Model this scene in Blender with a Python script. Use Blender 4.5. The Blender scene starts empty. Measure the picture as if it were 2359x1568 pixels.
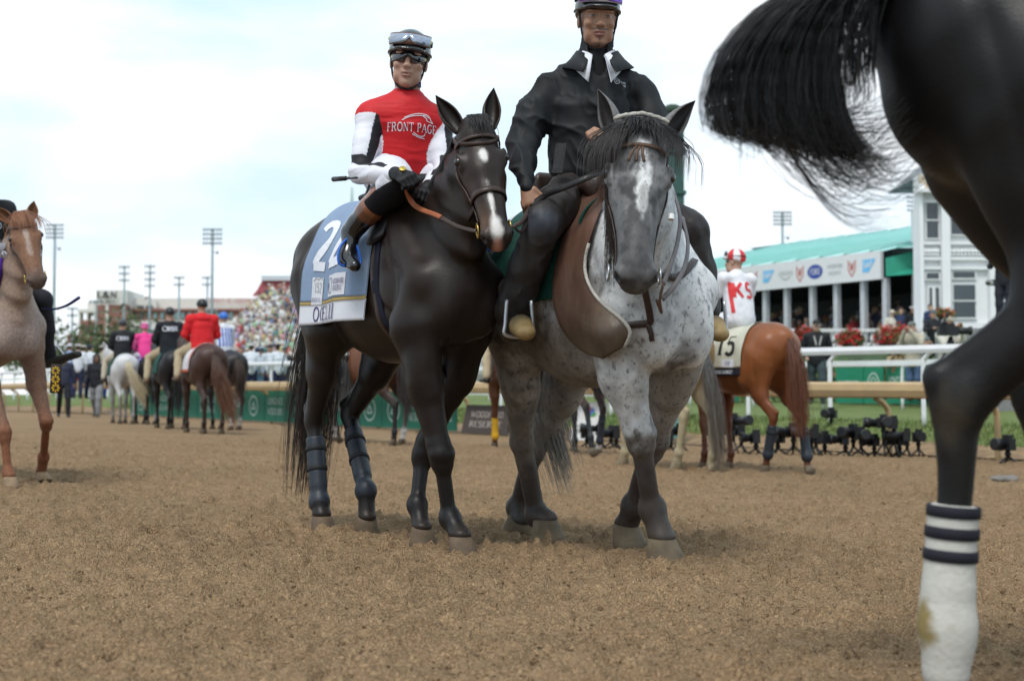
import bpy, math, random
import numpy as np
from mathutils import Vector, Matrix, noise
from mathutils.bvhtree import BVHTree
R = math.radians
rng = np.random.default_rng(7); random.seed(7)
SC = bpy.context.scene
COLL = SC.collection

# ------------------------------------------------------------------ camera, sky, sun, exposure
CAMH = 0.66; PITCH = R(2.51); FV = 3276.0          # focal length in px of a 2359 px wide view (50 mm on 36 mm)
cd = bpy.data.cameras.new('camera'); cam = bpy.data.objects.new('camera', cd); COLL.objects.link(cam)
cd.lens = 50; cd.sensor_width = 36; cd.clip_start = 0.05; cd.clip_end = 6000
cam.location = (0, 0, CAMH); cam.rotation_euler = (R(90) + PITCH, 0, 0)
cd.dof.use_dof = True; cd.dof.focus_distance = 6.1; cd.dof.aperture_fstop = 3.3
SC.camera = cam
SUN_EL, SUN_ROT = R(58), R(200)
wd = bpy.data.worlds.new('World'); SC.world = wd; wd.use_nodes = True
nt = wd.node_tree; nt.nodes.clear()
def N(t, typ, **kw):
    n = t.nodes.new(typ)
    for k, v in kw.items(): setattr(n, k, v)
    return n
out = N(nt, 'ShaderNodeOutputWorld'); bg = N(nt, 'ShaderNodeBackground')
sky = N(nt, 'ShaderNodeTexSky', sky_type='NISHITA', sun_disc=False, sun_elevation=SUN_EL, sun_rotation=SUN_ROT, air_density=1.0, dust_density=2.0)
tc = N(nt, 'ShaderNodeTexCoord'); mp = N(nt, 'ShaderNodeMapping'); mp.inputs['Scale'].default_value = (1.0, 1.0, 2.7)
mp.inputs['Rotation'].default_value = (0, 0, R(12)); mp.inputs['Location'].default_value = (0.35, 0.0, 0.62)
nz = N(nt, 'ShaderNodeTexNoise'); nz.inputs['Scale'].default_value = 2.3; nz.inputs['Detail'].default_value = 7; nz.inputs['Roughness'].default_value = 0.52; nz.inputs['Distortion'].default_value = 0.35
rp = N(nt, 'ShaderNodeValToRGB'); rp.color_ramp.elements[0].position = 0.38; rp.color_ramp.elements[1].position = 0.58
nz2 = N(nt, 'ShaderNodeTexNoise'); nz2.inputs['Scale'].default_value = 5.5; nz2.inputs['Detail'].default_value = 5
cr = N(nt, 'ShaderNodeValToRGB'); cr.color_ramp.elements[0].position = 0.30; cr.color_ramp.elements[0].color = (5.4, 6.15, 6.85, 1)
cr.color_ramp.elements[1].position = 0.62; cr.color_ramp.elements[1].color = (7.5, 7.7, 7.85, 1)
mx = N(nt, 'ShaderNodeMixRGB'); base = N(nt, 'ShaderNodeMixRGB'); base.inputs[0].default_value = 0.86; base.inputs[2].default_value = (3.9, 5.8, 7.0, 1)
L = nt.links.new
L(tc.outputs['Generated'], mp.inputs['Vector']); L(mp.outputs[0], nz.inputs['Vector']); L(mp.outputs[0], nz2.inputs['Vector'])
L(nz.outputs['Fac'], rp.inputs[0]); L(nz2.outputs['Fac'], cr.inputs[0]); L(sky.outputs[0], base.inputs[1])
L(rp.outputs[0], mx.inputs[0]); L(base.outputs[0], mx.inputs[1]); L(cr.outputs[0], mx.inputs[2])
L(mx.outputs[0], bg.inputs['Color']); bg.inputs['Strength'].default_value = 0.1; L(bg.outputs[0], out.inputs[0])
sd = bpy.data.lights.new('sun', 'SUN'); sd.energy = 1.5; sd.angle = R(18); sd.color = (1.0, 0.96, 0.9)
sun = bpy.data.objects.new('sun', sd); COLL.objects.link(sun); sun.location = (0, 0, 30)
# light comes from behind the camera, high, a little from the left
sdir = Vector((math.sin(SUN_ROT) * math.cos(SUN_EL), math.cos(SUN_ROT) * math.cos(SUN_EL), math.sin(SUN_EL)))
sun.rotation_euler = sdir.to_track_quat('Z', 'Y').to_euler()
SC.view_settings.view_transform = 'Standard'; SC.view_settings.look = 'None'; SC.view_settings.exposure = 0.70; SC.view_settings.gamma = 1.0
SC.view_settings.use_curve_mapping = False
SC.render.engine = 'CYCLES'; SC.cycles.max_bounces = 6; SC.cycles.use_denoising = True

# ------------------------------------------------------------------ view geometry helpers
CT, ST = math.cos(PITCH), math.sin(PITCH)
def ray(vx, vy):
    u = (vx - 1179.5) / FV; w = (784 - vy) / FV
    return np.array([u, CT - w * ST, ST + w * CT])
def P(vx, vy, Y):                                   # point at depth Y seen at (vx, vy) in the 2359 px view
    d = ray(vx, vy); return np.array([0, 0, CAMH]) + d * (Y / d[1])
def proj(p):
    p = np.asarray(p, float) - np.array([0, 0, CAMH]); f = p[1] * CT + p[2] * ST; u = -p[1] * ST + p[2] * CT
    return 1179.5 + FV * p[0] / f, 784 - FV * u / f
def gz(x): return -0.021 * np.clip(x, -16, 9)       # the banked track
def G(vx, vy, lift=0.0):                            # point on the track seen at (vx, vy)
    Y = 6.0
    for _ in range(12):
        q = P(vx, vy, Y); d = ray(vx, vy); Y = (gz(q[0]) + lift - CAMH) / d[2] * d[1]
    return P(vx, vy, Y)
def V3(*a): return np.array(a, float)
def nrm(v):
    v = np.asarray(v, float); return v / (np.linalg.norm(v) + 1e-12)

# ------------------------------------------------------------------ value noise
_H = np.random.default_rng(3).random(65536).astype(np.float32)
def vnoise(p, seed=0):
    p = np.asarray(p, np.float32); i = np.floor(p).astype(np.int64); f = p - i; f = f * f * (3 - 2 * f)
    r = 0
    for dx in (0, 1):
        for dy in (0, 1):
            for dz in (0, 1):
                h = ((i[:, 0] + dx) * 73856093 ^ (i[:, 1] + dy) * 19349663 ^ (i[:, 2] + dz) * 83492791 ^ (seed * 7919)) & 65535
                w = (f[:, 0] if dx else 1 - f[:, 0]) * (f[:, 1] if dy else 1 - f[:, 1]) * (f[:, 2] if dz else 1 - f[:, 2])
                r = r + w * _H[h]
    return r * 2 - 1
def fbm(p, f, o=3, seed=0):
    r = 0; a = 1.0
    for k in range(o): r = r + a * vnoise(np.asarray(p) * f, seed + k); f *= 2.03; a *= 0.5
    return r

# ------------------------------------------------------------------ materials
MATS = {}
def mat(name, col, rough=0.6, metal=0.0, spec=0.4, var=0.12, vscale=9.0, bump=0.0, bscale=60.0, vc=False, sheen=0.0, coat=0.0, stretch=None, emit=None, alpha=None):
    if name in MATS: return MATS[name]
    m = bpy.data.materials.new(name); m.use_nodes = True; t = m.node_tree; b = t.nodes['Principled BSDF']
    b.inputs['Roughness'].default_value = rough; b.inputs['Metallic'].default_value = metal
    b.inputs['Specular IOR Level'].default_value = spec; b.inputs['Sheen Weight'].default_value = sheen; b.inputs['Coat Weight'].default_value = coat
    co = N(t, 'ShaderNodeTexCoord'); src = co.outputs['Object']
    if stretch:
        mpn = N(t, 'ShaderNodeMapping'); mpn.inputs['Scale'].default_value = stretch; t.links.new(src, mpn.inputs[0]); src = mpn.outputs[0]
    if vc:
        a = N(t, 'ShaderNodeVertexColor', layer_name='Col'); c0 = a.outputs['Color']
    else:
        g = N(t, 'ShaderNodeRGB'); g.outputs[0].default_value = (*col, 1); c0 = g.outputs[0]
    n = N(t, 'ShaderNodeTexNoise'); n.inputs['Scale'].default_value = vscale; n.inputs['Detail'].default_value = 5; t.links.new(src, n.inputs['Vector'])
    mr = N(t, 'ShaderNodeMapRange'); mr.inputs['From Min'].default_value = 0.25; mr.inputs['From Max'].default_value = 0.75
    mr.inputs['To Min'].default_value = 1 - var; mr.inputs['To Max'].default_value = 1 + var; t.links.new(n.outputs['Fac'], mr.inputs['Value'])
    mu = N(t, 'ShaderNodeVectorMath', operation='SCALE'); t.links.new(c0, mu.inputs[0]); t.links.new(mr.outputs[0], mu.inputs['Scale'])
    t.links.new(mu.outputs[0], b.inputs['Base Color'])
    if bump:
        n2 = N(t, 'ShaderNodeTexNoise'); n2.inputs['Scale'].default_value = bscale; n2.inputs['Detail'].default_value = 4; t.links.new(src, n2.inputs['Vector'])
        bp = N(t, 'ShaderNodeBump'); bp.inputs['Strength'].default_value = bump; bp.inputs['Distance'].default_value = 0.01
        t.links.new(n2.outputs['Fac'], bp.inputs['Height']); t.links.new(bp.outputs[0], b.inputs['Normal'])
    if emit: b.inputs['Emission Color'].default_value = (*col, 1); b.inputs['Emission Strength'].default_value = emit
    if alpha is not None: b.inputs['Alpha'].default_value = alpha
    MATS[name] = m; return m
def srgb(r, g, b):
    f = lambda c: ((c / 255 + 0.055) / 1.055) ** 2.4 if c > 10 else c / 255 / 12.92
    return (f(r), f(g), f(b))

# ------------------------------------------------------------------ scene objects
def tag(o, label=None, cat=None, group=None, kind=None):
    if label: o['label'] = label
    if cat: o['category'] = cat
    if group: o['group'] = group
    if kind: o['kind'] = kind
    return o
def thing(name, label, cat, loc=(0, 0, 0), rz=0.0, group=None, scale=1.0):
    o = bpy.data.objects.new(name, None); COLL.objects.link(o); o.location = loc; o.rotation_euler = (0, 0, rz); o.scale = (scale,) * 3
    o.empty_display_size = 0.1
    return tag(o, label, cat, group)
def mkmesh(name, V, F, m=None, smooth=True, col=None):
    me = bpy.data.meshes.new(name); V = np.asarray(V, np.float32)
    if isinstance(F, np.ndarray):
        nf, k = F.shape; me.vertices.add(len(V)); me.vertices.foreach_set('co', V.ravel())
        me.loops.add(nf * k); me.loops.foreach_set('vertex_index', F.astype(np.int32).ravel())
        me.polygons.add(nf); me.polygons.foreach_set('loop_start', np.arange(0, nf * k, k, dtype=np.int32)); me.polygons.foreach_set('loop_total', np.full(nf, k, np.int32))
        me.update(calc_edges=True)
    else:
        me.from_pydata([tuple(v) for v in V], [], [tuple(int(i) for i in f) for f in F]); me.update()
    me.polygons.foreach_set('use_smooth', np.full(len(me.polygons), smooth, bool))
    if col is not None:
        a = me.color_attributes.new('Col', 'FLOAT_COLOR', 'POINT'); c = np.ones((len(V), 4), np.float32); c[:, :3] = col; a.data.foreach_set('color', c.ravel())
    if m: me.materials.append(m)
    return me
def part(name, V, F, m, parent=None, smooth=True, col=None, world=False):
    V = np.asarray(V, float)
    if world and parent is not None: V = to_local(parent, V)
    o = bpy.data.objects.new(name, mkmesh(name, V, F, m, smooth, col)); COLL.objects.link(o)
    if parent is not None: o.parent = parent
    return o
def chain_mats(p):
    M = Matrix.Identity(4)
    while p is not None:
        M = Matrix.LocRotScale(p.location, p.rotation_euler, p.scale) @ M; p = p.parent
    return M
def to_local(p, V):
    M = np.array(chain_mats(p).inverted()); V = np.asarray(V, float); return V @ M[:3, :3].T + M[:3, 3]
def to_world(p, V):
    M = np.array(chain_mats(p)); V = np.asarray(V, float); return V @ M[:3, :3].T + M[:3, 3]

class MB:                                           # collects primitive shapes into one mesh
    def __init__(s): s.V = []; s.F = []; s.n = 0; s.C = []
    def add(s, V, F, c=None):
        V = np.asarray(V, float); s.V.append(V); s.F += [tuple(i + s.n for i in f) for f in F]; s.n += len(V)
        s.C.append(np.tile(np.asarray(c if c is not None else (1, 1, 1), float), (len(V), 1)))
    def box(s, a, b, c=None):
        (x0, y0, z0), (x1, y1, z1) = a, b
        s.add([(x0, y0, z0), (x1, y0, z0), (x1, y1, z0), (x0, y1, z0), (x0, y0, z1), (x1, y0, z1), (x1, y1, z1), (x0, y1, z1)],
              [(3, 2, 1, 0), (4, 5, 6, 7), (0, 1, 5, 4), (1, 2, 6, 5), (2, 3, 7, 6), (3, 0, 4, 7)], c)
    def obox(s, o, u, v, w, c=None):                # box from a corner and three edge vectors
        o, u, v, w = (np.asarray(q, float) for q in (o, u, v, w))
        s.add([o, o + u, o + u + v, o + v, o + w, o + u + w, o + u + v + w, o + v + w],
              [(3, 2, 1, 0), (4, 5, 6, 7), (0, 1, 5, 4), (1, 2, 6, 5), (2, 3, 7, 6), (3, 0, 4, 7)], c)
    def tube(s, pts, r, n=8, c=None, cap=True):
        V, F = tube_geo(pts, r, n, cap); s.add(V, F, c)
    def lathe(s, prof, n=12, o=(0, 0, 0), ax=(0, 0, 1), c=None):
        ax = nrm(ax); t = V3(1, 0, 0) if abs(ax[0]) < 0.8 else V3(0, 1, 0); u = nrm(np.cross(ax, t)); v = np.cross(ax, u); o = np.asarray(o, float)
        V = []; F = []
        for r, h in prof:
            for i in range(n):
                a = 2 * math.pi * i / n; V.append(o + ax * h + (u * math.cos(a) + v * math.sin(a)) * r)
        for j in range(len(prof) - 1):
            for i in range(n):
                k = (i + 1) % n; F.append((j * n + i, j * n + k, (j + 1) * n + k, (j + 1) * n + i))
        F.append(tuple(range(n))[::-1]); F.append(tuple(range((len(prof) - 1) * n, len(prof) * n))); s.add(V, F, c)
    def ell(s, o, r, n=8, c=None):
        V = []; F = []
        for j in range(1, n // 2 + 1):
            th = math.pi * j / (n // 2 + 1)
            for i in range(n): a = 2 * math.pi * i / n; V.append((o[0] + r[0] * math.sin(th) * math.cos(a), o[1] + r[1] * math.sin(th) * math.sin(a), o[2] + r[2] * math.cos(th)))
        m = n // 2
        for j in range(m - 1):
            for i in range(n): k = (i + 1) % n; F.append((j * n + i, (j + 1) * n + i, (j + 1) * n + k, j * n + k))
        F.append(tuple(range(n))); F.append(tuple(range((m - 1) * n, m * n))[::-1])
        s.add(V, F, c)
    def build(s, name, m, parent=None, smooth=False, vc=False, world=False):
        return part(name, np.concatenate(s.V), s.F, m, parent, smooth, np.concatenate(s.C) if vc else None, world)
def tube_geo(pts, r, n=8, cap=True):
    pts = np.asarray(pts, float); k = len(pts); r = np.broadcast_to(np.asarray(r, float), (k,))
    T = np.gradient(pts, axis=0); T /= np.linalg.norm(T, axis=1)[:, None] + 1e-12
    ref = V3(0, 0, 1) if abs(T[0][2]) < 0.9 else V3(1, 0, 0); U = nrm(np.cross(T[0], ref)); V = []; F = []
    for i in range(k):
        U = nrm(U - T[i] * np.dot(U, T[i])); W = np.cross(T[i], U)
        for j in range(n): a = 2 * math.pi * j / n; V.append(pts[i] + (U * math.cos(a) + W * math.sin(a)) * r[i])
    for i in range(k - 1):
        for j in range(n): q = (j + 1) % n; F.append((i * n + j, i * n + q, (i + 1) * n + q, (i + 1) * n + j))
    if cap: F.append(tuple(range(n))[::-1]); F.append(tuple(range((k - 1) * n, k * n)))
    return V, F
def spline(pts, n=8):                               # Catmull-Rom through points
    p = np.asarray(pts, float); p = np.vstack([2 * p[0] - p[1], p, 2 * p[-1] - p[-2]]); o = []
    for i in range(1, len(p) - 2):
        for t in np.linspace(0, 1, n, endpoint=False):
            a, b, c, d = p[i - 1], p[i], p[i + 1], p[i + 2]
            o.append(0.5 * (2 * b + (c - a) * t + (2 * a - 5 * b + 4 * c - d) * t * t + (3 * b - a - 3 * c + d) * t ** 3))
    o.append(p[-2]); return np.array(o)
def band_geo(pts, nor, w, th, closed=False):        # flat strap lying on a surface with normals nor
    pts = np.asarray(pts, float); nor = np.asarray(nor, float); k = len(pts)
    if closed: T = np.roll(pts, -1, 0) - np.roll(pts, 1, 0)
    else: T = np.gradient(pts, axis=0)
    T /= np.linalg.norm(T, axis=1)[:, None] + 1e-12; S = np.cross(T, nor); S /= np.linalg.norm(S, axis=1)[:, None] + 1e-12; nor = np.cross(S, T)
    w = np.broadcast_to(np.asarray(w, float), (k,))[:, None] / 2
    V = np.stack([pts - S * w, pts - S * w * .8 + nor * th, pts + S * w * .8 + nor * th, pts + S * w], 1).reshape(-1, 3); F = []
    for i in range(k if closed else k - 1):
        j = (i + 1) % k
        for a in range(4): b = (a + 1) % 4; F.append((i * 4 + a, i * 4 + b, j * 4 + b, j * 4 + a))
    if not closed: F += [(3, 2, 1, 0), tuple((k - 1) * 4 + q for q in range(4))]
    return V, F
def strands(name, L_, r0, m, parent=None, world=False, r1=0.15, sides=3, col=None):
    L_ = np.asarray(L_, float); ns, k, _ = L_.shape                # (strands, points, 3) -> thin tapered tubes in one mesh
    T = np.gradient(L_, axis=1); T /= np.linalg.norm(T, axis=2)[..., None] + 1e-9
    U = np.cross(T, V3(.3, .2, .93)); U /= np.linalg.norm(U, axis=2)[..., None] + 1e-9; W = np.cross(T, U)
    rad = (np.linspace(1, r1, k) ** .8)[None, :] * np.broadcast_to(np.asarray(r0, float), (ns,))[:, None]
    V = np.stack([L_ + (U * math.cos(a) + W * math.sin(a)) * rad[..., None] for a in [2 * math.pi * j / sides for j in range(sides)]], 2).reshape(-1, 3)
    b = (np.arange(ns)[:, None] * k + np.arange(k - 1)[None, :]).reshape(-1, 1) * sides; F = []
    for j in range(sides):
        q = (j + 1) % sides; F.append(np.concatenate([b + j, b + q, b + sides + q, b + sides + j], 1))
    C = None
    if col is not None: C = np.repeat(np.asarray(col, float), k * sides, axis=0) if np.asarray(col).ndim == 2 else np.asarray(col, float).repeat(sides, axis=1).reshape(-1, 3)
    return part(name, V, np.concatenate(F), m, parent, True, C, world)

# ------------------------------------------------------------------ implicit surfaces (smooth unions) for bodies and clothes
class SDF:
    def __init__(s): s.p = []
    def _add(s, fn, lo, hi, k, c, op): s.p.append((fn, np.asarray(lo, float), np.asarray(hi, float), k, c, op)); return s
    def cone(s, a, b, r1, r2, k=0.03, c=None, op='u'):
        a = np.asarray(a, float); b = np.asarray(b, float); ab = b - a; L2 = float(ab @ ab) + 1e-12
        def fn(x, y, z):
            px, py, pz = x - a[0], y - a[1], z - a[2]; t = np.clip((px * ab[0] + py * ab[1] + pz * ab[2]) / L2, 0, 1)
            return np.sqrt((px - t * ab[0]) ** 2 + (py - t * ab[1]) ** 2 + (pz - t * ab[2]) ** 2) - (r1 + (r2 - r1) * t)
        m = max(r1, r2); return s._add(fn, np.minimum(a, b) - m, np.maximum(a, b) + m, k, c, op)
    def chain(s, pts, rs, k=0.03, c=None):
        for i in range(len(pts) - 1): s.cone(pts[i], pts[i + 1], rs[i], rs[i + 1], k, c)
        return s
    def ell(s, o, r, k=0.03, c=None, op='u', M=None):   # M: rows are the local axes
        o = np.asarray(o, float); r = np.asarray(r, float); M = np.eye(3) if M is None else np.asarray(M, float)
        def fn(x, y, z):
            px, py, pz = x - o[0], y - o[1], z - o[2]
            q = [(px * M[i, 0] + py * M[i, 1] + pz * M[i, 2]) / r[i] for i in range(3)]
            k0 = np.sqrt(q[0] ** 2 + q[1] ** 2 + q[2] ** 2); k1 = np.sqrt((q[0] / r[0]) ** 2 + (q[1] / r[1]) ** 2 + (q[2] / r[2]) ** 2) + 1e-9
            return k0 * (k0 - 1) / k1
        e = np.abs(M.T) @ r; return s._add(fn, o - e, o + e, k, c, op)
    def ecap(s, a, b, wh1, wh2, side, k=0.05, c=None, op='u', flat=1.0):   # tapered capsule of elliptical section, w along side
        a = np.asarray(a, float); b = np.asarray(b, float); L = np.linalg.norm(b - a) + 1e-9; u = (b - a) / L
        sd = np.asarray(side, float); sd = nrm(sd - u * (sd @ u)); v = np.cross(u, sd); (w1, h1), (w2, h2) = wh1, wh2
        def fn(x, y, z):
            px, py, pz = x - a[0], y - a[1], z - a[2]; t = px * u[0] + py * u[1] + pz * u[2]; tc_ = np.clip(t, 0, L); f = tc_ / L
            w = w1 + (w2 - w1) * f; h = h1 + (h2 - h1) * f; mn = np.minimum(w, h)
            q = np.sqrt(((px * sd[0] + py * sd[1] + pz * sd[2]) / w) ** 2 + ((px * v[0] + py * v[1] + pz * v[2]) / h) ** 2 + ((t - tc_) / (mn * flat)) ** 2)
            return (q - 1) * mn
        m = max(w1, h1, w2, h2); return s._add(fn, np.minimum(a, b) - m, np.maximum(a, b) + m, k, c, op)
    def plane(s, o, n, k=0.004):                        # keeps the side the normal points away from
        o = np.asarray(o, float); n = nrm(n)
        def fn(x, y, z): return -((x - o[0]) * n[0] + (y - o[1]) * n[1] + (z - o[2]) * n[2])
        return s._add(fn, np.full(3, -1e3), np.full(3, 1e3), k, None, 's')
    def mesh(s, h, smooth=1, grow=0.0):
        u = [p for p in s.p if p[5] == 'u']; lo = np.min([p[1] for p in u], 0) - 3 * h - grow; hi = np.max([p[2] for p in u], 0) + 3 * h + grow
        n = np.ceil((hi - lo) / h).astype(int) + 1; ax = [(lo[i] + h * np.arange(n[i])).astype(np.float32) for i in range(3)]
        D = np.full(n, 1.0, np.float32)
        for fn, l, hh, k, c, op in s.p:
            mg = k + 2.5 * h + grow; i0 = np.clip(np.floor((l - mg - lo) / h), 0, n - 1).astype(int); i1 = np.clip(np.ceil((hh + mg - lo) / h) + 1, 1, n).astype(int)
            sl = tuple(slice(i0[i], i1[i]) for i in range(3))
            d = fn(ax[0][sl[0]][:, None, None], ax[1][sl[1]][None, :, None], ax[2][sl[2]][None, None, :]).astype(np.float32) - (grow if op == 'u' else 0); S = D[sl]
            if op == 'u': q = np.maximum(k - np.abs(S - d), 0) / k; D[sl] = np.minimum(S, d) - q * q * (k / 4)
            else: q = np.maximum(k - np.abs(S + d), 0) / k; D[sl] = np.maximum(S, -d) + q * q * (k / 4)
        V, F = surface_nets(D, lo, h)
        for _ in range(smooth): V = lap(V, F, 0.5)
        return V, F
    def colors(s, V, sig=0.012):
        x, y, z = V[:, 0], V[:, 1], V[:, 2]; A = np.zeros((len(V), 3)); Wt = np.full(len(V), 1e-9)
        ds = []
        for fn, l, hh, k, c, op in s.p:
            if c is None or op != 'u': continue
            ds.append((np.maximum(fn(x, y, z), -0.02), np.asarray(c, float)))
        mn = np.min([d for d, _ in ds], 0)
        for d, c in ds: w = np.exp(-(d - mn) / sig); A += w[:, None] * c; Wt += w
        return A / Wt[:, None]
def lap(V, F, f=0.5):
    e = np.concatenate([F[:, [0, 1]], F[:, [1, 2]], F[:, [2, 3]], F[:, [3, 0]]]); n = len(V)
    c = np.bincount(e[:, 0], minlength=n) + np.bincount(e[:, 1], minlength=n); o = np.empty_like(V)
    for i in range(3): o[:, i] = (np.bincount(e[:, 0], V[e[:, 1], i], n) + np.bincount(e[:, 1], V[e[:, 0], i], n)) / np.maximum(c, 1)
    return V + (o - V) * f
def surface_nets(D, lo, h):
    S = D < 0; c = np.zeros(np.array(D.shape) - 1, np.int8)
    O = [(i, j, k) for i in (0, 1) for j in (0, 1) for k in (0, 1)]; n = D.shape
    for i, j, k in O: c += S[i:n[0] - 1 + i, j:n[1] - 1 + j, k:n[2] - 1 + k]
    act = (c > 0) & (c < 8); ii = np.argwhere(act); idx = np.full(act.shape, -1, np.int32); idx[act] = np.arange(len(ii))
    acc = np.zeros((len(ii), 3)); cnt = np.zeros(len(ii))
    for a in O:
        for axn in range(3):
            if a[axn]: continue
            b = list(a); b[axn] = 1
            d1 = D[ii[:, 0] + a[0], ii[:, 1] + a[1], ii[:, 2] + a[2]]; d2 = D[ii[:, 0] + b[0], ii[:, 1] + b[1], ii[:, 2] + b[2]]
            m = (d1 < 0) != (d2 < 0); t = np.where(m, d1 / (d1 - d2 + 1e-12), 0); p = np.tile(np.array(a, float), (len(ii), 1)); p[:, axn] += t
            acc[m] += p[m]; cnt[m] += 1
    V = np.asarray(lo) + h * (ii + acc / cnt[:, None]); FF = []
    for axn in range(3):
        o1, o2 = [(1, 2), (2, 0), (0, 1)][axn]; sl0 = [slice(None)] * 3; sl1 = [slice(None)] * 3; sl0[axn] = slice(0, -1); sl1[axn] = slice(1, None)
        X = S[tuple(sl0)] != S[tuple(sl1)]; e = np.argwhere(X); e = e[(e[:, o1] > 0) & (e[:, o2] > 0) & (e[:, o1] < n[o1] - 1) & (e[:, o2] < n[o2] - 1)]
        def cell(d1, d2): q = e.copy(); q[:, o1] -= d1; q[:, o2] -= d2; return idx[q[:, 0], q[:, 1], q[:, 2]]
        f = np.stack([cell(1, 1), cell(0, 1), cell(0, 0), cell(1, 0)], 1); ins = S[e[:, 0], e[:, 1], e[:, 2]]
        f[~ins] = f[~ins][:, ::-1]; FF.append(f)
    return V, np.concatenate(FF)
def normals(V, F):
    a = V[F[:, 2]] - V[F[:, 0]]; b = V[F[:, 3]] - V[F[:, 1]]; fn = np.cross(a, b); n = np.zeros_like(V)
    for j in range(4):
        for i in range(3): n[:, i] += np.bincount(F[:, j], fn[:, i], len(V))
    return n / (np.linalg.norm(n, axis=1)[:, None] + 1e-12)
def bvh(V, F): return BVHTree.FromPolygons([tuple(v) for v in V], [tuple(int(i) for i in f) for f in F])
def on_surf(b, pts, off=0.004):                      # nearest points on a surface, lifted by off; and the normals
    o = []; nn = []
    for p in pts:
        l, n_, _, _ = b.find_nearest(Vector(p)); d = Vector(p) - l
        if n_.dot(d) < 0 and d.length > 0.03: n_ = n_
        o.append(np.array(l) + np.array(n_) * off); nn.append(np.array(n_))
    return np.array(o), np.array(nn)
def ring_on(b, c, ax, ref, off=0.004, n=40, a0=0.0, a1=2 * math.pi, rad=0.6):
    ax = nrm(ax); u = nrm(np.asarray(ref, float) - ax * np.dot(ref, ax)); v = np.cross(ax, u); c = np.asarray(c, float); o = []; nn = []
    for a in np.linspace(a0, a1, n, endpoint=abs(a1 - a0) < 6.2):
        d = u * math.cos(a) + v * math.sin(a); l, n_, _, _ = b.ray_cast(Vector(c + d * rad), Vector(-d))
        if l is None: continue
        o.append(np.array(l) + d * off); nn.append(d)
    return np.array(o), np.array(nn)
def smooth_path(p, it=2, closed=False):
    p = np.array(p)
    for _ in range(it):
        q = p.copy()
        if closed: q = (np.roll(p, 1, 0) + 2 * p + np.roll(p, -1, 0)) / 4
        else: q[1:-1] = (p[:-2] + 2 * p[1:-1] + p[2:]) / 4
        p = q
    return p

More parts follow.
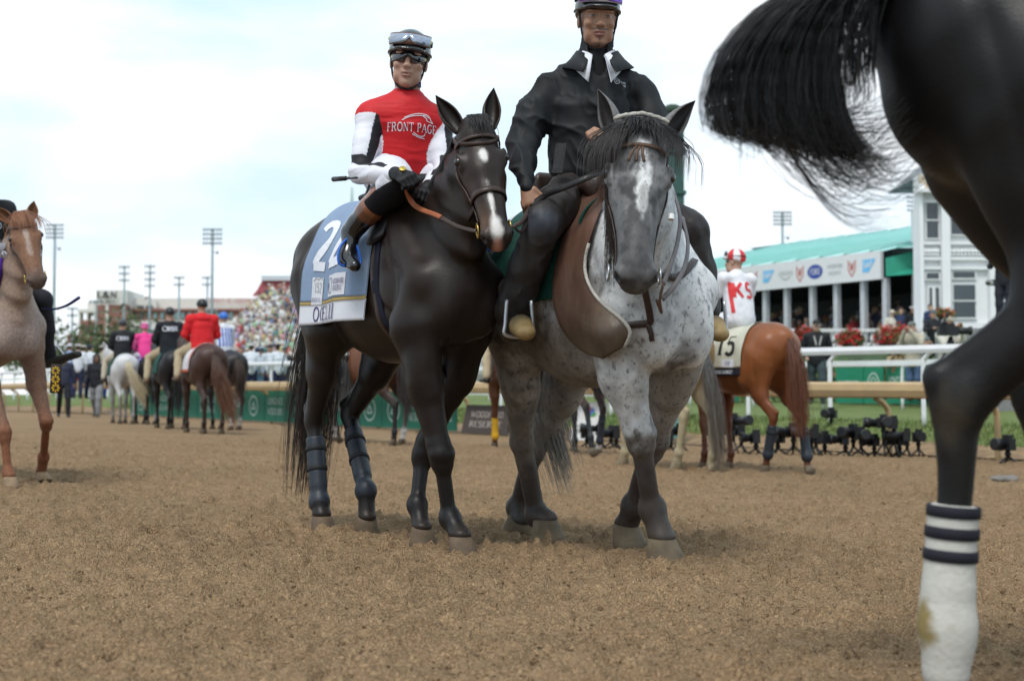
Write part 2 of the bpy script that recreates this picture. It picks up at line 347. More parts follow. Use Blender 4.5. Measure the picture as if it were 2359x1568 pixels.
# ------------------------------------------------------------------ lettering drawn as strokes
def arc(cx, cy, rx, ry, a0, a1, n=10): return [(cx + rx * math.cos(R(a)), cy + ry * math.sin(R(a))) for a in np.linspace(a0, a1, n)]
def _glyphs():
    g = {}; v = lambda x: ('t', [(x, 0), (x, 1)])
    sf = lambda x, y, w=.13: ('s', [(x - w, y), (x + w, y)])
    g['A'] = (.80, [('n', [(.06, 0), (.40, 1)]), ('t', [(.40, 1), (.74, 0)]), ('n', [(.17, .34), (.62, .34)]), sf(.06, 0, .09), sf(.74, 0, .09)])
    g['B'] = (.66, [v(.12), ('n', [(.12, 1), (.34, 1)]), ('t', arc(.34, .76, .20, .24, 90, -90)), ('n', [(.12, .52), (.36, .52)]), ('t', arc(.36, .26, .24, .26, 90, -90)), ('n', [(.12, 0), (.36, 0)]), sf(.12, 0, .1), sf(.12, 1, .1)])
    g['C'] = (.74, [('t', arc(.42, .5, .36, .5, 48, 312, 16)), ('s', [(.67, .72), (.67, .95)])])
    g['D'] = (.78, [v(.12), ('n', [(.12, 1), (.34, 1)]), ('t', arc(.34, .5, .36, .5, 90, -90, 14)), ('n', [(.12, 0), (.34, 0)]), sf(.12, 0, .1), sf(.12, 1, .1)])
    g['E'] = (.62, [v(.12), ('n', [(.04, 1), (.56, 1)]), ('n', [(.12, .52), (.44, .52)]), ('n', [(.04, 0), (.58, 0)]), ('s', [(.55, .80), (.55, 1)]), ('s', [(.57, 0), (.57, .2)])])
    g['F'] = (.58, [v(.12), ('n', [(.04, 1), (.55, 1)]), ('n', [(.12, .52), (.42, .52)]), sf(.12, 0), ('s', [(.54, .80), (.54, 1)])])
    g['G'] = (.80, [('t', arc(.42, .5, .36, .5, 48, 312, 16)), ('t', [(.66, .12), (.66, .44)]), ('n', [(.50, .44), (.76, .44)])])
    g['H'] = (.80, [v(.14), v(.66), ('n', [(.14, .52), (.66, .52)]), sf(.14, 0), sf(.14, 1), sf(.66, 0), sf(.66, 1)])
    g['I'] = (.36, [v(.18), sf(.18, 0), sf(.18, 1)])
    g['K'] = (.76, [v(.14), ('n', [(.64, 1), (.16, .42)]), ('t', [(.30, .56), (.66, 0)]), sf(.14, 0), sf(.14, 1), sf(.66, 0, .1), sf(.62, 1, .1)])
    g['L'] = (.60, [v(.14), ('n', [(.04, 0), (.56, 0)]), sf(.14, 1), ('s', [(.55, 0), (.55, .22)])])
    g['M'] = (.98, [('n', [(.12, 0), (.12, 1)]), ('t', [(.12, 1), (.48, .1)]), ('n', [(.48, .1), (.84, 1)]), ('t', [(.84, 1), (.84, 0)]), sf(.12, 0, .1), sf(.84, 0, .1)])
    g['N'] = (.84, [('n', [(.12, 0), (.12, 1)]), ('t', [(.12, 1), (.70, 0)]), ('n', [(.70, 0), (.70, 1)]), sf(.12, 0, .1), sf(.70, 1, .1)])
    g['O'] = (.86, [('t', arc(.43, .5, .36, .5, 0, 360, 24))])
    g['P'] = (.64, [v(.12), ('n', [(.12, 1), (.34, 1)]), ('t', arc(.34, .74, .23, .26, 90, -90)), ('n', [(.12, .48), (.34, .48)]), sf(.12, 0), sf(.12, 1, .1)])
    g['R'] = (.74, [v(.12), ('n', [(.12, 1), (.34, 1)]), ('t', arc(.34, .76, .22, .24, 90, -90)), ('n', [(.12, .52), (.34, .52)]), ('t', [(.34, .52), (.68, 0)]), sf(.12, 0), sf(.12, 1, .1)])
    g['S'] = (.60, [('t', arc(.30, .75, .21, .25, 35, 250, 10) + arc(.30, .26, .23, .26, 80, -145, 10)), ('s', [(.49, .78), (.49, .96)])])
    g['T'] = (.70, [v(.35), ('n', [(.04, 1), (.66, 1)]), sf(.35, 0), ('s', [(.05, .78), (.05, 1)]), ('s', [(.65, .78), (.65, 1)])])
    g['U'] = (.80, [('t', [(.14, 1), (.14, .35)] + arc(.40, .32, .26, .32, 180, 360) + [(.66, 1)]), sf(.14, 1, .1), sf(.66, 1, .1)])
    g['V'] = (.80, [('t', [(.08, 1), (.42, 0)]), ('n', [(.42, 0), (.74, 1)]), sf(.08, 1, .1), sf(.74, 1, .1)])
    g['W'] = (1.1, [('t', [(.06, 1), (.32, 0)]), ('n', [(.32, 0), (.54, .9)]), ('t', [(.54, .9), (.80, 0)]), ('n', [(.80, 0), (1.02, 1)]), sf(.06, 1, .1), sf(1.02, 1, .1)])
    g['X'] = (.76, [('t', [(.08, 1), (.68, 0)]), ('n', [(.08, 0), (.68, 1)])])
    g['Y'] = (.76, [('t', [(.06, 1), (.38, .46)]), ('n', [(.70, 1), (.38, .46)]), ('t', [(.38, .46), (.38, 0)]), sf(.38, 0), sf(.06, 1, .09), sf(.70, 1, .09)])
    g['Z'] = (.66, [('n', [(.06, 1), (.60, 1)]), ('t', [(.60, 1), (.06, 0)]), ('n', [(.06, 0), (.60, 0)])])
    g['0'] = (.62, [('t', arc(.31, .5, .24, .5, 0, 360, 20))]); g['1'] = (.42, [v(.22), ('n', [(.06, .82), (.22, 1)]), sf(.22, 0)])
    g['2'] = (.62, [('t', arc(.31, .72, .23, .28, 165, -35, 10) + [(.08, .02)]), ('n', [(.06, 0), (.58, 0)])])
    g['5'] = (.60, [('n', [(.52, 1), (.14, 1)]), ('n', [(.14, 1), (.12, .55)]), ('t', [(.12, .55)] + arc(.28, .33, .25, .32, 105, -140, 12))])
    g['6'] = (.60, [('t', arc(.30, .30, .23, .29, 0, 360, 16)), ('t', [(.07, .32), (.16, .72), (.46, 1)])])
    g['&'] = (.86, [('t', [(.80, 0), (.24, .66)] + arc(.36, .80, .15, .19, 200, -20, 8) + [(.12, .36)] + arc(.32, .26, .25, .26, 160, 330, 8) + [(.76, .48)])])
    g['.'] = (.28, [('t', [(.10, 0), (.10, .08)])]); g[' '] = (.40, [])
    return g
GLY = _glyphs()
def text_strokes(txt, thick=.15, thin=.07, serif=True, sp=.10):
    x = 0; o = []
    for ch in txt:
        adv, st = GLY.get(ch, GLY[' '])
        for k, pts in st:
            if k == 's' and not serif: continue
            o.append((np.array([(px + x, py) for px, py in pts]), thick if k == 't' else (thin if serif else thick)))
        x += adv + sp
    return o, x - sp
def stroke_quads(st):
    V = []; F = []; n = 0
    for k, (p, w) in enumerate(st):
        q = [p[0]]
        for a_, b_ in zip(p[:-1], p[1:]):
            n_ = max(1, int(np.linalg.norm(b_ - a_) / max(.05, np.ptp(p, axis=0).max() * .13))); q += [a_ + (b_ - a_) * t for t in np.linspace(0, 1, n_ + 1)[1:]]
        p = np.array(q)
        T = np.gradient(p, axis=0); T /= np.linalg.norm(T, axis=1)[:, None] + 1e-9; Nn = np.stack([-T[:, 1], T[:, 0]], 1) * w / 2
        for a, b in zip(p + Nn, p - Nn): V += [(*a, k), (*b, k)]
        for i in range(len(p) - 1): F.append((n + 2 * i, n + 2 * i + 1, n + 2 * i + 3, n + 2 * i + 2))
        n += 2 * len(p)
    return np.array(V), F
def lettering(name, txt, fn, h, m, parent, width=None, align=.5, thick=.15, thin=.07, serif=True, sp=.10, eps=.00012, world=False):
    # fn(x, y, lift) -> point; x, y in metres with the text centred on x
    st, wd_ = text_strokes(txt, thick, thin, serif, sp); V, F = stroke_quads(st); sx = (width / wd_) if width else h
    return part(name, [fn((v[0] - wd_ * align) * sx, (v[1] - .5) * h, v[2] * eps) for v in V], F, m, parent, False, None, world)
def planar(O, U, Vv, off=.003):
    O, U, Vv = (np.asarray(q, float) for q in (O, U, Vv)); n = nrm(np.cross(U, Vv)); return lambda x, y, l=0: O + U * x + Vv * y + n * (off + l)
def onto(b, O, U, Vv, off=.003, back=.3):                # flat artwork dropped along its normal onto a surface
    O, U, Vv = (np.asarray(q, float) for q in (O, U, Vv)); n = nrm(np.cross(U, Vv))
    def fn(x, y, l=0):
        p = O + U * x + Vv * y + n * back; h_, _, _, d = b.ray_cast(Vector(p), Vector(-n))
        if h_ is None or d > back * 2: h_, _, _, _ = b.find_nearest(Vector(O + U * x + Vv * y))
        return np.array(h_) + n * (off + l)
    return fn
def outline(name, pts, fn, w, m, parent, closed=False, world=False):
    p = np.array(pts, float)
    if closed: p = np.vstack([p, p[:1]])
    V, F = stroke_quads([(p, w)]); return part(name, [fn(v[0], v[1], 0) for v in V], F, m, parent, False, None, world)
def patch(name, fn, x0, x1, y0, y1, m, parent, n=8, k=8, world=False, skew=0.0):
    V = [fn(x0 + (x1 - x0) * i / n + skew * (y0 + (y1 - y0) * j / k), y0 + (y1 - y0) * j / k, 0) for j in range(k + 1) for i in range(n + 1)]
    return part(name, V, [(j * (n + 1) + i, j * (n + 1) + i + 1, (j + 1) * (n + 1) + i + 1, (j + 1) * (n + 1) + i) for j in range(k) for i in range(n)], m, parent, True, None, world)
def disc(name, fn, cx, cy, rx, ry, m, parent, n=20, world=False):
    V = [fn(cx, cy, 0)] + [fn(cx + rx * math.cos(2 * math.pi * i / n), cy + ry * math.sin(2 * math.pi * i / n), 0) for i in range(n)]
    return part(name, V, [(0, 1 + i, 1 + (i + 1) % n) for i in range(n)], m, parent, True, None, world)
ink = lambda name, col, rough=.6: mat('ink_' + name, col, rough, var=.03)

# ------------------------------------------------------------------ horses
def mul(c, f): return tuple(min(1, q * f) for q in c)
def mixc(a, b, t): return tuple(p + (q - p) * t for p, q in zip(a, b))
def coat_mat(name, rough=0.46, var=0.16, vscale=7.0, spec=0.28, bump=0.12):
    return mat(name, (1, 1, 1), rough, var=var, vscale=vscale, spec=spec, bump=bump, bscale=170, vc=True)
def hair_mat(name, rough=0.45): return mat(name, (1, 1, 1), rough, var=0.1, vscale=30, vc=True, spec=0.5)
def hoof_geo(c, axis, fwd, s=1.0, n=14):
    up = nrm(axis); f = nrm(np.asarray(fwd, float) - up * np.dot(fwd, up)); sd = np.cross(up, f); V = []; F = []
    for h, rl, rw, sh in [(0, .060, .056, .012), (.006, .0655, .061, .012), (.028, .061, .056, .002), (.062, .052, .048, -.012), (.078, .047, .044, -.018), (.084, .036, .034, -.02)]:
        for i in range(n):
            a = 2 * math.pi * i / n; x = math.cos(a); y = math.sin(a); x = x * rl if x > 0 else x * rl * .82
            V.append(np.asarray(c) + (up * h + f * (x + sh) + sd * y * rw) * s)
    for j in range(5):
        for i in range(n): k = (i + 1) % n; F.append((j * n + i, j * n + k, (j + 1) * n + k, (j + 1) * n + i))
    F.append(tuple(range(n))[::-1]); F.append(tuple(range(5 * n, 6 * n))); return V, F
def ear_geo(base, tip, face, w, n=9, m=10, curl=0.5):
    base = np.asarray(base, float); tip = np.asarray(tip, float); ax = nrm(tip - base); Ln = np.linalg.norm(tip - base)
    f = nrm(np.asarray(face, float) - ax * np.dot(face, ax)); sd = np.cross(ax, f); V = []; F = []
    for lay, q in ((1.0, 1), (0.80, -1)):
        for j in range(m):
            t = j / (m - 1); prof = (0.62 + 0.38 * math.sin(min(1, t / .38) * math.pi / 2)) if t < .38 else max(0.03, (1 - ((t - .38) / .62) ** 1.7)); r = w * prof * lay
            o = base + ax * Ln * t * (0.985 if lay < 1 else 1) + f * (curl * w * (t - .5) ** 2 * 1.2); op = 2.35 - 0.85 * t
            for i in range(n):
                a = math.pi + op * (2 * i / (n - 1) - 1); V.append(o + f * (math.cos(a) * r * .85 + r * .3) + sd * math.sin(a) * r)
    for l in (0, 1):
        b = l * n * m
        for j in range(m - 1):
            for i in range(n - 1):
                q = (b + j * n + i, b + j * n + i + 1, b + (j + 1) * n + i + 1, b + (j + 1) * n + i); F.append(q if l == 0 else q[::-1])
    for j in range(m - 1):
        for i, s in ((0, 0), (n - 1, 1)):
            q = (j * n + i, (j + 1) * n + i, n * m + (j + 1) * n + i, n * m + j * n + i); F.append(q if s == 0 else q[::-1])
    F.append(tuple((m - 1) * n + i for i in range(n)))
    return np.array(V), F
class Horse: pass
FORE = dict(elbow=(.43, .165, .97), knee=(.44, .15, .52), fet=(.42, .14, .185), hoof=(.46, .135, 0))
HIND = dict(hip=(-.52, .15, 1.22), stifle=(-.36, .19, 1.0), hock=(-.76, .15, .60), fet=(-.70, .14, .20), hoof=(-.655, .135, 0))
def side(v, s): return V3(v[0], v[1] * s, v[2])
def horse(name, label, loc, yaw, scale=1.0, coat=None, legs=None, poll=(1.12, 0, 1.98), axis=(.6, 0, -.8), face=None, voxel=0.01, group=None,
          fat=1.0, bone=1.0, hs=1.0, ears=None, paint=(), cmat=None, hoofcol=(.10, .075, .05), eyes=True, neckctl=None, eye_col=(.01, .007, .006), neckw=1.0, hw=1.0, deep=0.0):
    H = Horse(); T = thing(name, label, 'horse', loc, yaw, group, scale); H.T = T; C = dict(body=(.03, .018, .013)); C.update(coat or {})
    g = lambda z, d='body': C.get(z, C.get(d, C['body'])); S = SDF(); f = fat; cb = g('body')
    S.ecap((.36, 0, 1.235), (.0, 0, 1.205), (.195 * f, .345), (.275 * f, .345), (0, 1, 0), .05, cb)
    S.ecap((.0, 0, 1.205), (-.36, 0, 1.25), (.275 * f, .345), (.262 * f, .305), (0, 1, 0), .05, cb)
    S.ecap((-.36, 0, 1.25), (-.56, 0, 1.30), (.262 * f, .305), (.235 * f, .25), (0, 1, 0), .05, cb)
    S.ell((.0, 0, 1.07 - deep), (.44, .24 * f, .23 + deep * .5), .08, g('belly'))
    S.ell((.25, 0, 1.47), (.27, .07, .145), .11, cb); S.ell((-.49, 0, 1.43), (.27, .185 * f, .165), .10, cb); S.ell((-.70, 0, 1.42), (.12, .07, .09), .08, cb)
    S.ell((.55, 0, 1.10 - deep * .7), (.19, .185 * f, .22 + deep * .6), .07, g('chest'))
    base_el = {1: np.asarray((legs or {}).get('LF', {}).get('elbow', FORE['elbow']), float), -1: np.asarray((legs or {}).get('RF', {}).get('elbow', side(FORE['elbow'], -1)), float)}
    for s in (1, -1):
        S.cone((-.605, .115 * s * f, 1.35), (-.46, .145 * s * f, 1.08), .160, .135 * f, .06, cb); S.ell((-.44, .155 * s * f, 1.13), (.185, .105 * f, .25), .07, cb)
        S.cone((.30, .125 * s * f, 1.43), (.55, .128 * s * f, 1.16), .085, .102 * f, .08, cb); S.cone((.565, .130 * s * f, 1.13), base_el[s] + V3(0, 0, .06), .105 * f, .105, .05, cb)
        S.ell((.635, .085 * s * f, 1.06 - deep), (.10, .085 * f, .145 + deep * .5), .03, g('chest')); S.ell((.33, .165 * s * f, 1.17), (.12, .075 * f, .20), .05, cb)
    # neck
    A = nrm(axis); poll = np.asarray(poll, float); fc = V3(.8, 0, .6) if face is None else np.asarray(face, float); Nf = nrm(fc - A * np.dot(fc, A)); Sd = np.cross(Nf, A)
    hd = lambda a, n_, s: poll + (A * a + Nf * n_ + Sd * s * hw) * hs
    H.poll, H.A, H.Nf, H.Sd, H.hs, H.hd = poll, A, Nf, Sd, hs, hd
    p0 = V3(.40, 0, 1.25); p2 = hd(.06, -.13, 0); p1 = V3(*neckctl) if neckctl is not None else (p0 + p2) / 2 + V3(.06, 0, -.02)
    ts = np.linspace(0, 1, 6); npt = [(1 - t) ** 2 * p0 + 2 * t * (1 - t) * p1 + t * t * p2 for t in ts]; wn = np.interp(ts, [0, .35, 1], [.175 * f, .115 * neckw, .072 * neckw * hs]); hn = np.interp(ts, [0, .3, .65, 1], [.33, .275, .205, .135 * hs])
    H.neck = npt; H.neck_h = hn; H.neck_w = wn
    for i in range(5):
        d = nrm(npt[i + 1] - npt[i]); sv = np.cross(V3(0, 0, 1), d); sv = nrm(sv) if np.linalg.norm(sv) > .2 else V3(0, 1, 0); sv = nrm(sv * (1 - ts[i]) + Sd * ts[i] * (1 if sv @ Sd > 0 else -1))
        S.ecap(npt[i], npt[i + 1], (wn[i], hn[i]), (wn[i + 1], hn[i + 1]), sv, .05, g('neck'), flat=.6)
    # head
    HM = np.array([A, Nf, Sd]); q = lambda *r: np.array(r) * hs * (np.array([1, 1, hw]) if len(r) == 3 else np.array([hw, 1])); hc = g('head'); mz = g('muzzle', 'head'); he = lambda a, n_, s, r, k, c, op='u': S.ell(hd(a, n_, s), q(*r), k * hs, c, op, HM)
    he(.06, -.085, 0, (.115, .088, .075), .04, hc)
    S.ecap(hd(.08, -.07, 0), hd(.235, -.07, 0), q(.078, .07), q(.08, .072), Sd, .03 * hs, hc); S.ecap(hd(.2, -.07, 0), hd(.50, -.058, 0), q(.076, .07), q(.050, .052), Sd, .03 * hs, hc)
    S.ecap(hd(.26, -.135, 0), hd(.50, -.092, 0), q(.045, .055), q(.033, .033), Sd, .03 * hs, hc)
    he(.545, -.06, 0, (.062, .056, .056), .03, mz); he(.585, -.078, 0, (.030, .036, .042), .02, mz); he(.55, -.118, 0, (.04, .024, .031), .012, mz)
    for s in (1, -1):
        he(.195, -.155, .048 * s, (.12, .098, .032), .03, hc); he(.19, -.045, .078 * s, (.045, .028, .025), .02, hc); he(.135, -.03, .094 * s, (.026, .018, .016), .025, None, 's')
        S.cone(hd(.25, -.088, .074 * s), hd(.37, -.082, .05 * s), .013 * hs, .010 * hs, .015 * hs, hc); he(.562, -.042, .046 * s, (.036, .030, .021), .014, mz)
        he(.580, -.040, .058 * s, (.024, .016, .015), .008, None, 's'); he(.193, -.040, .104 * s, (.020, .013, .012), .010, None, 's')
        he(.176, -.030, .091 * s, (.026, .010, .014), .008, hc); he(.208, -.052, .091 * s, (.022, .008, .012), .006, hc)
    S.ell(hd(.592, -.102, 0), q(.03, .004, .05), .004, None, 's', HM)
    # legs
    LG = {}
    legs = legs or {}
    for nm, s in (('LF', 1), ('RF', -1), ('LH', 1), ('RH', -1)):
        base = {k: side(v, s) for k, v in (FORE if nm[1] == 'F' else HIND).items()}; base['axis'] = V3(0, 0, 1)
        for k, v in legs.get(nm, {}).items(): base[k] = np.asarray(v, float)
        LG[nm] = base
        up, lo = g('upleg'), g('lowleg', 'upleg'); sk = C.get('sock_' + nm, lo); b = bone; kn, fe, ho = base.get('knee', base.get('hock')), base['fet'], base['hoof']; hx = nrm(base['axis']); cor = ho + hx * .078 * b + V3(-.018, 0, 0)
        fwd = V3(1, 0, 0)
        if nm[1] == 'F':
            el = base['elbow']; d = nrm(kn - el); bk = nrm(np.cross(d, np.cross(-fwd, d))); sp = V3(0, 1, 0)
            S.ecap(el + V3(.03, 0, .05), el + (kn - el) * .45, (.085 * b, .115 * b), (.062 * b, .082 * b), sp, .05, up); S.ecap(el + (kn - el) * .4, kn + (el - kn) * .1, (.063 * b, .083 * b), (.042 * b, .048 * b), sp, .03, up)
            S.ell(el + (kn - el) * .22 + V3(.045, .012 * s, 0), (.06 * b, .055 * b, .13), .03, up)
            S.ecap(kn + (el - kn) * .10, kn + (fe - kn) * .12, (.049 * b, .050 * b), (.046 * b, .045 * b), sp, .014, mixc(up, lo, .6)); S.ell(kn + bk * .03, (.03 * b, .026 * b, .04), .02, lo); S.ell(kn - bk * .014 + (el - kn) * .01, (.044 * b, .052 * b, .048), .014, lo)
            r0, r1 = .031 * b, .028 * b
        else:
            hip, st = base['hip'], base['stifle']; sp = V3(0, 1, 0)
            S.cone(hip, st, .175 * f, .115 * f, .06, cb); S.ell(st + V3(.02, 0, 0), (.085, .075, .10), .05, cb); d = nrm(kn - st)
            S.ecap(st + V3(-.05, 0, -.02), st + (kn - st) * .5, (.085 * b, .125 * b), (.058 * b, .08 * b), sp, .06, up); S.ecap(st + (kn - st) * .45, kn + (st - kn) * .08, (.059 * b, .082 * b), (.036 * b, .052 * b), sp, .04, up)
            S.cone(hip + V3(-.075, 0, -.10), st + (kn - st) * .5 + V3(-.035, 0, .02), .095 * f, .035, .06, cb)
            cn = nrm(fe - kn); pt = kn + V3(-.052, 0, .05) * b
            S.cone(st + (kn - st) * .55 + V3(-.05, 0, 0), pt, .02 * b, .022 * b, .02, up); S.ell(kn, (.052 * b, .043 * b, .06), .025, mixc(up, lo, .6)); S.cone(pt, kn + cn * .09 + V3(-.02, 0, 0), .024 * b, .022 * b, .02, lo)
            r0, r1 = .035 * b, .030 * b; bk = V3(-1, 0, 0)
        S.cone(kn + (fe - kn) * .08, fe, r0, r1, .02, lo if not C.get('sock_' + nm) else mixc(lo, sk, .15)); S.cone(kn + (fe - kn) * .15 + bk * .022 * b, fe + bk * .014 * b, .02 * b, .021 * b, .015, lo)
        S.ell(fe, (.046 * b, .043 * b, .048 * b), .016, sk); S.ell(fe + bk * .024 * b - V3(0, 0, .012), (.026 * b, .028 * b, .028 * b), .015, sk)
        S.cone(fe, cor + (fe - cor) * .32, .036 * b, .037 * b, .02, sk); S.ell(cor + hx * .012, (.043 * b, .041 * b, .026 * b), .02, mixc(sk, hoofcol, .2))
        fw = nrm(base.get('toe', V3(1, 0, 0))); V, F = hoof_geo(ho, hx, fw, b)
        part('hoof', V, F, mat('hoof_' + name + '_%02d' % int(hoofcol[0] * 99), hoofcol, .75, var=.35, vscale=14, bump=.3, bscale=50), T)
    H.legs = LG; V, F = S.mesh(voxel, 2); nn = normals(V, F); dsp = np.zeros(len(V)); trunk = (np.abs(nn[:, 1]) > .25) & (V[:, 2] > .9) & (V[:, 0] < .72)
    for x0, z0, x1, z1, am, sg in [(.13, 1.50, .27, 1.03, .011, .030), (.40, 1.50, .63, 1.22, .010, .028), (.24, 1.12, .47, .95, .010, .026), (-.27, 1.03, -.20, 1.36, .010, .040), (-.24, 1.02, -.36, 1.40, .008, .03), (-.63, 1.40, -.53, 1.00, .010, .020), (-.50, 1.42, -.43, 1.06, .006, .02), (.33, 1.40, .45, 1.16, .005, .018)] + [(.06 - .085 * i, 1.38, .03 - .085 * i, 1.02, .0035, .018) for i in range(4)]:
        ex, ez = x1 - x0, z1 - z0; t_ = np.clip(((V[:, 0] - x0) * ex + (V[:, 2] - z0) * ez) / (ex * ex + ez * ez), 0, 1); dd = np.hypot(V[:, 0] - x0 - t_ * ex, V[:, 2] - z0 - t_ * ez); dsp -= am * np.exp(-(dd / sg) ** 2) * np.sin(np.clip(t_ * .9 + .05, 0, 1) * math.pi) ** .5
    V = V + nn * (np.where(trunk, dsp, 0) + .0022 * fbm(V, 9, 2, 77))[:, None]
    col = S.colors(V, .02)
    for p in paint:                                  # markings and painted nostril shade: (frame, centre, radii, colour, softness, ragged edge)
        fr, o, r, c, sf, rg = p
        if fr == 'head': Q = (V - poll) @ HM.T / hs
        else: Q = V
        d = np.sqrt((((Q - np.asarray(o)) / np.asarray(r)) ** 2).sum(1)) + rg * fbm(V, 22, 3, 5)
        w = np.clip((1 + sf - d) / (2 * sf), 0, 1)[:, None]; col = col * (1 - w) + np.asarray(c) * w
    H.V, H.F = V, F; H.body = part('body', V, F, cmat or coat_mat('coat'), T, True, col); H._b = None
    # eyes and ears
    if eyes:
        for s in (1, -1):
            m = MB(); m.ell((0, 0, 0), (1, 1, 1), 14); vv = np.concatenate(m.V) * .0195 * hs + hd(.192, -.042, .0935 * s); part('eye', vv, m.F, mat('horse_eye', eye_col, .08, spec=.8, var=0), T)
    for s, e in zip((1, -1), ears or ((-.95, .25, .30, .9, .2), (-.95, .25, .30, .9, .2))):
        d = nrm(A * e[0] + Nf * e[1] + Sd * e[2] * s); fd = Nf * e[3] + Sd * e[4] * s; b0 = hd(.025, -.075, .058 * s); el = (e[5] if len(e) > 5 else .175) * hs
        V, F = ear_geo(b0, b0 + d * el, fd, .043 * hs); nn = len(V) // 2; cc = np.tile(np.asarray(g('ear', 'head')), (len(V), 1)); cc[nn:] = np.asarray(g('earin', 'ear')) * .7
        part('ear', V, F, cmat or coat_mat('coat'), T, True, cc)
    return H
def hb(H):
    if H._b is None: H._b = bvh(H.V, H.F)
    return H._b
def hl(H_loc, yaw, sc, vx, vy, y):                    # local point of a horse seen at (vx, vy) on its sagittal plane at lateral y
    c, s = math.cos(yaw), math.sin(yaw); o = V3(-H_loc[0], -H_loc[1], CAMH - H_loc[2]); d = ray(vx, vy)
    lo = V3(c * o[0] + s * o[1], -s * o[0] + c * o[1], o[2]) / sc; ld = V3(c * d[0] + s * d[1], -s * d[0] + c * d[1], d[2]) / sc
    return lo + ld * ((y - lo[1]) / ld[1])
def w2l(loc, yaw, sc, p):
    c, s = math.cos(yaw), math.sin(yaw); d = np.asarray(p, float) - np.asarray(loc, float); return V3(c * d[0] + s * d[1], -s * d[0] + c * d[1], d[2]) / sc
def fall_tail(H, n=260, length=.95, spread=.06, r=.0035, col=(.012, .009, .008), m=None, out=.10, drift=(0, 0), root=(-.78, 0, 1.47), tipcol=None, wav=.02, name='tail', back=.10):
    L_ = []; CC = []
    for i in range(n):
        a = random.uniform(-1, 1); b = random.uniform(-1, 1); o = V3(root[0] + .02 * b, root[1] + .035 * a, root[2] - abs(b) * .10); ln = length * random.uniform(.62, 1.03)
        sx, sy = random.gauss(0, spread), random.gauss(0, spread); pts = []
        for t in np.linspace(0, 1, 10):
            z = o[2] + .02 * math.sin(t * 3) - ln * t ** 1.12; k = math.sin(min(1, t * 1.6) * math.pi / 2)
            pts.append((o[0] - back * k + sx * math.sin(t * 2.2) - out * t * .3 + drift[0] * t * t, o[1] + sy * math.sin(t * 2.0) + drift[1] * t * t + wav * math.sin(5 * t + i), z))
        L_.append(pts); c = np.asarray(col) * random.uniform(.7, 1.35); tc_ = np.asarray(tipcol if tipcol is not None else col) * random.uniform(.8, 1.2)
        CC.append([c + (tc_ - c) * t for t in np.linspace(0, 1, 10)])
    return strands(name, L_, r, m or hair_mat('hair'), H.T, col=np.array(CC), sides=4)

# ------------------------------------------------------------------ ground
RD = nrm(V3(.58, -.81, 0)); RN = V3(.81, .58, 0) / np.hypot(.81, .58); R0 = V3(4.7, 21.5, 0)      # line of the inside rail
def rail(t, off=0.0, z=0.0):
    p = R0 + RD * t + RN * off; return V3(p[0], p[1], gz(p[0]) + z)
def rail_t(vx, off):                                   # where the view column vx crosses a line parallel to the rail
    k = (vx - 1179.5) / FV; o = R0 + RN * off; return (k * o[1] - o[0]) / (RD[0] - k * RD[1])
def nodes_dirt():
    m = bpy.data.materials.new('dirt'); m.use_nodes = True; t = m.node_tree; b = t.nodes['Principled BSDF']; b.inputs['Roughness'].default_value = .95; b.inputs['Specular IOR Level'].default_value = .12
    co = N(t, 'ShaderNodeTexCoord'); ln = t.links.new
    def ns(sc_, det, ro=.6):
        n = N(t, 'ShaderNodeTexNoise'); n.inputs['Scale'].default_value = sc_; n.inputs['Detail'].default_value = det; n.inputs['Roughness'].default_value = ro; ln(co.outputs['Object'], n.inputs['Vector']); return n
    a, c, d = ns(.55, 4), ns(11, 5, .6), ns(90, 3, .6)
    r = N(t, 'ShaderNodeValToRGB'); e = r.color_ramp.elements; e[0].position = .31; e[0].color = (.150, .096, .054, 1); e[1].position = .71; e[1].color = (.41, .275, .158, 1)
    mx_ = N(t, 'ShaderNodeMath', operation='MULTIPLY_ADD'); mx_.inputs[1].default_value = .46; s2 = N(t, 'ShaderNodeMath', operation='MULTIPLY_ADD'); s2.inputs[1].default_value = .24; s3 = N(t, 'ShaderNodeMath', operation='MULTIPLY'); s3.inputs[1].default_value = .42
    ln(c.outputs['Fac'], mx_.inputs[0]); ln(a.outputs['Fac'], s2.inputs[0]); ln(d.outputs['Fac'], s3.inputs[0]); ln(s3.outputs[0], s2.inputs[2]); ln(s2.outputs[0], mx_.inputs[2]); ln(mx_.outputs[0], r.inputs[0]); ln(r.outputs[0], b.inputs['Base Color'])
    def vor(sc_):
        v = N(t, 'ShaderNodeTexVoronoi'); v.inputs['Scale'].default_value = sc_; v.inputs['Randomness'].default_value = 1; ln(co.outputs['Object'], v.inputs['Vector']); r_ = N(t, 'ShaderNodeMapRange'); r_.inputs['From Min'].default_value = .05; r_.inputs['From Max'].default_value = .65; r_.inputs['To Min'].default_value = 1; r_.inputs['To Max'].default_value = 0; ln(v.outputs['Distance'], r_.inputs['Value']); return r_
    v1, v2 = vor(72), vor(190); h1 = N(t, 'ShaderNodeMath', operation='MULTIPLY'); ln(v1.outputs[0], h1.inputs[0]); ln(c.outputs['Fac'], h1.inputs[1]); h2 = N(t, 'ShaderNodeMath', operation='MULTIPLY_ADD'); h2.inputs[1].default_value = .35; ln(v2.outputs[0], h2.inputs[0]); ln(h1.outputs[0], h2.inputs[2])
    ad = N(t, 'ShaderNodeMath', operation='MULTIPLY_ADD'); ad.inputs[1].default_value = .5; ln(c.outputs['Fac'], ad.inputs[0]); ln(h2.outputs[0], ad.inputs[2]); bp = N(t, 'ShaderNodeBump'); bp.inputs['Strength'].default_value = 1.0; bp.inputs['Distance'].default_value = .019; ln(ad.outputs[0], bp.inputs['Height']); ln(bp.outputs[0], b.inputs['Normal'])
    return m
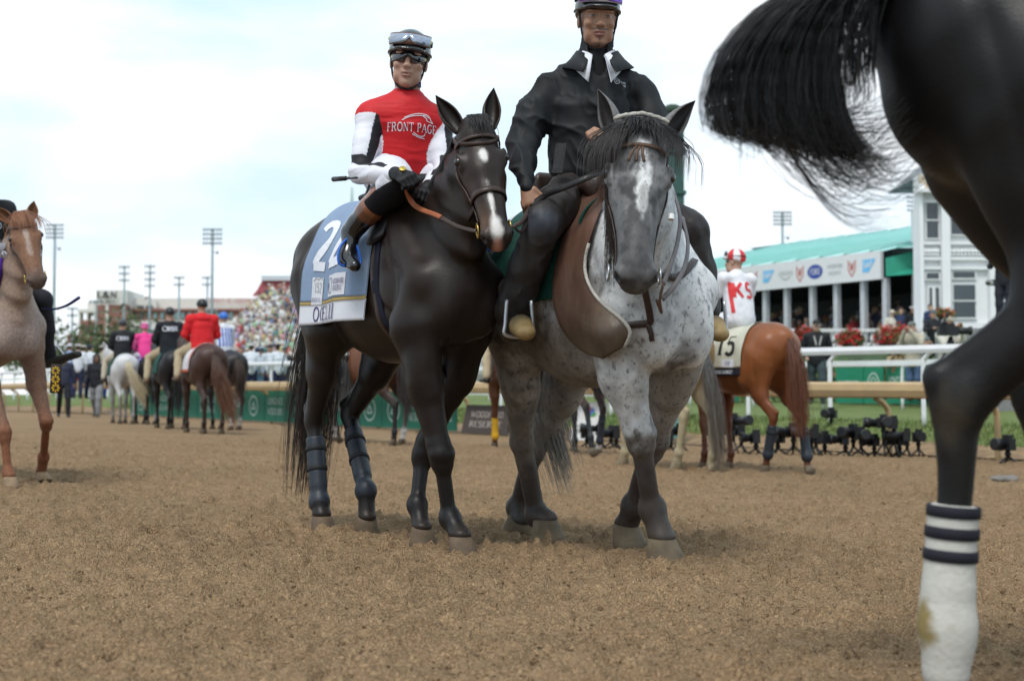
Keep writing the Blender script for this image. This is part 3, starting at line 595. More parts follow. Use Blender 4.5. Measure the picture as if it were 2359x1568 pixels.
m_dirt = nodes_dirt()
# one sheet: finer towards the camera, clods and hoof marks as real relief
ys = np.concatenate([[-40, -20, -8, -3, 0], 1.9 * np.exp(np.linspace(0, math.log(26 / 1.9), 860)), [28, 32, 38, 46, 60, 90, 140, 240]]); na = 820; Vg = []; cols = np.linspace(-1, 1, na)
X = np.zeros((len(ys), na)); Y = np.repeat(ys[:, None], na, 1)
for j, y_ in enumerate(ys): hwid = max(6, .46 * max(y_, 0) + 1.2) if 1.8 < y_ < 27 else None; X[j] = cols * (hwid if hwid else max(30, 1.6 * abs(y_)))
def edge_clip(X, Y):                                   # the dirt stops at the turf bank
    d = (X - R0[0]) * RN[0] + (Y - R0[1]) * RN[1]; over = np.maximum(d - .55, 0); return X - over * RN[0], Y - over * RN[1]
X, Y = edge_clip(X, Y); P2 = np.stack([X.ravel(), Y.ravel(), np.zeros(X.size)], 1); near = np.clip((27 - np.hypot(P2[:, 0], P2[:, 1])) / 6, 0, 1)
big = fbm(P2, 1.3, 3, 11) * .016; med = fbm(P2, 6.5, 3, 17); clod = np.maximum(fbm(P2 * np.array([1, 1, 1]), 17, 3, 23), -.15); fine = fbm(P2, 62, 2, 41)
Zr = big + .017 * med + .024 * clod * (1 + .6 * med) + .010 * fine
for i in range(170):                                   # hoof prints
    cx, cy = rng.uniform(-5, 5), rng.uniform(2.6, 13); a_ = rng.uniform(0, 6.28); dx, dy = P2[:, 0] - cx, P2[:, 1] - cy; m_ = (np.abs(dx) < .2) & (np.abs(dy) < .2); q = np.hypot(dx[m_], dy[m_]); Zr[m_] += -.034 * np.exp(-(q / .062) ** 4) + .013 * np.exp(-((q - .10) / .035) ** 2)
for hx_, hy_ in [((640 + x * .4464) * .9436, (700 + y * .4464) * .9436) for x, y in ((1066, 1462), (862, 1408), (348, 1345), (562, 1340))] + [((1160 + x * .4848) * .9436, (640 + y * .4848) * .9436) for x, y in ((912, 1500), (790, 1478), (355, 1400), (178, 1350))]:
    q = G(hx_, hy_); q = np.hypot(P2[:, 0] - q[0], (P2[:, 1] - q[1])); Zr += .010 * np.exp(-((q - .085) / .045) ** 2) * (1 + .5 * med)
Zg = gz(P2[:, 0]) + Zr * near - .006
V = np.stack([P2[:, 0], P2[:, 1], Zg], 1); nr = len(ys); idx = np.arange(nr * na).reshape(nr, na); F = np.stack([idx[:-1, :-1], idx[:-1, 1:], idx[1:, 1:], idx[1:, :-1]], -1).reshape(-1, 4)
tag(part('dirt_track', V, F, m_dirt, None, True), kind='structure')
# loose clods
ico = MB(); ico.ell((0, 0, 0), (1, 1, 1), 6); vi = np.concatenate(ico.V); fi = ico.F; nC = 26000; VV = []; rc = np.random.default_rng(9)
yy = 2.3 * np.exp(rc.random(nC) ** .9 * math.log(20 / 2.3)); xx = (rc.random(nC) * 2 - 1) * (.40 * yy + .4); sz = np.clip(rc.lognormal(-5.5, .42, nC), .0015, .011) * np.clip(.75 + yy / 14, .8, 1.7)
cl = MB(); Fq = []; keep = ((xx - R0[0]) * RN[0] + (yy - R0[1]) * RN[1]) < .3
base_noise = fbm(np.stack([xx, yy, 0 * xx], 1), 1.3, 3, 11) * .016 + .014 * fbm(np.stack([xx, yy, 0 * xx], 1), 6.5, 3, 17) + .012 * np.maximum(fbm(np.stack([xx, yy, 0 * xx], 1), 17, 3, 23), -.15)
k_ = np.where(keep)[0]; VV = (vi[None] * (sz[k_, None, None] * rc.uniform(.6, 1.25, (len(k_), 1, 3)) * np.array([1, 1, .75])) * rc.uniform(.8, 1.2, (len(k_), len(vi), 1))) + np.stack([xx[k_], yy[k_], gz(xx[k_]) + base_noise[k_] + sz[k_] * .10 - .006], 1)[:, None, :]
F4 = np.array([f for f in fi if len(f) == 4]); Fa = (F4[None] + (np.arange(len(k_)) * len(vi))[:, None, None]).reshape(-1, 4)
tag(part('dirt_clods', VV.reshape(-1, 3), Fa, m_dirt, None, True), 'loose clods of brown dirt scattered over the track', 'dirt', kind='stuff')
# turf course, bank and infield behind the rail
def grass_mat(name, c0, c1, s=6):
    m = bpy.data.materials.new(name); m.use_nodes = True; t = m.node_tree; b = t.nodes['Principled BSDF']; b.inputs['Roughness'].default_value = .9; b.inputs['Specular IOR Level'].default_value = .15; co = N(t, 'ShaderNodeTexCoord'); n = N(t, 'ShaderNodeTexNoise'); n.inputs['Scale'].default_value = s; n.inputs['Detail'].default_value = 6; r = N(t, 'ShaderNodeValToRGB'); r.color_ramp.elements[0].position = .3; r.color_ramp.elements[1].position = .7; r.color_ramp.elements[0].color = (*c0, 1); r.color_ramp.elements[1].color = (*c1, 1); t.links.new(co.outputs['Object'], n.inputs['Vector']); t.links.new(n.outputs['Fac'], r.inputs[0]); t.links.new(r.outputs[0], b.inputs['Base Color']); return m
m_turf = grass_mat('turf', (.085, .125, .035), (.15, .18, .065), 2.2)
ts = np.linspace(-190, 24, 430); prof = [(.50, -.03), (.75, .02), (1.05, .13), (1.35, .20), (1.7, .30), (2.1, .40), (2.7, .46), (4, .50), (8, .68), (10, .82), (16, .95), (30, 1.05), (80, 1.2)]
V = np.array([rail(t, o, z) + V3(0, 0, .03 * vnoise(np.array([[t * 1.7, o * 2, 0]]))[0] * (1 if o < 2.5 else .2)) for t in ts for o, z in prof]); k = len(prof); idx = np.arange(len(V)).reshape(len(ts), k); F = np.stack([idx[:-1, :-1], idx[:-1, 1:], idx[1:, 1:], idx[1:, :-1]], -1).reshape(-1, 4)
strip = lambda a, b: np.stack([idx[:-1, a:b], idx[:-1, a + 1:b + 1], idx[1:, a + 1:b + 1], idx[1:, a:b]], -1).reshape(-1, 4)
tag(part('dirt_bank', V, strip(0, 4), mat('bank_earth', (.22, .145, .08), .95, var=.35, vscale=5, bump=.8, bscale=30), None, True), kind='structure')
V2 = V + V3(0, 0, .004); tag(part('turf_course', V2, strip(3, k - 1), m_turf, None, True), kind='structure')
tag(part('infield_ground', [(-900, 60, -.6), (900, 60, -.6), (2500, 4000, -.6), (-2500, 4000, -.6)], [(0, 1, 2, 3)], grass_mat('infield', (.06, .10, .03), (.09, .13, .04), .02), None), kind='structure')
# grass blades on the bank and the near turf
rb_ = np.random.default_rng(4); nB = 26000; tb = rb_.uniform(-34, 9, nB); ob = 1.15 + np.abs(rb_.normal(0, .8, nB)) + rb_.uniform(0, 1, nB) ** 3 * 1.5; zo = np.interp(ob, [p[0] for p in prof], [p[1] for p in prof]); B0 = R0 + RD * tb[:, None] + RN * ob[:, None]; B0[:, 2] = gz(B0[:, 0]) + zo
hh_ = rb_.uniform(.03, .10, nB) * np.where(ob < 2.2, 1.1, .7); dr = rb_.normal(0, .35, (nB, 2)); w_ = .010; Vb = np.stack([B0 + V3(-w_, 0, 0), B0 + V3(w_, 0, 0), B0 + np.stack([dr[:, 0] * hh_, dr[:, 1] * hh_, hh_], 1)], 1).reshape(-1, 3)
gc = np.repeat(np.array([(.075, .125, .03)]) * rb_.uniform(.6, 1.4, (nB, 1)) + (rb_.random((nB, 1)) < .4) * np.array([(.11, .08, .035)]), 3, 0)
tag(part('bank_grass', Vb, np.arange(len(Vb)).reshape(-1, 3), mat('grass_blade', (1, 1, 1), .8, vc=True, var=.1), None, False, gc), 'rough green grass along the turf bank', 'grass', kind='stuff')

# ------------------------------------------------------------------ rails and boards
m_tan = mat('rail_tan', (.42, .30, .16), .55, var=.12, vscale=3); m_wht = mat('rail_white', (.72, .73, .75), .4, var=.06, vscale=4)
tr = thing('track_rail', 'long tan inside rail on curved posts beside the dirt', 'rail', tuple(rail(0)))
def beam(T, o, t0, t1, off, prof_, m, name, step=4.0, extra=0.0):
    tt = np.linspace(t0, t1, int((t1 - t0) / step) + 2); V = np.array([rail(t, off + a, z) for t in tt for a, z in prof_]) - o; k = len(prof_); F = [(i * k + j, i * k + (j + 1) % k, (i + 1) * k + (j + 1) % k, (i + 1) * k + j) for i in range(len(tt) - 1) for j in range(k)]; return part(name, V, F, m, T, False)
o_ = rail(0); beam(tr, o_, -150, 14, 0, [(-.10, .86), (-.13, .95), (-.11, 1.04), (-.04, 1.075), (.10, 1.07), (.14, 1.0), (.14, .88), (.02, .84)], m_tan, 'rail_beam')
pm = None
for i, t in enumerate(np.arange(rail_t(2003, 0) - 1.86 * 45, 14, 1.86)):
    b0 = rail(t, .42, -.05)
    if pm is None: mm = MB(); mm.tube(spline([(0, 0, 0), RN * .0 + V3(0, 0, .62), -RN * .10 + V3(0, 0, .80), -RN * .30 + V3(0, 0, .90)], 5), .042, 10); pm = mm.build('post', m_tan, tr, True); pm.location = b0 - o_
    else: q = pm.copy(); COLL.objects.link(q); q.location = b0 - o_
wr_ = thing('turf_rail', 'white gooseneck rail of the turf course', 'rail', tuple(rail(0, 2.4, .45))); o2 = rail(0, 2.4, .45)
beam(wr_, o2, -150, 14, 2.4, [(-.05, 1.60), (-.07, 1.66), (-.05, 1.73), (.05, 1.73), (.07, 1.66), (.05, 1.60)], m_wht, 'rail_beam'); pm = None
for t in np.arange(rail_t(1912, 2.4) - 1.97 * 40, 14, 1.97):
    b0 = rail(t, 2.4, .38) + RD * .0
    if pm is None: mm = MB(); mm.tube(spline([(0, 0, 0), (0, 0, 1.0), RD * .04 + V3(0, 0, 1.14), RD * .16 + V3(0, 0, 1.24), RD * .34 + V3(0, 0, 1.27)], 5), .040, 10); pm = mm.build('post', m_wht, wr_, True); pm.location = b0 - o2
    else: q = pm.copy(); COLL.objects.link(q); q.location = b0 - o2
w2 = thing('inner_turf_rail', 'thin white rail farther back on the turf', 'rail', tuple(rail(0, 8, .5))); o3 = rail(0, 8, .5); beam(w2, o3, -150, 14, 8, [(-.04, 1.62), (-.04, 1.74), (.04, 1.74), (.04, 1.62)], m_wht, 'rail_beam'); pm = None
for t in np.arange(-60, 14, 2.2):
    b0 = rail(t, 8, .66)
    if pm is None: mm = MB(); mm.tube(spline([(0, 0, 0), (0, 0, .85), RD * .08 + V3(0, 0, .96), RD * .2 + V3(0, 0, 1.0)], 4), .035, 8); pm = mm.build('post', m_wht, w2, True); pm.location = b0 - o3
    else: q = pm.copy(); COLL.objects.link(q); q.location = b0 - o3
def board(name, label, x0, x1, off, z0, z1, m, art, lean=0.0, group=None, back=True):
    t0, t1 = rail_t(x0, off), rail_t(x1, off); a, b_ = rail(t0, off, z0), rail(t1, off, z0); T = thing(name, label, 'sign board', tuple(a), 0, group); U = nrm(b_ - a); Wd = np.linalg.norm(b_ - a); up = nrm(V3(0, 0, 1) + RN * lean); nn = np.cross(U, up); mm = MB(); mm.obox((0, 0, 0) - nn * .03, U * Wd, nn * .03, up * (z1 - z0)); mm.build('panel', m, T); fn = planar(U * Wd / 2 + up * (z1 - z0) / 2, U, up, .004); art(T, fn, Wd, z1 - z0); return T
m_bg = mat('banner_green', (.012, .135, .085), .7, var=.12, vscale=3); m_bb = mat('board_brown', (.055, .040, .034), .7); m_bw = mat('board_white', (.62, .62, .62), .6); PI = ink('pale', (.40, .50, .46)); PW = ink('board_white', (.62, .64, .63))
def art_ring(T, fn, W, H, tx=None):
    outline('emblem', arc(0, 0, H * .32, H * .32, 0, 360, 20), fn, H * .05, PI, T); outline('emblem', [(-H * .15, -H * .1), (0, H * .12), (H * .15, -H * .1), (-H * .15, -H * .1)], fn, H * .05, PI, T)
def art_two(a, b_, m=None, w=.72):
    def f(T, fn, W, H):
        if b_: lettering('lettering', a, lambda x, y, l=0: fn(x, y + H * .17, l), H * .20, m or PI, T, width=W * w); lettering('lettering', b_, lambda x, y, l=0: fn(x, y - H * .17, l), H * .20, m or PI, T, width=W * w)
        else: lettering('lettering', a, fn, H * .24, m or PI, T, width=W * w)
    return f
def art_oval(T, fn, W, H): outline('emblem', arc(0, 0, H * .20, H * .34, 0, 360, 20), fn, H * .05, PI, T); outline('emblem', arc(0, 0, H * .10, H * .22, 0, 360, 14), fn, H * .04, PI, T)
def art_ford(T, fn, W, H): outline('emblem', arc(0, 0, H * .55, H * .30, 0, 360, 24), fn, H * .04, PW, T); lettering('lettering', 'FORD', fn, H * .26, PW, T, width=H * .7)
def art_chev(T, fn, W, H): lettering('lettering', 'LONGINES', lambda x, y, l=0: fn(x, y + H * .10, l), H * .26, PW, T, width=W * .78); outline('emblem', [(-W * .2, -H * .12), (0, -H * .26), (W * .2, -H * .12)], fn, H * .05, PW, T)
xs = [300, 352, 405, 455, 505, 560, 610, 660, 715, 770, 825, 880, 935, 990, 1052]; arts = [art_ring, art_two('LONGINES', 'ELEGANCE'), art_ring, art_two('WOODFORD', 'RESERVE'), art_chev, art_ring, art_two('LONGINES', 'WOODFORD'), art_oval, art_two('TWIN', 'SPIRES'), art_chev, art_ring, art_ring, art_two('WOODFORD', 'RESERVE'), art_two('SPIRES', 'EVEN')]
ordn = ['first', 'second', 'third', 'fourth', 'fifth', 'sixth', 'seventh', 'eighth', 'ninth', 'tenth', 'eleventh', 'twelfth', 'thirteenth', 'fourteenth', 'fifteenth', 'sixteenth', 'seventeenth', 'eighteenth', 'nineteenth', 'twentieth', 'twenty-first', 'twenty-second']
for i in range(len(xs) - 1): board('rail_banner', 'green sponsor banner under the tan rail, %s from the left' % ordn[i], xs[i] + 1, xs[i + 1] - 1, .30, .04, .84, m_bg, arts[i], .0, 'green banners under the rail')
board('sponsor_board', 'brown sponsor board with pale serif lettering leaning under the rail', 1062, 1168, .0, .02, .62, m_bb, art_two('WOODFORD', 'RESERVE', ink('board_beige', (.36, .32, .29)), .70), .25)
def art_pea(T, fn, W, H):
    for i, (c, a) in enumerate((((.55, .30, .04), 150), ((.5, .10, .05), 120), ((.40, .06, .07), 95), ((.06, .12, .35), 72), ((.08, .18, .40), 50), ((.06, .30, .06), 22))):
        d = V3(math.cos(R(a)), math.sin(R(a)), 0); q = V3(-d[1], d[0], 0); o = V3(0, H * .10, 0); pts = [o + d * H * .04, o + d * H * .22 + q * H * .055, o + d * H * .30, o + d * H * .22 - q * H * .055]; part('feather', [fn(p[0], p[1], .001 * i) for p in pts], [(0, 3, 2, 1)], ink('f%d' % i, c), T, False)
    lettering('lettering', 'SPORTS', lambda x, y, l=0: fn(x, y - H * .22, l), H * .20, ink('board_grey', (.13, .12, .12)), T, width=W * .72, serif=False, thick=.17)
board('broadcast_board', 'white board with coloured feathers and Sports lettering under the rail', 1312, 1382, -.05, .0, .72, m_bw, art_pea, .25)
board('fence_panel', 'teal panel under the rail behind the spotted pony', 1528, 1574, .6, .1, 1.15, mat('panel_teal', (.16, .33, .30), .6), lambda *a: None)
for i, (x0, x1, a_, lb_) in enumerate(((1925, 1988, art_two('TWINSPIRES.COM', None, PW, .8), 'green turf board with web address'), (1990, 2034, art_oval, 'green turf board with oval emblem'), (2042, 2096, art_chev, 'green turf board with longines lettering and winged chevron'), (2098, 2140, art_two('WOODFORD', 'RESERVE', PW), 'green turf board with two line lettering behind man in jeans'), (2142, 2186, art_ford, 'green turf board with wide ring emblem'), (2188, 2230, art_ring, 'green turf board at the right by the black horse'), (1640, 1700, art_chev, 'green turf board behind the pony\'s tail'))):
    board('turf_board', lb_, x0, x1, 9.2, .82, 1.64, mat('banner_green2', (.012, .20, .115), .6), a_, 0, 'green boards on the turf')
hd0 = thing('flower_hedge', 'low clipped hedge above the green turf boards', 'hedge', tuple(rail(0, 9.9, .5))); LV = []; rh_ = np.random.default_rng(8)
for i in range(5000): t = rh_.uniform(rail_t(1600, 9.9), rail_t(2290, 9.9)); p = rail(t, 9.9 + rh_.normal(0, .16), .8 + rh_.uniform(0, 1.05)); d = rh_.normal(0, .05, (2, 3)); LV += [p, p + d[0], p + d[1]]
LV = np.array(LV) - rail(0, 9.9, .5); part('foliage', LV, np.arange(len(LV)).reshape(-1, 3), mat('hedge_leaf', (1, 1, 1), .7, vc=True, var=.1), hd0, False, np.repeat(np.array([(.07, .13, .025)]) * rh_.uniform(.4, 1.6, (5000, 1)), 3, 0))

# ================================================================== dark bay racehorse and its jockey
LOC22 = (-.54, 6.75, 0.011); YAW22 = R(-60); S22 = 1.02
h22 = lambda vx, vy, y: hl(LOC22, YAW22, S22, vx, vy, y)
p22 = lambda vx, vy, Y: w2l(LOC22, YAW22, S22, P(vx, vy, Y))
d22 = lambda v: w2l((0, 0, 0), YAW22, 1, v)
def nv(x, y): return ((640 + x * .4464) * .9436, (700 + y * .4464) * .9436)     # crop px -> view px
def auto_leg(loc, yaw, sc, mid, fet, hoof, lat, dx=0.0, dy=0.0, **kw):       # lower leg joints from where they stand on the track
    fn = lambda q, y: hl(loc, yaw, sc, q[0], q[1], y); ho = w2l(loc, yaw, sc, G(*hoof)) + V3(dx, dy, -.010); k = fn(mid, .45 * ho[1] + .55 * lat)
    d = dict(hoof=ho, fet=fn(fet, ho[1] * .93 + .07 * lat), knee=k, hock=k); d.update({a_: np.asarray(v_, float) for a_, v_ in kw.items()}); return d
l22 = lambda *a, **k: auto_leg(LOC22, YAW22, S22, *a, **k)
legs22 = dict(
    RF=l22(nv(980, 922), nv(1026, 1262), nv(1066, 1462), -.13, .05, elbow=(.50, -.165, .91)),
    LF=l22(nv(880, 905), nv(848, 1190), nv(862, 1408), .13, .02, elbow=(.36, .165, .91), axis=(.25, 0, 1)),
    RH=l22(nv(283, 725), nv(316, 1175), nv(348, 1345), -.15, -.03),
    LH=l22(nv(478, 700), nv(570, 1115), nv(562, 1340), .15, .0, axis=(.5, 0, 1)))
BAY = dict(body=(.0165, .0092, .0065), belly=(.0165, .0095, .0065), neck=(.0150, .0088, .0065), head=(.019, .012, .0095), muzzle=(.020, .016, .0145), upleg=(.015, .0105, .009), lowleg=(.012, .0105, .011), chest=(.015, .010, .0085))
Wt_ = (.62, .60, .58)
poll22 = p22(1094, 268, 5.95); muz22 = p22(1150, 540, 5.74)
paint22 = [('head', (.20, 0, .004), (.028, .06, .016), Wt_, .35, .5), ('head', (.43, 0, -.004), (.095, .06, .009), Wt_, .3, .3), ('head', (.535, 0, -.006), (.055, .08, .027), Wt_, .3, .25),
           ('head', (.60, -.07, -.006), (.024, .05, .020), (.42, .20, .15), .5, .2), ('head', (.33, -.10, .06), (.13, .05, .04), (.055, .026, .015), .9, .2), ('head', (.33, -.10, -.06), (.13, .05, .04), (.06, .028, .015), .9, .2),
           ('head', (.50, -.03, -.045), (.05, .05, .025), (.09, .045, .025), .8, .2), ('body', (-.45, -.28, 1.28), (.30, .12, .2), (.020, .013, .010), .9, .2)]
paint22 += [('head', (.582, -.040, .062 * q), (.024, .022, .014), (.006, .005, .005), .4, .1) for q in (1, -1)]  # nostril hollows: their shade painted in as near-black colour
bay = horse('racehorse', 'dark bay racehorse with white snip and blue saddle cloth numbered 22', LOC22, YAW22, S22, BAY, legs22, poll22, muz22 - poll22, d22((.12, -1, .30)), .0085,
            hs=.97, hw=1.08, bone=1.1, paint=paint22, cmat=coat_mat('coat_bay', .41, spec=.25), ears=((-.96, .12, .26, .9, .25, .20), (-.93, .12, .40, .9, .15, .20)), hoofcol=(.105, .072, .045))

# ================================================================== spotted grey pony
LOCP = (.37, 6.42, -.008); YAWP = R(-62); SP = 1.0
hp_ = lambda vx, vy, y: hl(LOCP, YAWP, SP, vx, vy, y)
pp_ = lambda vx, vy, Y: w2l(LOCP, YAWP, SP, P(vx, vy, Y))
dp_ = lambda v: w2l((0, 0, 0), YAWP, 1, v)
def nw(x, y): return ((1160 + x * .4848) * .9436, (640 + y * .4848) * .9436)
lp = lambda *a, **k: auto_leg(LOCP, YAWP, SP, *a, **k)
legsP = dict(
    RF=lp(nw(830, 865), nw(890, 1240), nw(922, 1508), -.17, .05, elbow=(.45, -.19, .93)),
    LF=lp(nw(895, 905), nw(800, 1225), nw(772, 1430), .17, .0, elbow=(.40, .19, .93)),
    RH=lp(nw(235, 905), nw(310, 1270), nw(355, 1400), -.16, .02),
    LH=lp(nw(290, 960), nw(215, 1235), nw(178, 1350), .14, .05, axis=(.9, 0, .8)))
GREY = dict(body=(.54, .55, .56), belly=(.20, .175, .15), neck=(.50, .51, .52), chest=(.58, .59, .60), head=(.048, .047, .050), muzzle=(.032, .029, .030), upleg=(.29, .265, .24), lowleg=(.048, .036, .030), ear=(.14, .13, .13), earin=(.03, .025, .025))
def spotted(name):
    m = coat_mat(name, .5, .25, 9, .25); t = m.node_tree; b = t.nodes['Principled BSDF']; src = b.inputs['Base Color'].links[0].from_socket; co = N(t, 'ShaderNodeTexCoord'); ln = t.links.new; prev = src
    for sc_, lo, hi, f, st, c in ((9, .50, .72, .55, (1, 1, .8), (.10, .098, .10, 1)), (62, .56, .72, .70, (1, 1, .7), (.04, .038, .04, 1)), (26, .59, .72, .72, (1, 1, .6), (.04, .037, .038, 1))):
        mp_ = N(t, 'ShaderNodeMapping'); mp_.inputs['Scale'].default_value = st; mp_.inputs['Location'].default_value = (sc_, 1.3, 2.2); n = N(t, 'ShaderNodeTexNoise'); n.inputs['Scale'].default_value = sc_; n.inputs['Detail'].default_value = 3; n.inputs['Roughness'].default_value = .55; r = N(t, 'ShaderNodeMapRange'); r.inputs['From Min'].default_value = lo; r.inputs['From Max'].default_value = hi; r.inputs['To Max'].default_value = f
        mx_ = N(t, 'ShaderNodeMixRGB'); mx_.inputs[2].default_value = c; ln(co.outputs['Object'], mp_.inputs[0]); ln(mp_.outputs[0], n.inputs['Vector']); ln(n.outputs['Fac'], r.inputs['Value']); ln(r.outputs[0], mx_.inputs[0]); ln(prev, mx_.inputs[1]); prev = mx_.outputs[0]
    ln(prev, b.inputs['Base Color']); return m
pollP = pp_(1478, 278, 5.34); muzP = pp_(1466, 668, 5.12)
paintP = [('head', (.13, 0, .0), (.09, .09, .055), (.17, .17, .175), .6, 1.1), ('head', (.36, 0, .045), (.08, .05, .010), (.24, .24, .24), .6, 1.3), ('head', (.36, 0, -.04), (.08, .05, .010), (.24, .24, .24), .6, 1.3),
          ('body', (.45, -.2, .80), (.2, .2, .24), (.60, .61, .62), .6, .4), ('head', (.30, -.08, .085), (.14, .09, .05), (.20, .20, .205), .9, 1.5), ('head', (.30, -.08, -.085), (.14, .09, .05), (.20, .20, .205), .9, 1.5), ('head', (.44, -.03, .0), (.10, .06, .07), (.10, .098, .10), .9, 1.6), ('body', (-.62, -.26, 1.02), (.28, .2, .38), (.075, .066, .056), .5, .5), ('body', (-.55, -.1, .62), (.16, .16, .22), (.14, .115, .09), .6, .4), ('body', (.35, -.25, 1.0), (.16, .12, .2), (.20, .18, .165), .6, .6), ('body', (-.3, -.24, .95), (.4, .14, .10), (.13, .115, .10), .6, .5), ('body', (.55, 0, .86), (.16, .07, .09), (.05, .04, .035), .5, .3)]
paintP += [('head', (.19, 0, .006), (.115, .06, .021), (.66, .66, .66), .35, .9), ('head', (.30, 0, .012), (.05, .05, .008), (.40, .40, .40), .5, 1.0)] + [('head', (.582, -.040, .062 * q), (.024, .022, .014), (.006, .005, .005), .4, .1) for q in (1, -1)]  # blaze, then the dark of the nostril hollows painted into the coat colour
pony = horse('lead_pony', 'spotted grey lead pony with dark knees and leather chest shield', LOCP, YAWP, SP, GREY, legsP, pollP, muzP - pollP, dp_((.02, -1, .08)), .0085,
             fat=1.04, deep=.07, bone=1.40, hs=1.10, hw=1.16, paint=paintP, cmat=spotted('coat_pony'), ears=((-.80, .05, .62, .6, .8, .20), (-.9, .1, .42, .5, .85, .19)), hoofcol=(.14, .105, .066), neckw=1.15)

# ------------------------------------------------------------------ people
cloth = lambda name, col, rough=.8, bump=.25, bs=55, var=.10, **k: mat('cloth_' + name, col, rough, var=var, vscale=6, bump=bump, bscale=bs, spec=.25, **k)
vcloth = lambda name, rough=.75, bump=.2, bs=60, **k: mat('vcloth_' + name, (1, 1, 1), rough, var=.08, vscale=8, bump=bump, bscale=bs, vc=True, spec=.3, **k)
def frame(F, U=(0, 0, 1)):
    F = nrm(F); S = nrm(np.cross(U, F)); return F, S, np.cross(F, S)
def face_sdf(c, F, U=(0, 0, 1), s=1.0, skin=(.42, .24, .16), lip=None, neck=None, detail=True):
    F, Sd, U = frame(F, U); c = np.asarray(c, float); M = np.array([F, Sd, U]); S = SDF(); w = lambda x, y, z: c + (F * x + Sd * y + U * z) * s
    e = lambda x, y, z, r, k, col=skin, op='u': S.ell(w(x, y, z), np.array(r) * s, k * s, col, op, M)
    e(-.012, 0, .032, (.100, .078, .092), .03); e(.022, 0, -.035, (.074, .062, .082), .03); e(.030, 0, -.083, (.050, .050, .036), .03); e(.068, 0, -.103, (.022, .024, .018), .02)
    if detail:
        for q in (1, -1):
            e(.078, .030 * q, .030, (.020, .030, .010), .012); e(.062, .046 * q, -.022, (.028, .020, .020), .02); e(.098, .032 * q, .008, (.014, .019, .011), .010, None, 's')
            e(.076, .032 * q, .008, (.016, .017, .015), .005); e(.100, .0125 * q, -.030, (.013, .009, .008), .006); e(-.004, .080 * q, -.008, (.018, .010, .031), .008); e(.044, .050 * q, -.07, (.03, .012, .03), .02)
            e(.106, .008 * q, -.040, (.006, .004, .003), .003, None, 's')
        S.cone(w(.086, 0, .016), w(.107, 0, -.026), .009 * s, .0125 * s, .012 * s, skin)
        e(.087, 0, -.055, (.014, .026, .014), .012); e(.096, 0, -.058, (.009, .023, .0058), .006, lip or skin); e(.093, 0, -.072, (.010, .019, .0070), .006, lip or skin); e(.103, 0, -.0645, (.012, .024, .0014), .002, None, 's')
    if neck is not None: S.cone(w(-.02, 0, -.07), neck, .058 * s, .062 * s, .03, skin)
    return S, w
def fist(S, wrist, dirf, nor, thumb, s=1.0, skin=(.42, .24, .16), curl=1.0):    # a hand closed on something: palm, four bent fingers, thumb
    d = nrm(dirf); n = nrm(np.asarray(nor, float) - d * np.dot(nor, d)); t = np.cross(d, n) * (1 if np.dot(np.cross(d, n), thumb) > 0 else -1); w = np.asarray(wrist, float)
    S.ecap(w - d * .01, w + d * .075 * s, (.024 * s, .017 * s), (.040 * s, .016 * s), t, .012, skin)
    for i, (o, l, r) in enumerate(((.031, .040, .0100), (.0105, .044, .0104), (-.0105, .041, .0100), (-.031, .033, .0088))):
        a = w + d * .082 * s + t * o * s; b = a + (d * (1 - .55 * curl) - n * curl * .75) * l * s; c_ = b + (-d * .75 * curl - n * .6 + d * .3 * (1 - curl)) * l * .75 * s; e = c_ + (-d * .7 * curl + n * .25) * l * .45 * s
        S.chain([a - d * .02 * s, a, b, c_, e], [r * s * 1.05, r * s * 1.1, r * s, r * s * .92, r * s * .8], .0035, skin)
    a = w + d * .022 * s + t * .028 * s; b = a + (d * .028 + t * .020 - n * .012) * s; c_ = b + (d * .026 - n * .018 - t * .006) * s; e = c_ + (d * .012 - n * .012 - t * .018) * s
    S.chain([a, b, c_, e], [.014 * s, .0115 * s, .0105 * s, .0085 * s], .006, skin)
def wrinkle(V, F, amp=.006, f=9.0, st=(1, 1, .35), seed=0, M=None):
    n = normals(V, F); q = V @ (np.eye(3) if M is None else M).T; d = 1 - np.abs(fbm(q * np.array(st), f, 3, seed)) * 2; return V + n * (amp * d)[:, None]
def folds(V, F, amp, f, st, seed, tilt=0.0):              # thin raised creases with flat cloth between them
    n = normals(V, F); c_, s_ = math.cos(tilt), math.sin(tilt); q = np.stack([V[:, 0] * c_ + V[:, 2] * s_, V[:, 1], -V[:, 0] * s_ + V[:, 2] * c_], 1) * np.array(st); r = (1 - np.abs(fbm(q, f, 2, seed))) ; return V + n * (amp * (np.clip(r, 0, 1) ** 4 - .35))[:, None]
def limb(S, pts, rs, col=None, k=.03): S.chain(pts, rs, k, col); return S
def torso(S, pel, chest, neck, sh_l, sh_r, col, w=1.0, d=1.0, hip=True):
    sd = nrm(np.asarray(sh_l) - sh_r); pel, chest, neck = (np.asarray(q, float) for q in (pel, chest, neck)); mid = (pel + chest) / 2
    if hip: S.ecap(pel - nrm(chest - pel) * .04, pel + (chest - pel) * .2, (.155 * w, .115 * d), (.150 * w, .11 * d), sd, .05, col)
    S.ecap(pel + (chest - pel) * .15, mid, (.150 * w, .11 * d), (.142 * w, .105 * d), sd, .05, col); S.ecap(mid, chest, (.142 * w, .105 * d), (.168 * w, .118 * d), sd, .06, col)
    S.cone(neck - (neck - chest) * .25, sh_l, .07 * w, .068 * w, .05, col); S.cone(neck - (neck - chest) * .25, sh_r, .07 * w, .068 * w, .05, col); S.cone(chest, neck, .10 * w, .06 * w, .05, col)
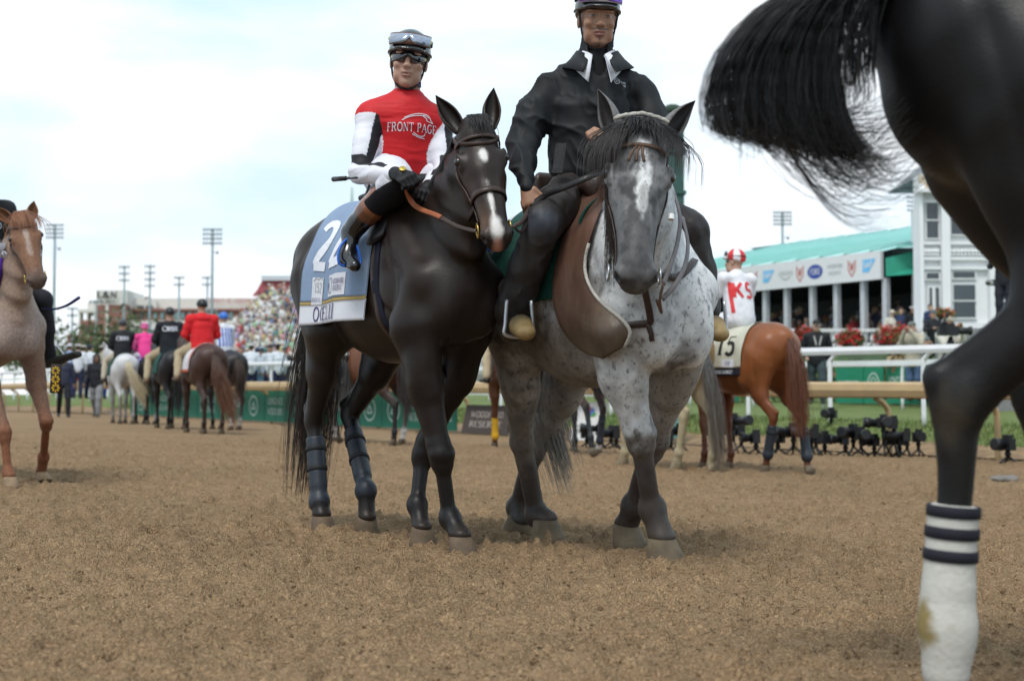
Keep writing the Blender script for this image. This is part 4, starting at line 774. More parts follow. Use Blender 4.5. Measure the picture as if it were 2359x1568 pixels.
def sector_band(w, x0, rad, z0, z1, a0, a1, n=20, th=.004, bul=.0, oy=0.0):    # a band bent round the head between two angles (degrees), in head coordinates
    V = []; F = []
    for i in range(n + 1):
        a = R(a0 + (a1 - a0) * i / n)
        for z, r in ((z0, rad), (z0, rad + th), ((z0 + z1) / 2, rad + th + bul), (z1, rad + th), (z1, rad)): V.append(w(x0 + math.cos(a) * r, math.sin(a) * r * .80 + oy, z))
    for i in range(n):
        for j in range(5): k = (j + 1) % 5; F.append((i * 5 + j, (i + 1) * 5 + j, (i + 1) * 5 + k, i * 5 + k))
    F += [tuple(range(5)), tuple(n * 5 + j for j in range(5))[::-1]]; return V, F
def helmet_sdf(w, s=1.0, peak=True, grow=0.0, M=None):
    S = SDF(); S.ell(w(-.012, 0, .048), np.array([.124 + grow, .100 + grow, .108 + grow]) * s, .02, (1, 1, 1), 'u', M)
    S.plane(w(.06, 0, .038), w(.25, 0, -1.0) - w(0, 0, 0), .006)
    if peak:
        S.ell(w(.095, 0, .046), np.array([.055, .074, .010]) * s, .014, (1, 1, 1), 'u', M)
    return S
def cap_thing(): pass

# ------------------------------------------------------------------ jockey in red silks
SK1 = (.40, .235, .17)
W22 = lambda *q: to_world(bay.T, [q])[0]
pel = W22(.04, 0, 1.70); chestJ = P(935, 285, 6.66); neckJ = P(938, 218, 6.64); shR = P(856, 268, 6.60); shL = P(1010, 292, 6.72)
elR = P(830, 398, 6.50); haR = P(922, 402, 6.14); elL = P(1024, 400, 6.60); haL = P(985, 432, 6.30)
jk = thing('jockey', 'jockey in red and white silks and dark goggles on the dark bay horse', 'person', tuple(pel)); inv = lambda V: np.asarray(V) - pel
hJ = P(942, 144, 6.60); FJ = nrm(V3(.02, -1, -.10)); UJ = nrm(V3(.10, 0, 1))
S, wJ = face_sdf(hJ, FJ, UJ, 1.0, SK1, (.33, .17, .13), neckJ + V3(0, 0, -.03)); V, F = S.mesh(.0036, 1); c = S.colors(V, .002); n0 = len(V)
B = SDF(); torso(B, pel, chestJ, neckJ, shL, shR, SK1, .86, .84)
for a, b_, c_ in ((shR, elR, haR), (shL, elL, haL)): limb(B, [a, b_, c_], [.045, .035, .024], SK1)
hipR, hipL, knR, knL, anR, anL = W22(.08, -.11, 1.68), W22(.08, .11, 1.68), W22(.43, -.215, 1.595), W22(.43, .215, 1.595), W22(.17, -.315, 1.40), W22(.17, .315, 1.40)
for a, b_, c_ in ((hipR, knR, anR), (hipL, knL, anL)): limb(B, [a, b_, c_], [.07, .05, .035], SK1)
V2, F2 = B.mesh(.014, 1); part('body', np.vstack([inv(V), inv(V2)]), np.vstack([F, F2 + n0]), mat('skin', (1, 1, 1), .45, var=.08, vscale=40, vc=True, spec=.4, bump=.06, bscale=300), jk, True, np.vstack([c, np.tile(SK1, (len(V2), 1))]))
RED, WHT, BLK = (.50, .010, .014), (.66, .66, .72), (.008, .008, .011)
# silks: red body and collar, white sleeves with a black stripe
S = SDF(); torso(S, pel, chestJ, neckJ - V3(0, 0, .045), shL, shR, RED, 1.08, 1.06); S.cone(neckJ - V3(0, 0, .05), neckJ + V3(.0, -.004, -.012), .072, .066, .02, RED)
nS = len(S.p)
for a, b_, c_ in ((shR, elR, haR), (shL, elL, haL)): limb(S, [a + (b_ - a) * .10, a + (b_ - a) * .5, b_, b_ + (c_ - b_) * .5, b_ + (c_ - b_) * .86], [.066, .058, .049, .043, .034], WHT, .025)
V, F = S.mesh(.0042, 1)
x, y, z = V.T; dt = np.min([p[0](x, y, z) for p in S.p[:nS]], 0); da = np.min([p[0](x, y, z) for p in S.p[nS:]], 0); col = np.where((dt < da - .004)[:, None], np.array(RED), np.array(WHT))
for a, b_, c_ in ((shR, elR, haR), (shL, elL, haL)):
    sg = -1 if a is shR else 1
    for p0, p1 in ((a, b_), (b_, c_)):
        u = nrm(p1 - p0); t = (V - p0) @ u / np.linalg.norm(p1 - p0); q = V - p0 - np.outer((V - p0) @ u, u); q /= np.linalg.norm(q, axis=1)[:, None] + 1e-9
        ref = nrm(V3(.80, -.75, .0) if p0 is a else V3(.1, -.7, .75)); ref = nrm(ref - u * (ref @ u)); ang = np.arccos(np.clip(q @ ref, -1, 1)); m_ = (ang < .46) & (da <= dt + .004) & (t > -.15) & (t < 1.03 if p0 is a else t < .72) & (np.linalg.norm(V - p0 - np.outer(t * np.linalg.norm(p1 - p0), u), axis=1) < .085)
        col[m_] = BLK
V = lap(wrinkle(V, F, .0026, 7, (.6, .6, 2.6), 4), F, .5); silks = (V, F, bvh(V, F))
part('silks', inv(V), F, vcloth('silks', .62, .12), jk, True, col)
S = SDF(); S.cone(neckJ + V3(0, -.008, .0), neckJ + V3(.0, -.018, .052), .060, .057, .01); V, F = S.mesh(.005, 1); part('neck_gaiter', inv(V), F, cloth('white', (.62, .63, .68)), jk)
# breeches, knee wraps, boots
S = SDF(); S.ecap(pel + V3(0, 0, -.03), pel + V3(0, 0, .06), (.155, .13), (.145, .115), nrm(shL - shR), .05)
for a, b_, c_ in ((hipR, knR, anR), (hipL, knL, anL)): limb(S, [a, a + (b_ - a) * .5, b_, b_ + (c_ - b_) * .12], [.105, .096, .074, .062])
V, F = S.mesh(.007, 1); V = wrinkle(V, F, .004, 10, (1, 1, 1), 9); breeches = (V, F, bvh(V, F)); part('breeches', inv(V), F, cloth('breeches', (.64, .64, .70), .6), jk)
for kn, an, hp, s in ((knR, anR, hipR, -1), (knL, anL, hipL, 1)):
    S = SDF(); limb(S, [kn + (hp - kn) * .14, kn, kn + (an - kn) * .18, kn + (an - kn) * .42], [.083, .083, .080, .064], None, .02); S.plane(kn + V3(0, 0, -.022), nrm(hp - kn) * .25 + V3(-.25, 0, 1)); V, F = S.mesh(.006, 1); part('knee_wrap', inv(V), F, cloth('black', (.006, .006, .008), .85), jk)
    ft = W22(.20, .345 * s, 1.275); S = SDF(); limb(S, [kn + (an - kn) * .36, kn + (an - kn) * .62], [.062, .056], (.20, .065, .025), .015); limb(S, [kn + (an - kn) * .58, kn + (an - kn) * .85, an], [.057, .047, .043], (.006, .006, .007), .02)
    S.ecap(an + V3(0, 0, -.01), ft, (.036, .05), (.040, .034), W22(0, 1, 0) - W22(0, 0, 0), .03, (.007, .007, .008)); S.cone(ft, ft + (W22(.08, 0, -.04) - W22(0, 0, 0)), .040, .028, .03, (.007, .007, .008)); V, F = S.mesh(.0055, 1)
    part('boot', inv(V), F, mat('boot_gloss', (1, 1, 1), .16, vc=True, var=.05, spec=.6, coat=.4), jk, True, S.colors(V, .002))
    pr = [ft + (W22(x_, y_ * s, z_) - W22(0, 0, 0)) for x_, y_, z_ in ((.0, -.01, .10), (.02, .046, .04), (.03, .048, -.032), (.03, -.044, -.032), (.02, -.042, .04), (.0, -.01, .10))]; t = thing('stirrup', 'blue racing stirrup under the %s boot of the red jockey' % ('near' if s < 0 else 'far'), 'stirrup', tuple(ft)); m = MB(); m.tube(np.array(spline(pr, 5)) - ft, .0055, 8); m.build('stirrup_iron', mat('stirrup_blue', (.02, .12, .55), .35), t, True)
    top = W22(.22, .24 * s, 1.62); lp_ = spline([top, (top + pr[0]) / 2 + V3(0, 0, 0), pr[0]], 4); Vb, Fb = band_geo(lp_, [W22(0, s, 0) - W22(0, 0, 0)] * len(lp_), .022, .005); part('stirrup_leather', np.array(Vb) - ft, Fb, mat('leather_black', (.008, .007, .007), .45, var=.2), t)
# gloved hands
for el, ha, nn in ((elR, haR, V3(-.2, -.6, .8)), (elL, haL, V3(.3, -.6, .8))):
    S = SDF(); d = nrm(ha - el) + V3(.15, -.1, -.25); fist(S, ha - nrm(ha - el) * .02, d, nn, V3(.3, .4, .9), 1.0, BLK, .9); S.cone(ha - nrm(ha - el) * .05, ha, .034, .028, .012, BLK); V, F = S.mesh(.0036, 1); part('glove', inv(V), F, cloth('glove', (.008, .008, .009), .55), jk)
m = MB(); q = haR + V3(.012, -.020, .020); m.lathe([(.0, .0), (.016, .0), (.016, .004), (.012, .006), (0.0, .006)], 12, q - pel, nrm(V3(.1, -.75, .65))); m.build('glove_badge', mat('gold', (.55, .38, .08), .35, metal=.6), jk, True)
# helmet, goggles, straps
def head_kit(T_, inv, w, M, s=1.0, shell=(.010, .014, .013), gl_face=True, gl_top=True, trim=(.06, .03, .02), lens=(.30, .34, .42), rough=.12, frame_col=(.11, .05, .035)):
    S = helmet_sdf(w, s, True, 0, M); V, F = S.mesh(.005, 2); h = part('helmet', inv(V), F, mat('helmet_%d' % (shell[0] * 9999), shell, rough, var=.05, spec=.6, coat=.5), T_)
    V, F = sector_band(lambda x, y, z: w(x, y, z + .16 * (x - .06) * .25), -.012, .122, .036, .044, -100, 100, 24, .008); part('helmet_trim', inv(V), F, mat('trim_brown', trim, .6), h)
    fr = mat('goggle_frame_%d' % (frame_col[0] * 999), frame_col, .4)
    def goggles(nm, x0, rad, zc, hh, tilt, pm, lm):
        ww = lambda x, y, z: w(x - tilt * (z - zc), y, z); V, F = sector_band(ww, x0, rad, zc - hh, zc + hh, -66, 66, 28, .004); V = np.array(V)
        g_ = part(nm, inv(V), F, fr, pm)
        def lens_shape(x, y, z):                              # nose notch in the lower edge
            return ww(x, y, z + (.026 * math.exp(-(y / .017) ** 2) if z < zc else 0))
        V, F = sector_band(lens_shape, x0, rad + .006, zc - hh * .84, zc + hh * .80, -60, 60, 40, .004, .003); part('lens', inv(V), F, lm, g_)
        for a in (-62, 62):
            mm = MB(); cc = ww(x0 + math.cos(R(a)) * (rad + .008), math.sin(R(a)) * (rad + .008) * .8, zc); mm.lathe([(0, 0), (.009, 0), (.008, .004), (0, .004)], 10, inv(cc), ww(math.cos(R(a)), math.sin(R(a)), 0) - ww(0, 0, 0)); mm.build('vent', mat('vent_gold', (.45, .36, .12), .4), g_, True)
        V, F = sector_band(ww, x0, rad - .002, zc - .011, zc + .011, 66, 294, 30, .003); part('strap', inv(V), F, mat('strap_black', (.01, .01, .012), .7), g_)
    if gl_face: goggles('goggles', -.004, .100, .012, .027, .15, T_, mat('lens_dark', (.012, .012, .016), .07, spec=.8, var=.0, coat=.6))
    if gl_top: goggles('helmet_goggles', -.012, .128, .093, .030, .62, T_, mat('lens_clear_%d' % (lens[0] * 999), lens, .12, metal=.55, spec=.8, var=.25, vscale=12))
    for q in (1, -1):
        pts = spline([w(.028, .086 * q, .03), w(.030, .076 * q, -.03), w(.035, .064 * q, -.08), w(.050, .035 * q, -.122), w(.055, 0, -.130)], 5); m = MB(); m.tube([inv(p_) for p_ in pts], .0052, 6); m.build('chin_strap', mat('strap_black', (.01, .01, .012), .7), h, True)
    m = MB(); b0 = inv(w(.045, .062, -.105)); m.obox(b0 - V3(.008, .006, .012), (.016, 0, 0), (0, .012, 0), (0, 0, .026)); m.build('buckle', mat('buckle_navy', (.02, .02, .06), .4), h)
    return h
head_kit(jk, inv, wJ, np.array(frame(FJ, UJ)))
# riding crop
crop = thing('riding_crop', 'black riding crop held low behind the red jockey', 'crop', tuple(elR)); m = MB(); a = P(768, 413, 6.62) - elR; b_ = haR - elR; m.tube([a, a + (b_ - a) * .20], [.012, .011], 8); m.tube([a + (b_ - a) * .20, b_], [.007, .006], 8); m.build('shaft', mat('leather_black', (.008, .007, .007), .45), crop, True)

# ------------------------------------------------------------------ pony rider
SK2 = (.30, .155, .095)
WP = lambda *q: to_world(pony.T, [q])[0]
pelP = WP(-.02, 0, 1.66); neckP = P(1372, 128, 6.42); chestP = P(1362, 235, 6.40); sRp = P(1262, 214, 6.38); sLp = P(1480, 216, 6.50); eRp = P(1203, 325, 6.32); hRp = P(1212, 430, 6.10); eLp = P(1520, 320, 6.42); hLp = P(1410, 318, 6.02)
pr_ = thing('pony_rider', 'rider in black jacket and leather chaps on the spotted grey pony', 'person', tuple(pelP)); invp = lambda V: np.asarray(V) - pelP
hP = P(1376, 48, 6.38); FP = nrm(V3(.10, -1, -.14)); UP = V3(.03, 0, 1)
S, wP = face_sdf(hP, FP, UP, 1.03, SK2, (.24, .10, .08), neckP + V3(0, 0, -.02))
V, F = S.mesh(.0036, 1); c = S.colors(V, .002); Fq, Sq, Uq = frame(FP, UP); Q = np.stack([(V - hP) @ Fq, (V - hP) @ Sq, (V - hP) @ Uq], 1) / 1.03
def stain(c, o, r, col, a=1.0, f=.35):
    d = np.sqrt((((Q - np.array(o)) / np.array(r)) ** 2).sum(1)); w_ = (np.clip((1 + f - d) / (2 * f), 0, 1) * a)[:, None]; return c * (1 - w_) + np.array(col) * w_
hairc = (.025, .017, .014)
for q in (1, -1):
    c = stain(c, (.095, .020 * q, -.0475), (.03, .022, .0055), hairc, .75, .5); c = stain(c, (.09, .034 * q, .0375), (.04, .022, .0045), hairc, .85, .5); c = stain(c, (.088, .033 * q, .0095), (.02, .017, .0052), (.05, .035, .03), .9, .4); c = stain(c, (.088, .044 * q, .0085), (.02, .005, .003), (.35, .30, .28), .7, .5); c = stain(c, (.088, .022 * q, .0085), (.02, .004, .003), (.35, .30, .28), .7, .5)
c = stain(c, (.09, 0, -.090), (.03, .006, .008), hairc, .6, .5); c = stain(c, (.07, 0, -.115), (.04, .034, .012), hairc, .7, .5)
n0 = len(V); B = SDF(); torso(B, pelP, chestP, neckP - V3(0, 0, .04), sLp + V3(-.05, 0, -.05), sRp + V3(.05, 0, -.05), SK2, .5, .5)
for a, b_, c_ in ((sRp, eRp, hRp), (sLp, eLp, hLp)): limb(B, [a + (chestP - a) * .2 + V3(0, .02, 0), b_, c_], [.024, .026, .028], SK2)
hipRp, hipLp, knRp, knLp, anRp, anLp = WP(.0, -.13, 1.60), WP(.0, .13, 1.60), WP(.20, -.37, 1.44), P(1592, 530, 6.45), WP(.03, -.44, 1.06), P(1622, 715, 6.5)
for a, b_, c_ in ((hipRp, knRp, anRp), (hipLp, knLp, anLp)): limb(B, [a, b_, c_], [.08, .055, .04], SK2)
Hn = SDF(); fist(Hn, hRp, V3(.25, -.25, -.95), V3(-.1, -.95, .3), V3(1, -.1, .1), 1.05, SK2, .95); fist(Hn, hLp, V3(-.6, -.45, .1), V3(0, -.7, .7), V3(-.2, -.2, .9), 1.0, SK2, .9); V3_, F3_ = Hn.mesh(.0036, 1)
V2, F2 = B.mesh(.014, 1); part('body', invp(np.vstack([V, V2, V3_])), np.vstack([F, F2 + n0, F3_ + n0 + len(V2)]), MATS['skin'], pr_, True, np.vstack([c, np.tile(SK2, (len(V2) + len(V3_), 1))]))
JB = (.010, .011, .013)
S = SDF(); torso(S, pelP + V3(0, 0, .05), chestP, neckP, sLp, sRp, None, 1.0, 1.16); S.ecap(chestP + V3(0, 0, -.03), pelP + V3(0, 0, .07), (.188, .15), (.195, .165), nrm(sLp - sRp), .05, None, flat=.4)
limb(S, [sRp, sRp + (eRp - sRp) * .5, eRp, eRp + (hRp - eRp) * .5, eRp + (hRp - eRp) * .83], [.071, .070, .067, .062, .049]); limb(S, [sLp, sLp + (eLp - sLp) * .5, eLp, eLp + (hLp - eLp) * .5, eLp + (hLp - eLp) * .85], [.071, .070, .067, .062, .049])
S.cone(eRp + (hRp - eRp) * .80, eRp + (hRp - eRp) * 1.02, .043, .040, .012)
neck_dir = nrm(neckP + V3(0, -.02, .06) - chestP); S.cone(neckP + V3(0, -.01, -.06), neckP + V3(.005, -.03, .055), .088, .074, .03)
S.cone(neckP + V3(.01, -.10, -.10), neckP + V3(.005, -.04, .20), .034, .066, .012, None, 's'); S.cone(neckP + V3(.03, -.20, -.16), neckP + V3(.012, -.11, -.02), .004, .045, .01, None, 's')
V, F = S.mesh(.0065, 1); V = folds(V, F, .022, 3.4, (1, 1, .40), 21, .55); V = folds(V, F, .016, 5.5, (.8, .8, 1.2), 33, -.5); V = folds(V, F, .007, 12, (1, 1, .6), 5, .3); jacket = (V, F, bvh(V, F))
m_jk = mat('jacket_nylon', JB, .64, var=.12, vscale=5, spec=.28, bump=.12, bscale=22); part('jacket', invp(V), F, m_jk, pr_)
# shirt collars under the jacket
S = SDF(); S.cone(neckP + V3(.0, -.005, -.08), neckP + V3(.006, -.022, .030), .070, .059, .01); S.ecap(neckP + V3(.01, -.07, -.16), neckP + V3(.005, -.03, -.02), (.06, .05), (.06, .05), (1, 0, 0), .02); V, F = S.mesh(.005, 1); part('undershirt', invp(V), F, cloth('black', (.006, .006, .008), .85), pr_)
bj = jacket[2]
def slab(pts, th, d, mtl, parent, nm, inv_):
    pts = np.array(pts, float); n = len(pts); d = nrm(d) * th; part(nm, inv_(np.vstack([pts, pts + d])), [tuple(range(n))[::-1], tuple(range(n, 2 * n))] + [(i, (i + 1) % n, n + (i + 1) % n, n + i) for i in range(n)], mtl, parent, False)
def fold_collar(nm, mtl, r0, r1, zt, zb, front, gap, dz, th=.007):       # a turned-down collar round the neck, open in front
    V = []; F = []; n = 34; c0 = neckP + V3(.006, -.018, 0); prof = []
    for lay in (0, 1):
        for i in range(n + 1):
            f_ = i / n; a = R(-90 + gap + (360 - 2 * gap) * f_); e = abs(2 * f_ - 1) ** 3; d = V3(math.cos(a) * 1.08, math.sin(a), 0); o = lay * th
            for k_, (r_, z_) in enumerate(((r0, zt - .055 * e), (r0 * 1.06, zt + .008 - .055 * e), ((r0 + r1) / 2, (zt + zb) / 2 - .05 * e), (r1 + front * e * .5, zb - dz * e))): V.append(c0 + d * (r_ - o) + V3(0, -front * e * k_ / 3, z_ - o * .5))
    m_ = (n + 1) * 4
    for i in range(n):
        for k_ in range(3): q = (i * 4 + k_, i * 4 + k_ + 1, (i + 1) * 4 + k_ + 1, (i + 1) * 4 + k_); F += [q, tuple(m_ + t for t in q[::-1])]
        F.append((i * 4 + 3, m_ + i * 4 + 3, m_ + (i + 1) * 4 + 3, (i + 1) * 4 + 3))
    for i in (0, n): F += [(i * 4 + k_, i * 4 + k_ + 1, m_ + i * 4 + k_ + 1, m_ + i * 4 + k_) for k_ in range(3)]
    part(nm, invp(V), F, mtl, pr_)
fold_collar('jacket_collar', m_jk, .082, .150, .020, -.050, .045, 24, .075)
fold_collar('shirt_collar', cloth('white', (.62, .63, .68)), .070, .105, .024, -.02, .07, 20, .15)
# chaps, belt, boots
LEA = (.022, .018, .017)
S = SDF(); S.ecap(pelP + V3(0, 0, -.02), pelP + V3(0, 0, .09), (.165, .135), (.16, .13), nrm(sLp - sRp), .04, (.05, .035, .03))
for a, b_, c_ in ((hipRp, knRp, anRp), (hipLp, knLp, anLp)): limb(S, [a, a + (b_ - a) * .5, b_, b_ + (c_ - b_) * .5, c_ + (b_ - c_) * .02], [.105, .098, .078, .074, .080], LEA, .03)
V, F = S.mesh(.0075, 1); V = wrinkle(V, F, .008, 8, (1, 1, .6), 31); chaps = (V, F, bvh(V, F)); cc = S.colors(V, .02); fd = np.clip(fbm(V, 7, 3, 3) * .8, 0, 1)[:, None]; cc = cc * (1 - fd) + np.array((.055, .065, .085)) * fd
part('chaps', invp(V), F, mat('chaps', (1, 1, 1), .55, var=.3, vscale=9, vc=True, spec=.3, bump=.4, bscale=24), pr_, True, cc)
for an, toe, s in ((anRp, WP(.22, -.47, .965), -1), (anLp, P(1658, 770, 6.28), 1)):
    S = SDF(); hl_ = an + V3(0, .02, -.05); S.cone(an + V3(0, 0, .10), an, .058, .052, .02, (.05, .038, .028)); S.cone(an, hl_ + V3(0, 0, -.03), .05, .045, .02, (.06, .045, .03)); S.cone(hl_ + V3(0, 0, -.03), toe + (an - toe) * .35, .044, .046, .03, (.02, .016, .014)); S.ecap(toe + (an - toe) * .30, toe, (.048, .044), (.044, .034), np.cross(toe - an, (0, 0, 1)), .02, (.26, .18, .075)); S.plane(toe + V3(0, 0, -.034) + (an - toe) * 0, (0, 0, -1), .004); V, F = S.mesh(.006, 1)
    part('boot', invp(V), F, mat('boot_dusty', (1, 1, 1), .55, var=.25, vscale=25, vc=True, bump=.3, bscale=60), pr_, True, S.colors(V, .004))
    m = MB(); a_ = toe + (an - toe) * .45; u = nrm(np.cross(toe - an, (0, 0, 1))); m.tube(np.array(spline([a_ + u * .055 + V3(0, 0, .10), a_ + u * .062, a_ + u * .058 - V3(0, 0, .052), a_ - u * .058 - V3(0, 0, .052), a_ - u * .062, a_ - u * .055 + V3(0, 0, .10)], 5)) - a_, .009, 8); t = thing('western_stirrup', 'steel stirrup with tan toe boot on the %s of the spotted pony' % ('shaded side' if s < 0 else 'open side'), 'stirrup', tuple(a_)); m.build('stirrup_iron', mat('steel', (.45, .46, .48), .35, metal=.8), t, True)
    top = WP(-.02, .33 * s, 1.45); lp_ = spline([top, (top + a_ + V3(0, 0, .1)) / 2 + nrm(top - pelP) * .03, a_ + V3(0, 0, .12)], 6); Vb, Fb = band_geo(lp_, [WP(0, s, 0) - WP(0, 0, 0)] * len(lp_), .05, .006); part('fender', np.array(Vb) - a_, Fb, mat('leather_dark', (.03, .02, .016), .5, var=.3), t)
m = MB(); c0 = P(1283, 372, 6.17); ax_ = nrm(V3(.15, -.2, 1)); m.obox(c0 - pelP - V3(.022, .0, .05), (.045, 0, 0), (0, .035, 0), ax_ * .13); m.obox(c0 - pelP + V3(-.012, -.004, .03), (.025, 0, 0), (0, .004, 0), ax_ * .04); m.build('belt_radio', mat('radio', (.05, .05, .055), .5, var=.4, vscale=60), pr_)
head_kit(pr_, invp, wP, np.array(frame(FP, UP)), 1.03, (.0095, .0095, .011), False, True, (.012, .012, .013), (.25, .12, .75), .35, (.40, .36, .38))

# ------------------------------------------------------------------ tack and cloths
def drape(H, xt, xb, zhem, s, off=.012, n=48, m=48, zc=1.28):     # cloth over the back and down one side; returns f(u, v) in horse space
    b = hb(H); grid = []
    for u in np.linspace(0, 1, n):
        prof = []
        xs0 = xt[0] + (xt[1] - xt[0]) * u; xs1 = xb[0] + (xb[1] - xb[0]) * u
        for a in np.linspace(90, -5, 34):
            d = V3(0, s * math.cos(R(a)), math.sin(R(a))); t = (90 - a) / 95; x = xs0 + (xs1 - xs0) * t * .62; l, _, _, _ = b.ray_cast(Vector(V3(x, 0, zc) + d), Vector(-d))
            if l is None: continue
            prof.append(np.array(l) + d * off)
        prof = smooth_path(prof, 3); ym = 0; q = []
        for p in prof:
            if abs(p[1]) < ym - .004: break
            ym = max(ym, abs(p[1])); q.append(p)
        last = q[-1]; zh = zhem(u) if callable(zhem) else zhem
        if last[2] > zh:
            for t in np.linspace(0, 1, 10)[1:]: q.append(V3(last[0] + (xs1 - last[0]) * t, last[1] + s * .012 * t, last[2] + (zh - last[2]) * t))
        q = np.array(q); L_ = np.concatenate([[0], np.cumsum(np.linalg.norm(np.diff(q, axis=0), axis=1))]); k = np.linspace(0, L_[-1], m)
        g_ = np.stack([np.interp(k, L_, q[:, i]) for i in range(3)], 1); vv = np.linspace(0, 1, m); g_[:, 1] += s * .0035 * np.clip(vv - .45, 0, 1) * 1.6 * (1 + np.sin(u * 17 + 2 * vv)); grid.append(g_)
    Gd = np.array(grid); nn = np.cross(np.gradient(Gd, axis=0), np.gradient(Gd, axis=1)); nn /= np.linalg.norm(nn, axis=2)[..., None] + 1e-9
    if nn[n // 2, m // 2, 1] * s < 0: nn = -nn
    def f(u, v, lift=0.0):
        i = min(max(u, 0), 1) * (n - 1); j = min(max(v, 0), 1) * (m - 1); a, c = min(int(i), n - 2), min(int(j), m - 2); fu, fv = i - a, j - c
        bl = lambda A_: (A_[a, c] * (1 - fu) + A_[a + 1, c] * fu) * (1 - fv) + (A_[a, c + 1] * (1 - fu) + A_[a + 1, c + 1] * fu) * fv
        return bl(Gd) + bl(nn) * lift
    f.L = np.mean(np.linalg.norm(np.diff(Gd, axis=1), axis=2).sum(1)); f.W = np.mean(np.linalg.norm(Gd[-1] - Gd[0], axis=1)); f.s = s
    return f
def cloth_sheet(name, f, m, T, u0=0, u1=1, v0=0, v1=1, lift=0.0, n=44, k=44, th=.004, col=None):
    Vt = [f(u, v, lift + th) for v in np.linspace(v0, v1, k) for u in np.linspace(u0, u1, n)]; Vb = [f(u, v, lift) for v in np.linspace(v0, v1, k) for u in np.linspace(u0, u1, n)]; N_ = n * k; F = []
    for j in range(k - 1):
        for i in range(n - 1): q = (j * n + i, j * n + i + 1, (j + 1) * n + i + 1, (j + 1) * n + i); F += [q, tuple(N_ + t for t in q[::-1])]
    for i in range(n - 1):
        for r in (0, (k - 1) * n): F.append((r + i, r + i + 1, N_ + r + i + 1, N_ + r + i))
    for j in range(k - 1):
        for c in (0, n - 1): F.append((j * n + c, (j + 1) * n + c, N_ + (j + 1) * n + c, N_ + j * n + c))
    return part(name, Vt + Vb, F, m, T, True)
def on_cloth(f, uc, vc, flip=None, off=.007):            # artwork frame on a cloth: x to the viewer's right, y up
    sg = (1 if f.s < 0 else -1) if flip is None else flip
    return lambda x, y, l=0: f(uc + sg * x / f.W, vc - y / f.L, off + l)
def strap_path(nm, pts, b, w, m, T, off=.004, th=.005, n=6, sm=1, world=False):
    p, q = on_surf(b, spline(pts, n), off); p = smooth_path(p, sm); V, F = band_geo(p, q, w, th); return part(nm, V, F, m, T)
LBR = mat('leather_brown', (.035, .018, .013), .42, var=.3, vscale=30, bump=.15, bscale=80)
LBK = mat('leather_black', (.008, .007, .007), .45)
BRS = mat('brass', (.55, .38, .12), .3, metal=.9)
def bridle(H, m, w=.017, nose=.37, brow=.10, bit=True, throat=True):
    T, b, hd = H.T, hb(H), H.hd; root = None
    def ring(a, n_, tilt, w_, nm, a0=0, a1=2 * math.pi, tl=0):
        ax_ = nrm(H.A + H.Nf * tilt); p, q = ring_on(b, hd(a, n_, 0), ax_, H.Nf, .004, 44, a0, a1, .35); full = abs(a1 - a0) > 6
        if len(p) < 5: return None
        p = smooth_path(p, 2, full); V, F = band_geo(p, q, w_, .006, full); return part(nm, V, F, m, T)
    if nose: ring(nose, -.07, .10, w * 1.7, 'noseband')
    if brow: ring(brow, -.07, -.05, w * 1.1, 'browband', -1.75, 1.75)
    ring(.075, -.07, -.9, w * 1.15, 'headstall')
    for s in (1, -1):
        strap_path('cheekpiece', [hd(.085, -.075, .12 * s), hd(.17, -.11, .13 * s), hd(.28, -.115, .12 * s), hd(.40, -.11, .10 * s), hd(.475, -.10, .085 * s)], b, w, m, T)
        if bit:
            mm = MB(); c = hd(.50, -.098, .064 * s); pts = [c + (H.A * math.cos(a) + H.Nf * math.sin(a)) * .030 * H.hs for a in np.linspace(0, 2 * math.pi, 15)]; mm.tube(pts, .0035, 6); mm.build('bit_ring', BRS, T, True)
bridle(bay, LBR)
f22 = drape(bay, (-.40, .26), (-.40, .19), 1.005, -1, .024); f22L = drape(bay, (-.40, .26), (-.40, .19), 1.005, 1, .024)
CB = mat('saddle_cloth_blue', (.19, .26, .38), .75, var=.10, vscale=5, bump=.15, bscale=40); CW = mat('saddle_cloth_white', (.60, .61, .66), .75, var=.05, bump=.15, bscale=40); CY = mat('saddle_cloth_gold', (.50, .36, .12), .6)
sc = thing('saddle_cloth', 'blue saddle cloth numbered 22 with white name band', 'saddle cloth', LOC22, YAW22, None, S22)
NAVY = ink('navy', (.02, .02, .07)); WI = ink('white', (.66, .68, .74)); PUR = ink('purple', (.05, .03, .13)); GRY = ink('grey', (.30, .28, .28)); REDI = ink('red', (.45, .02, .03))
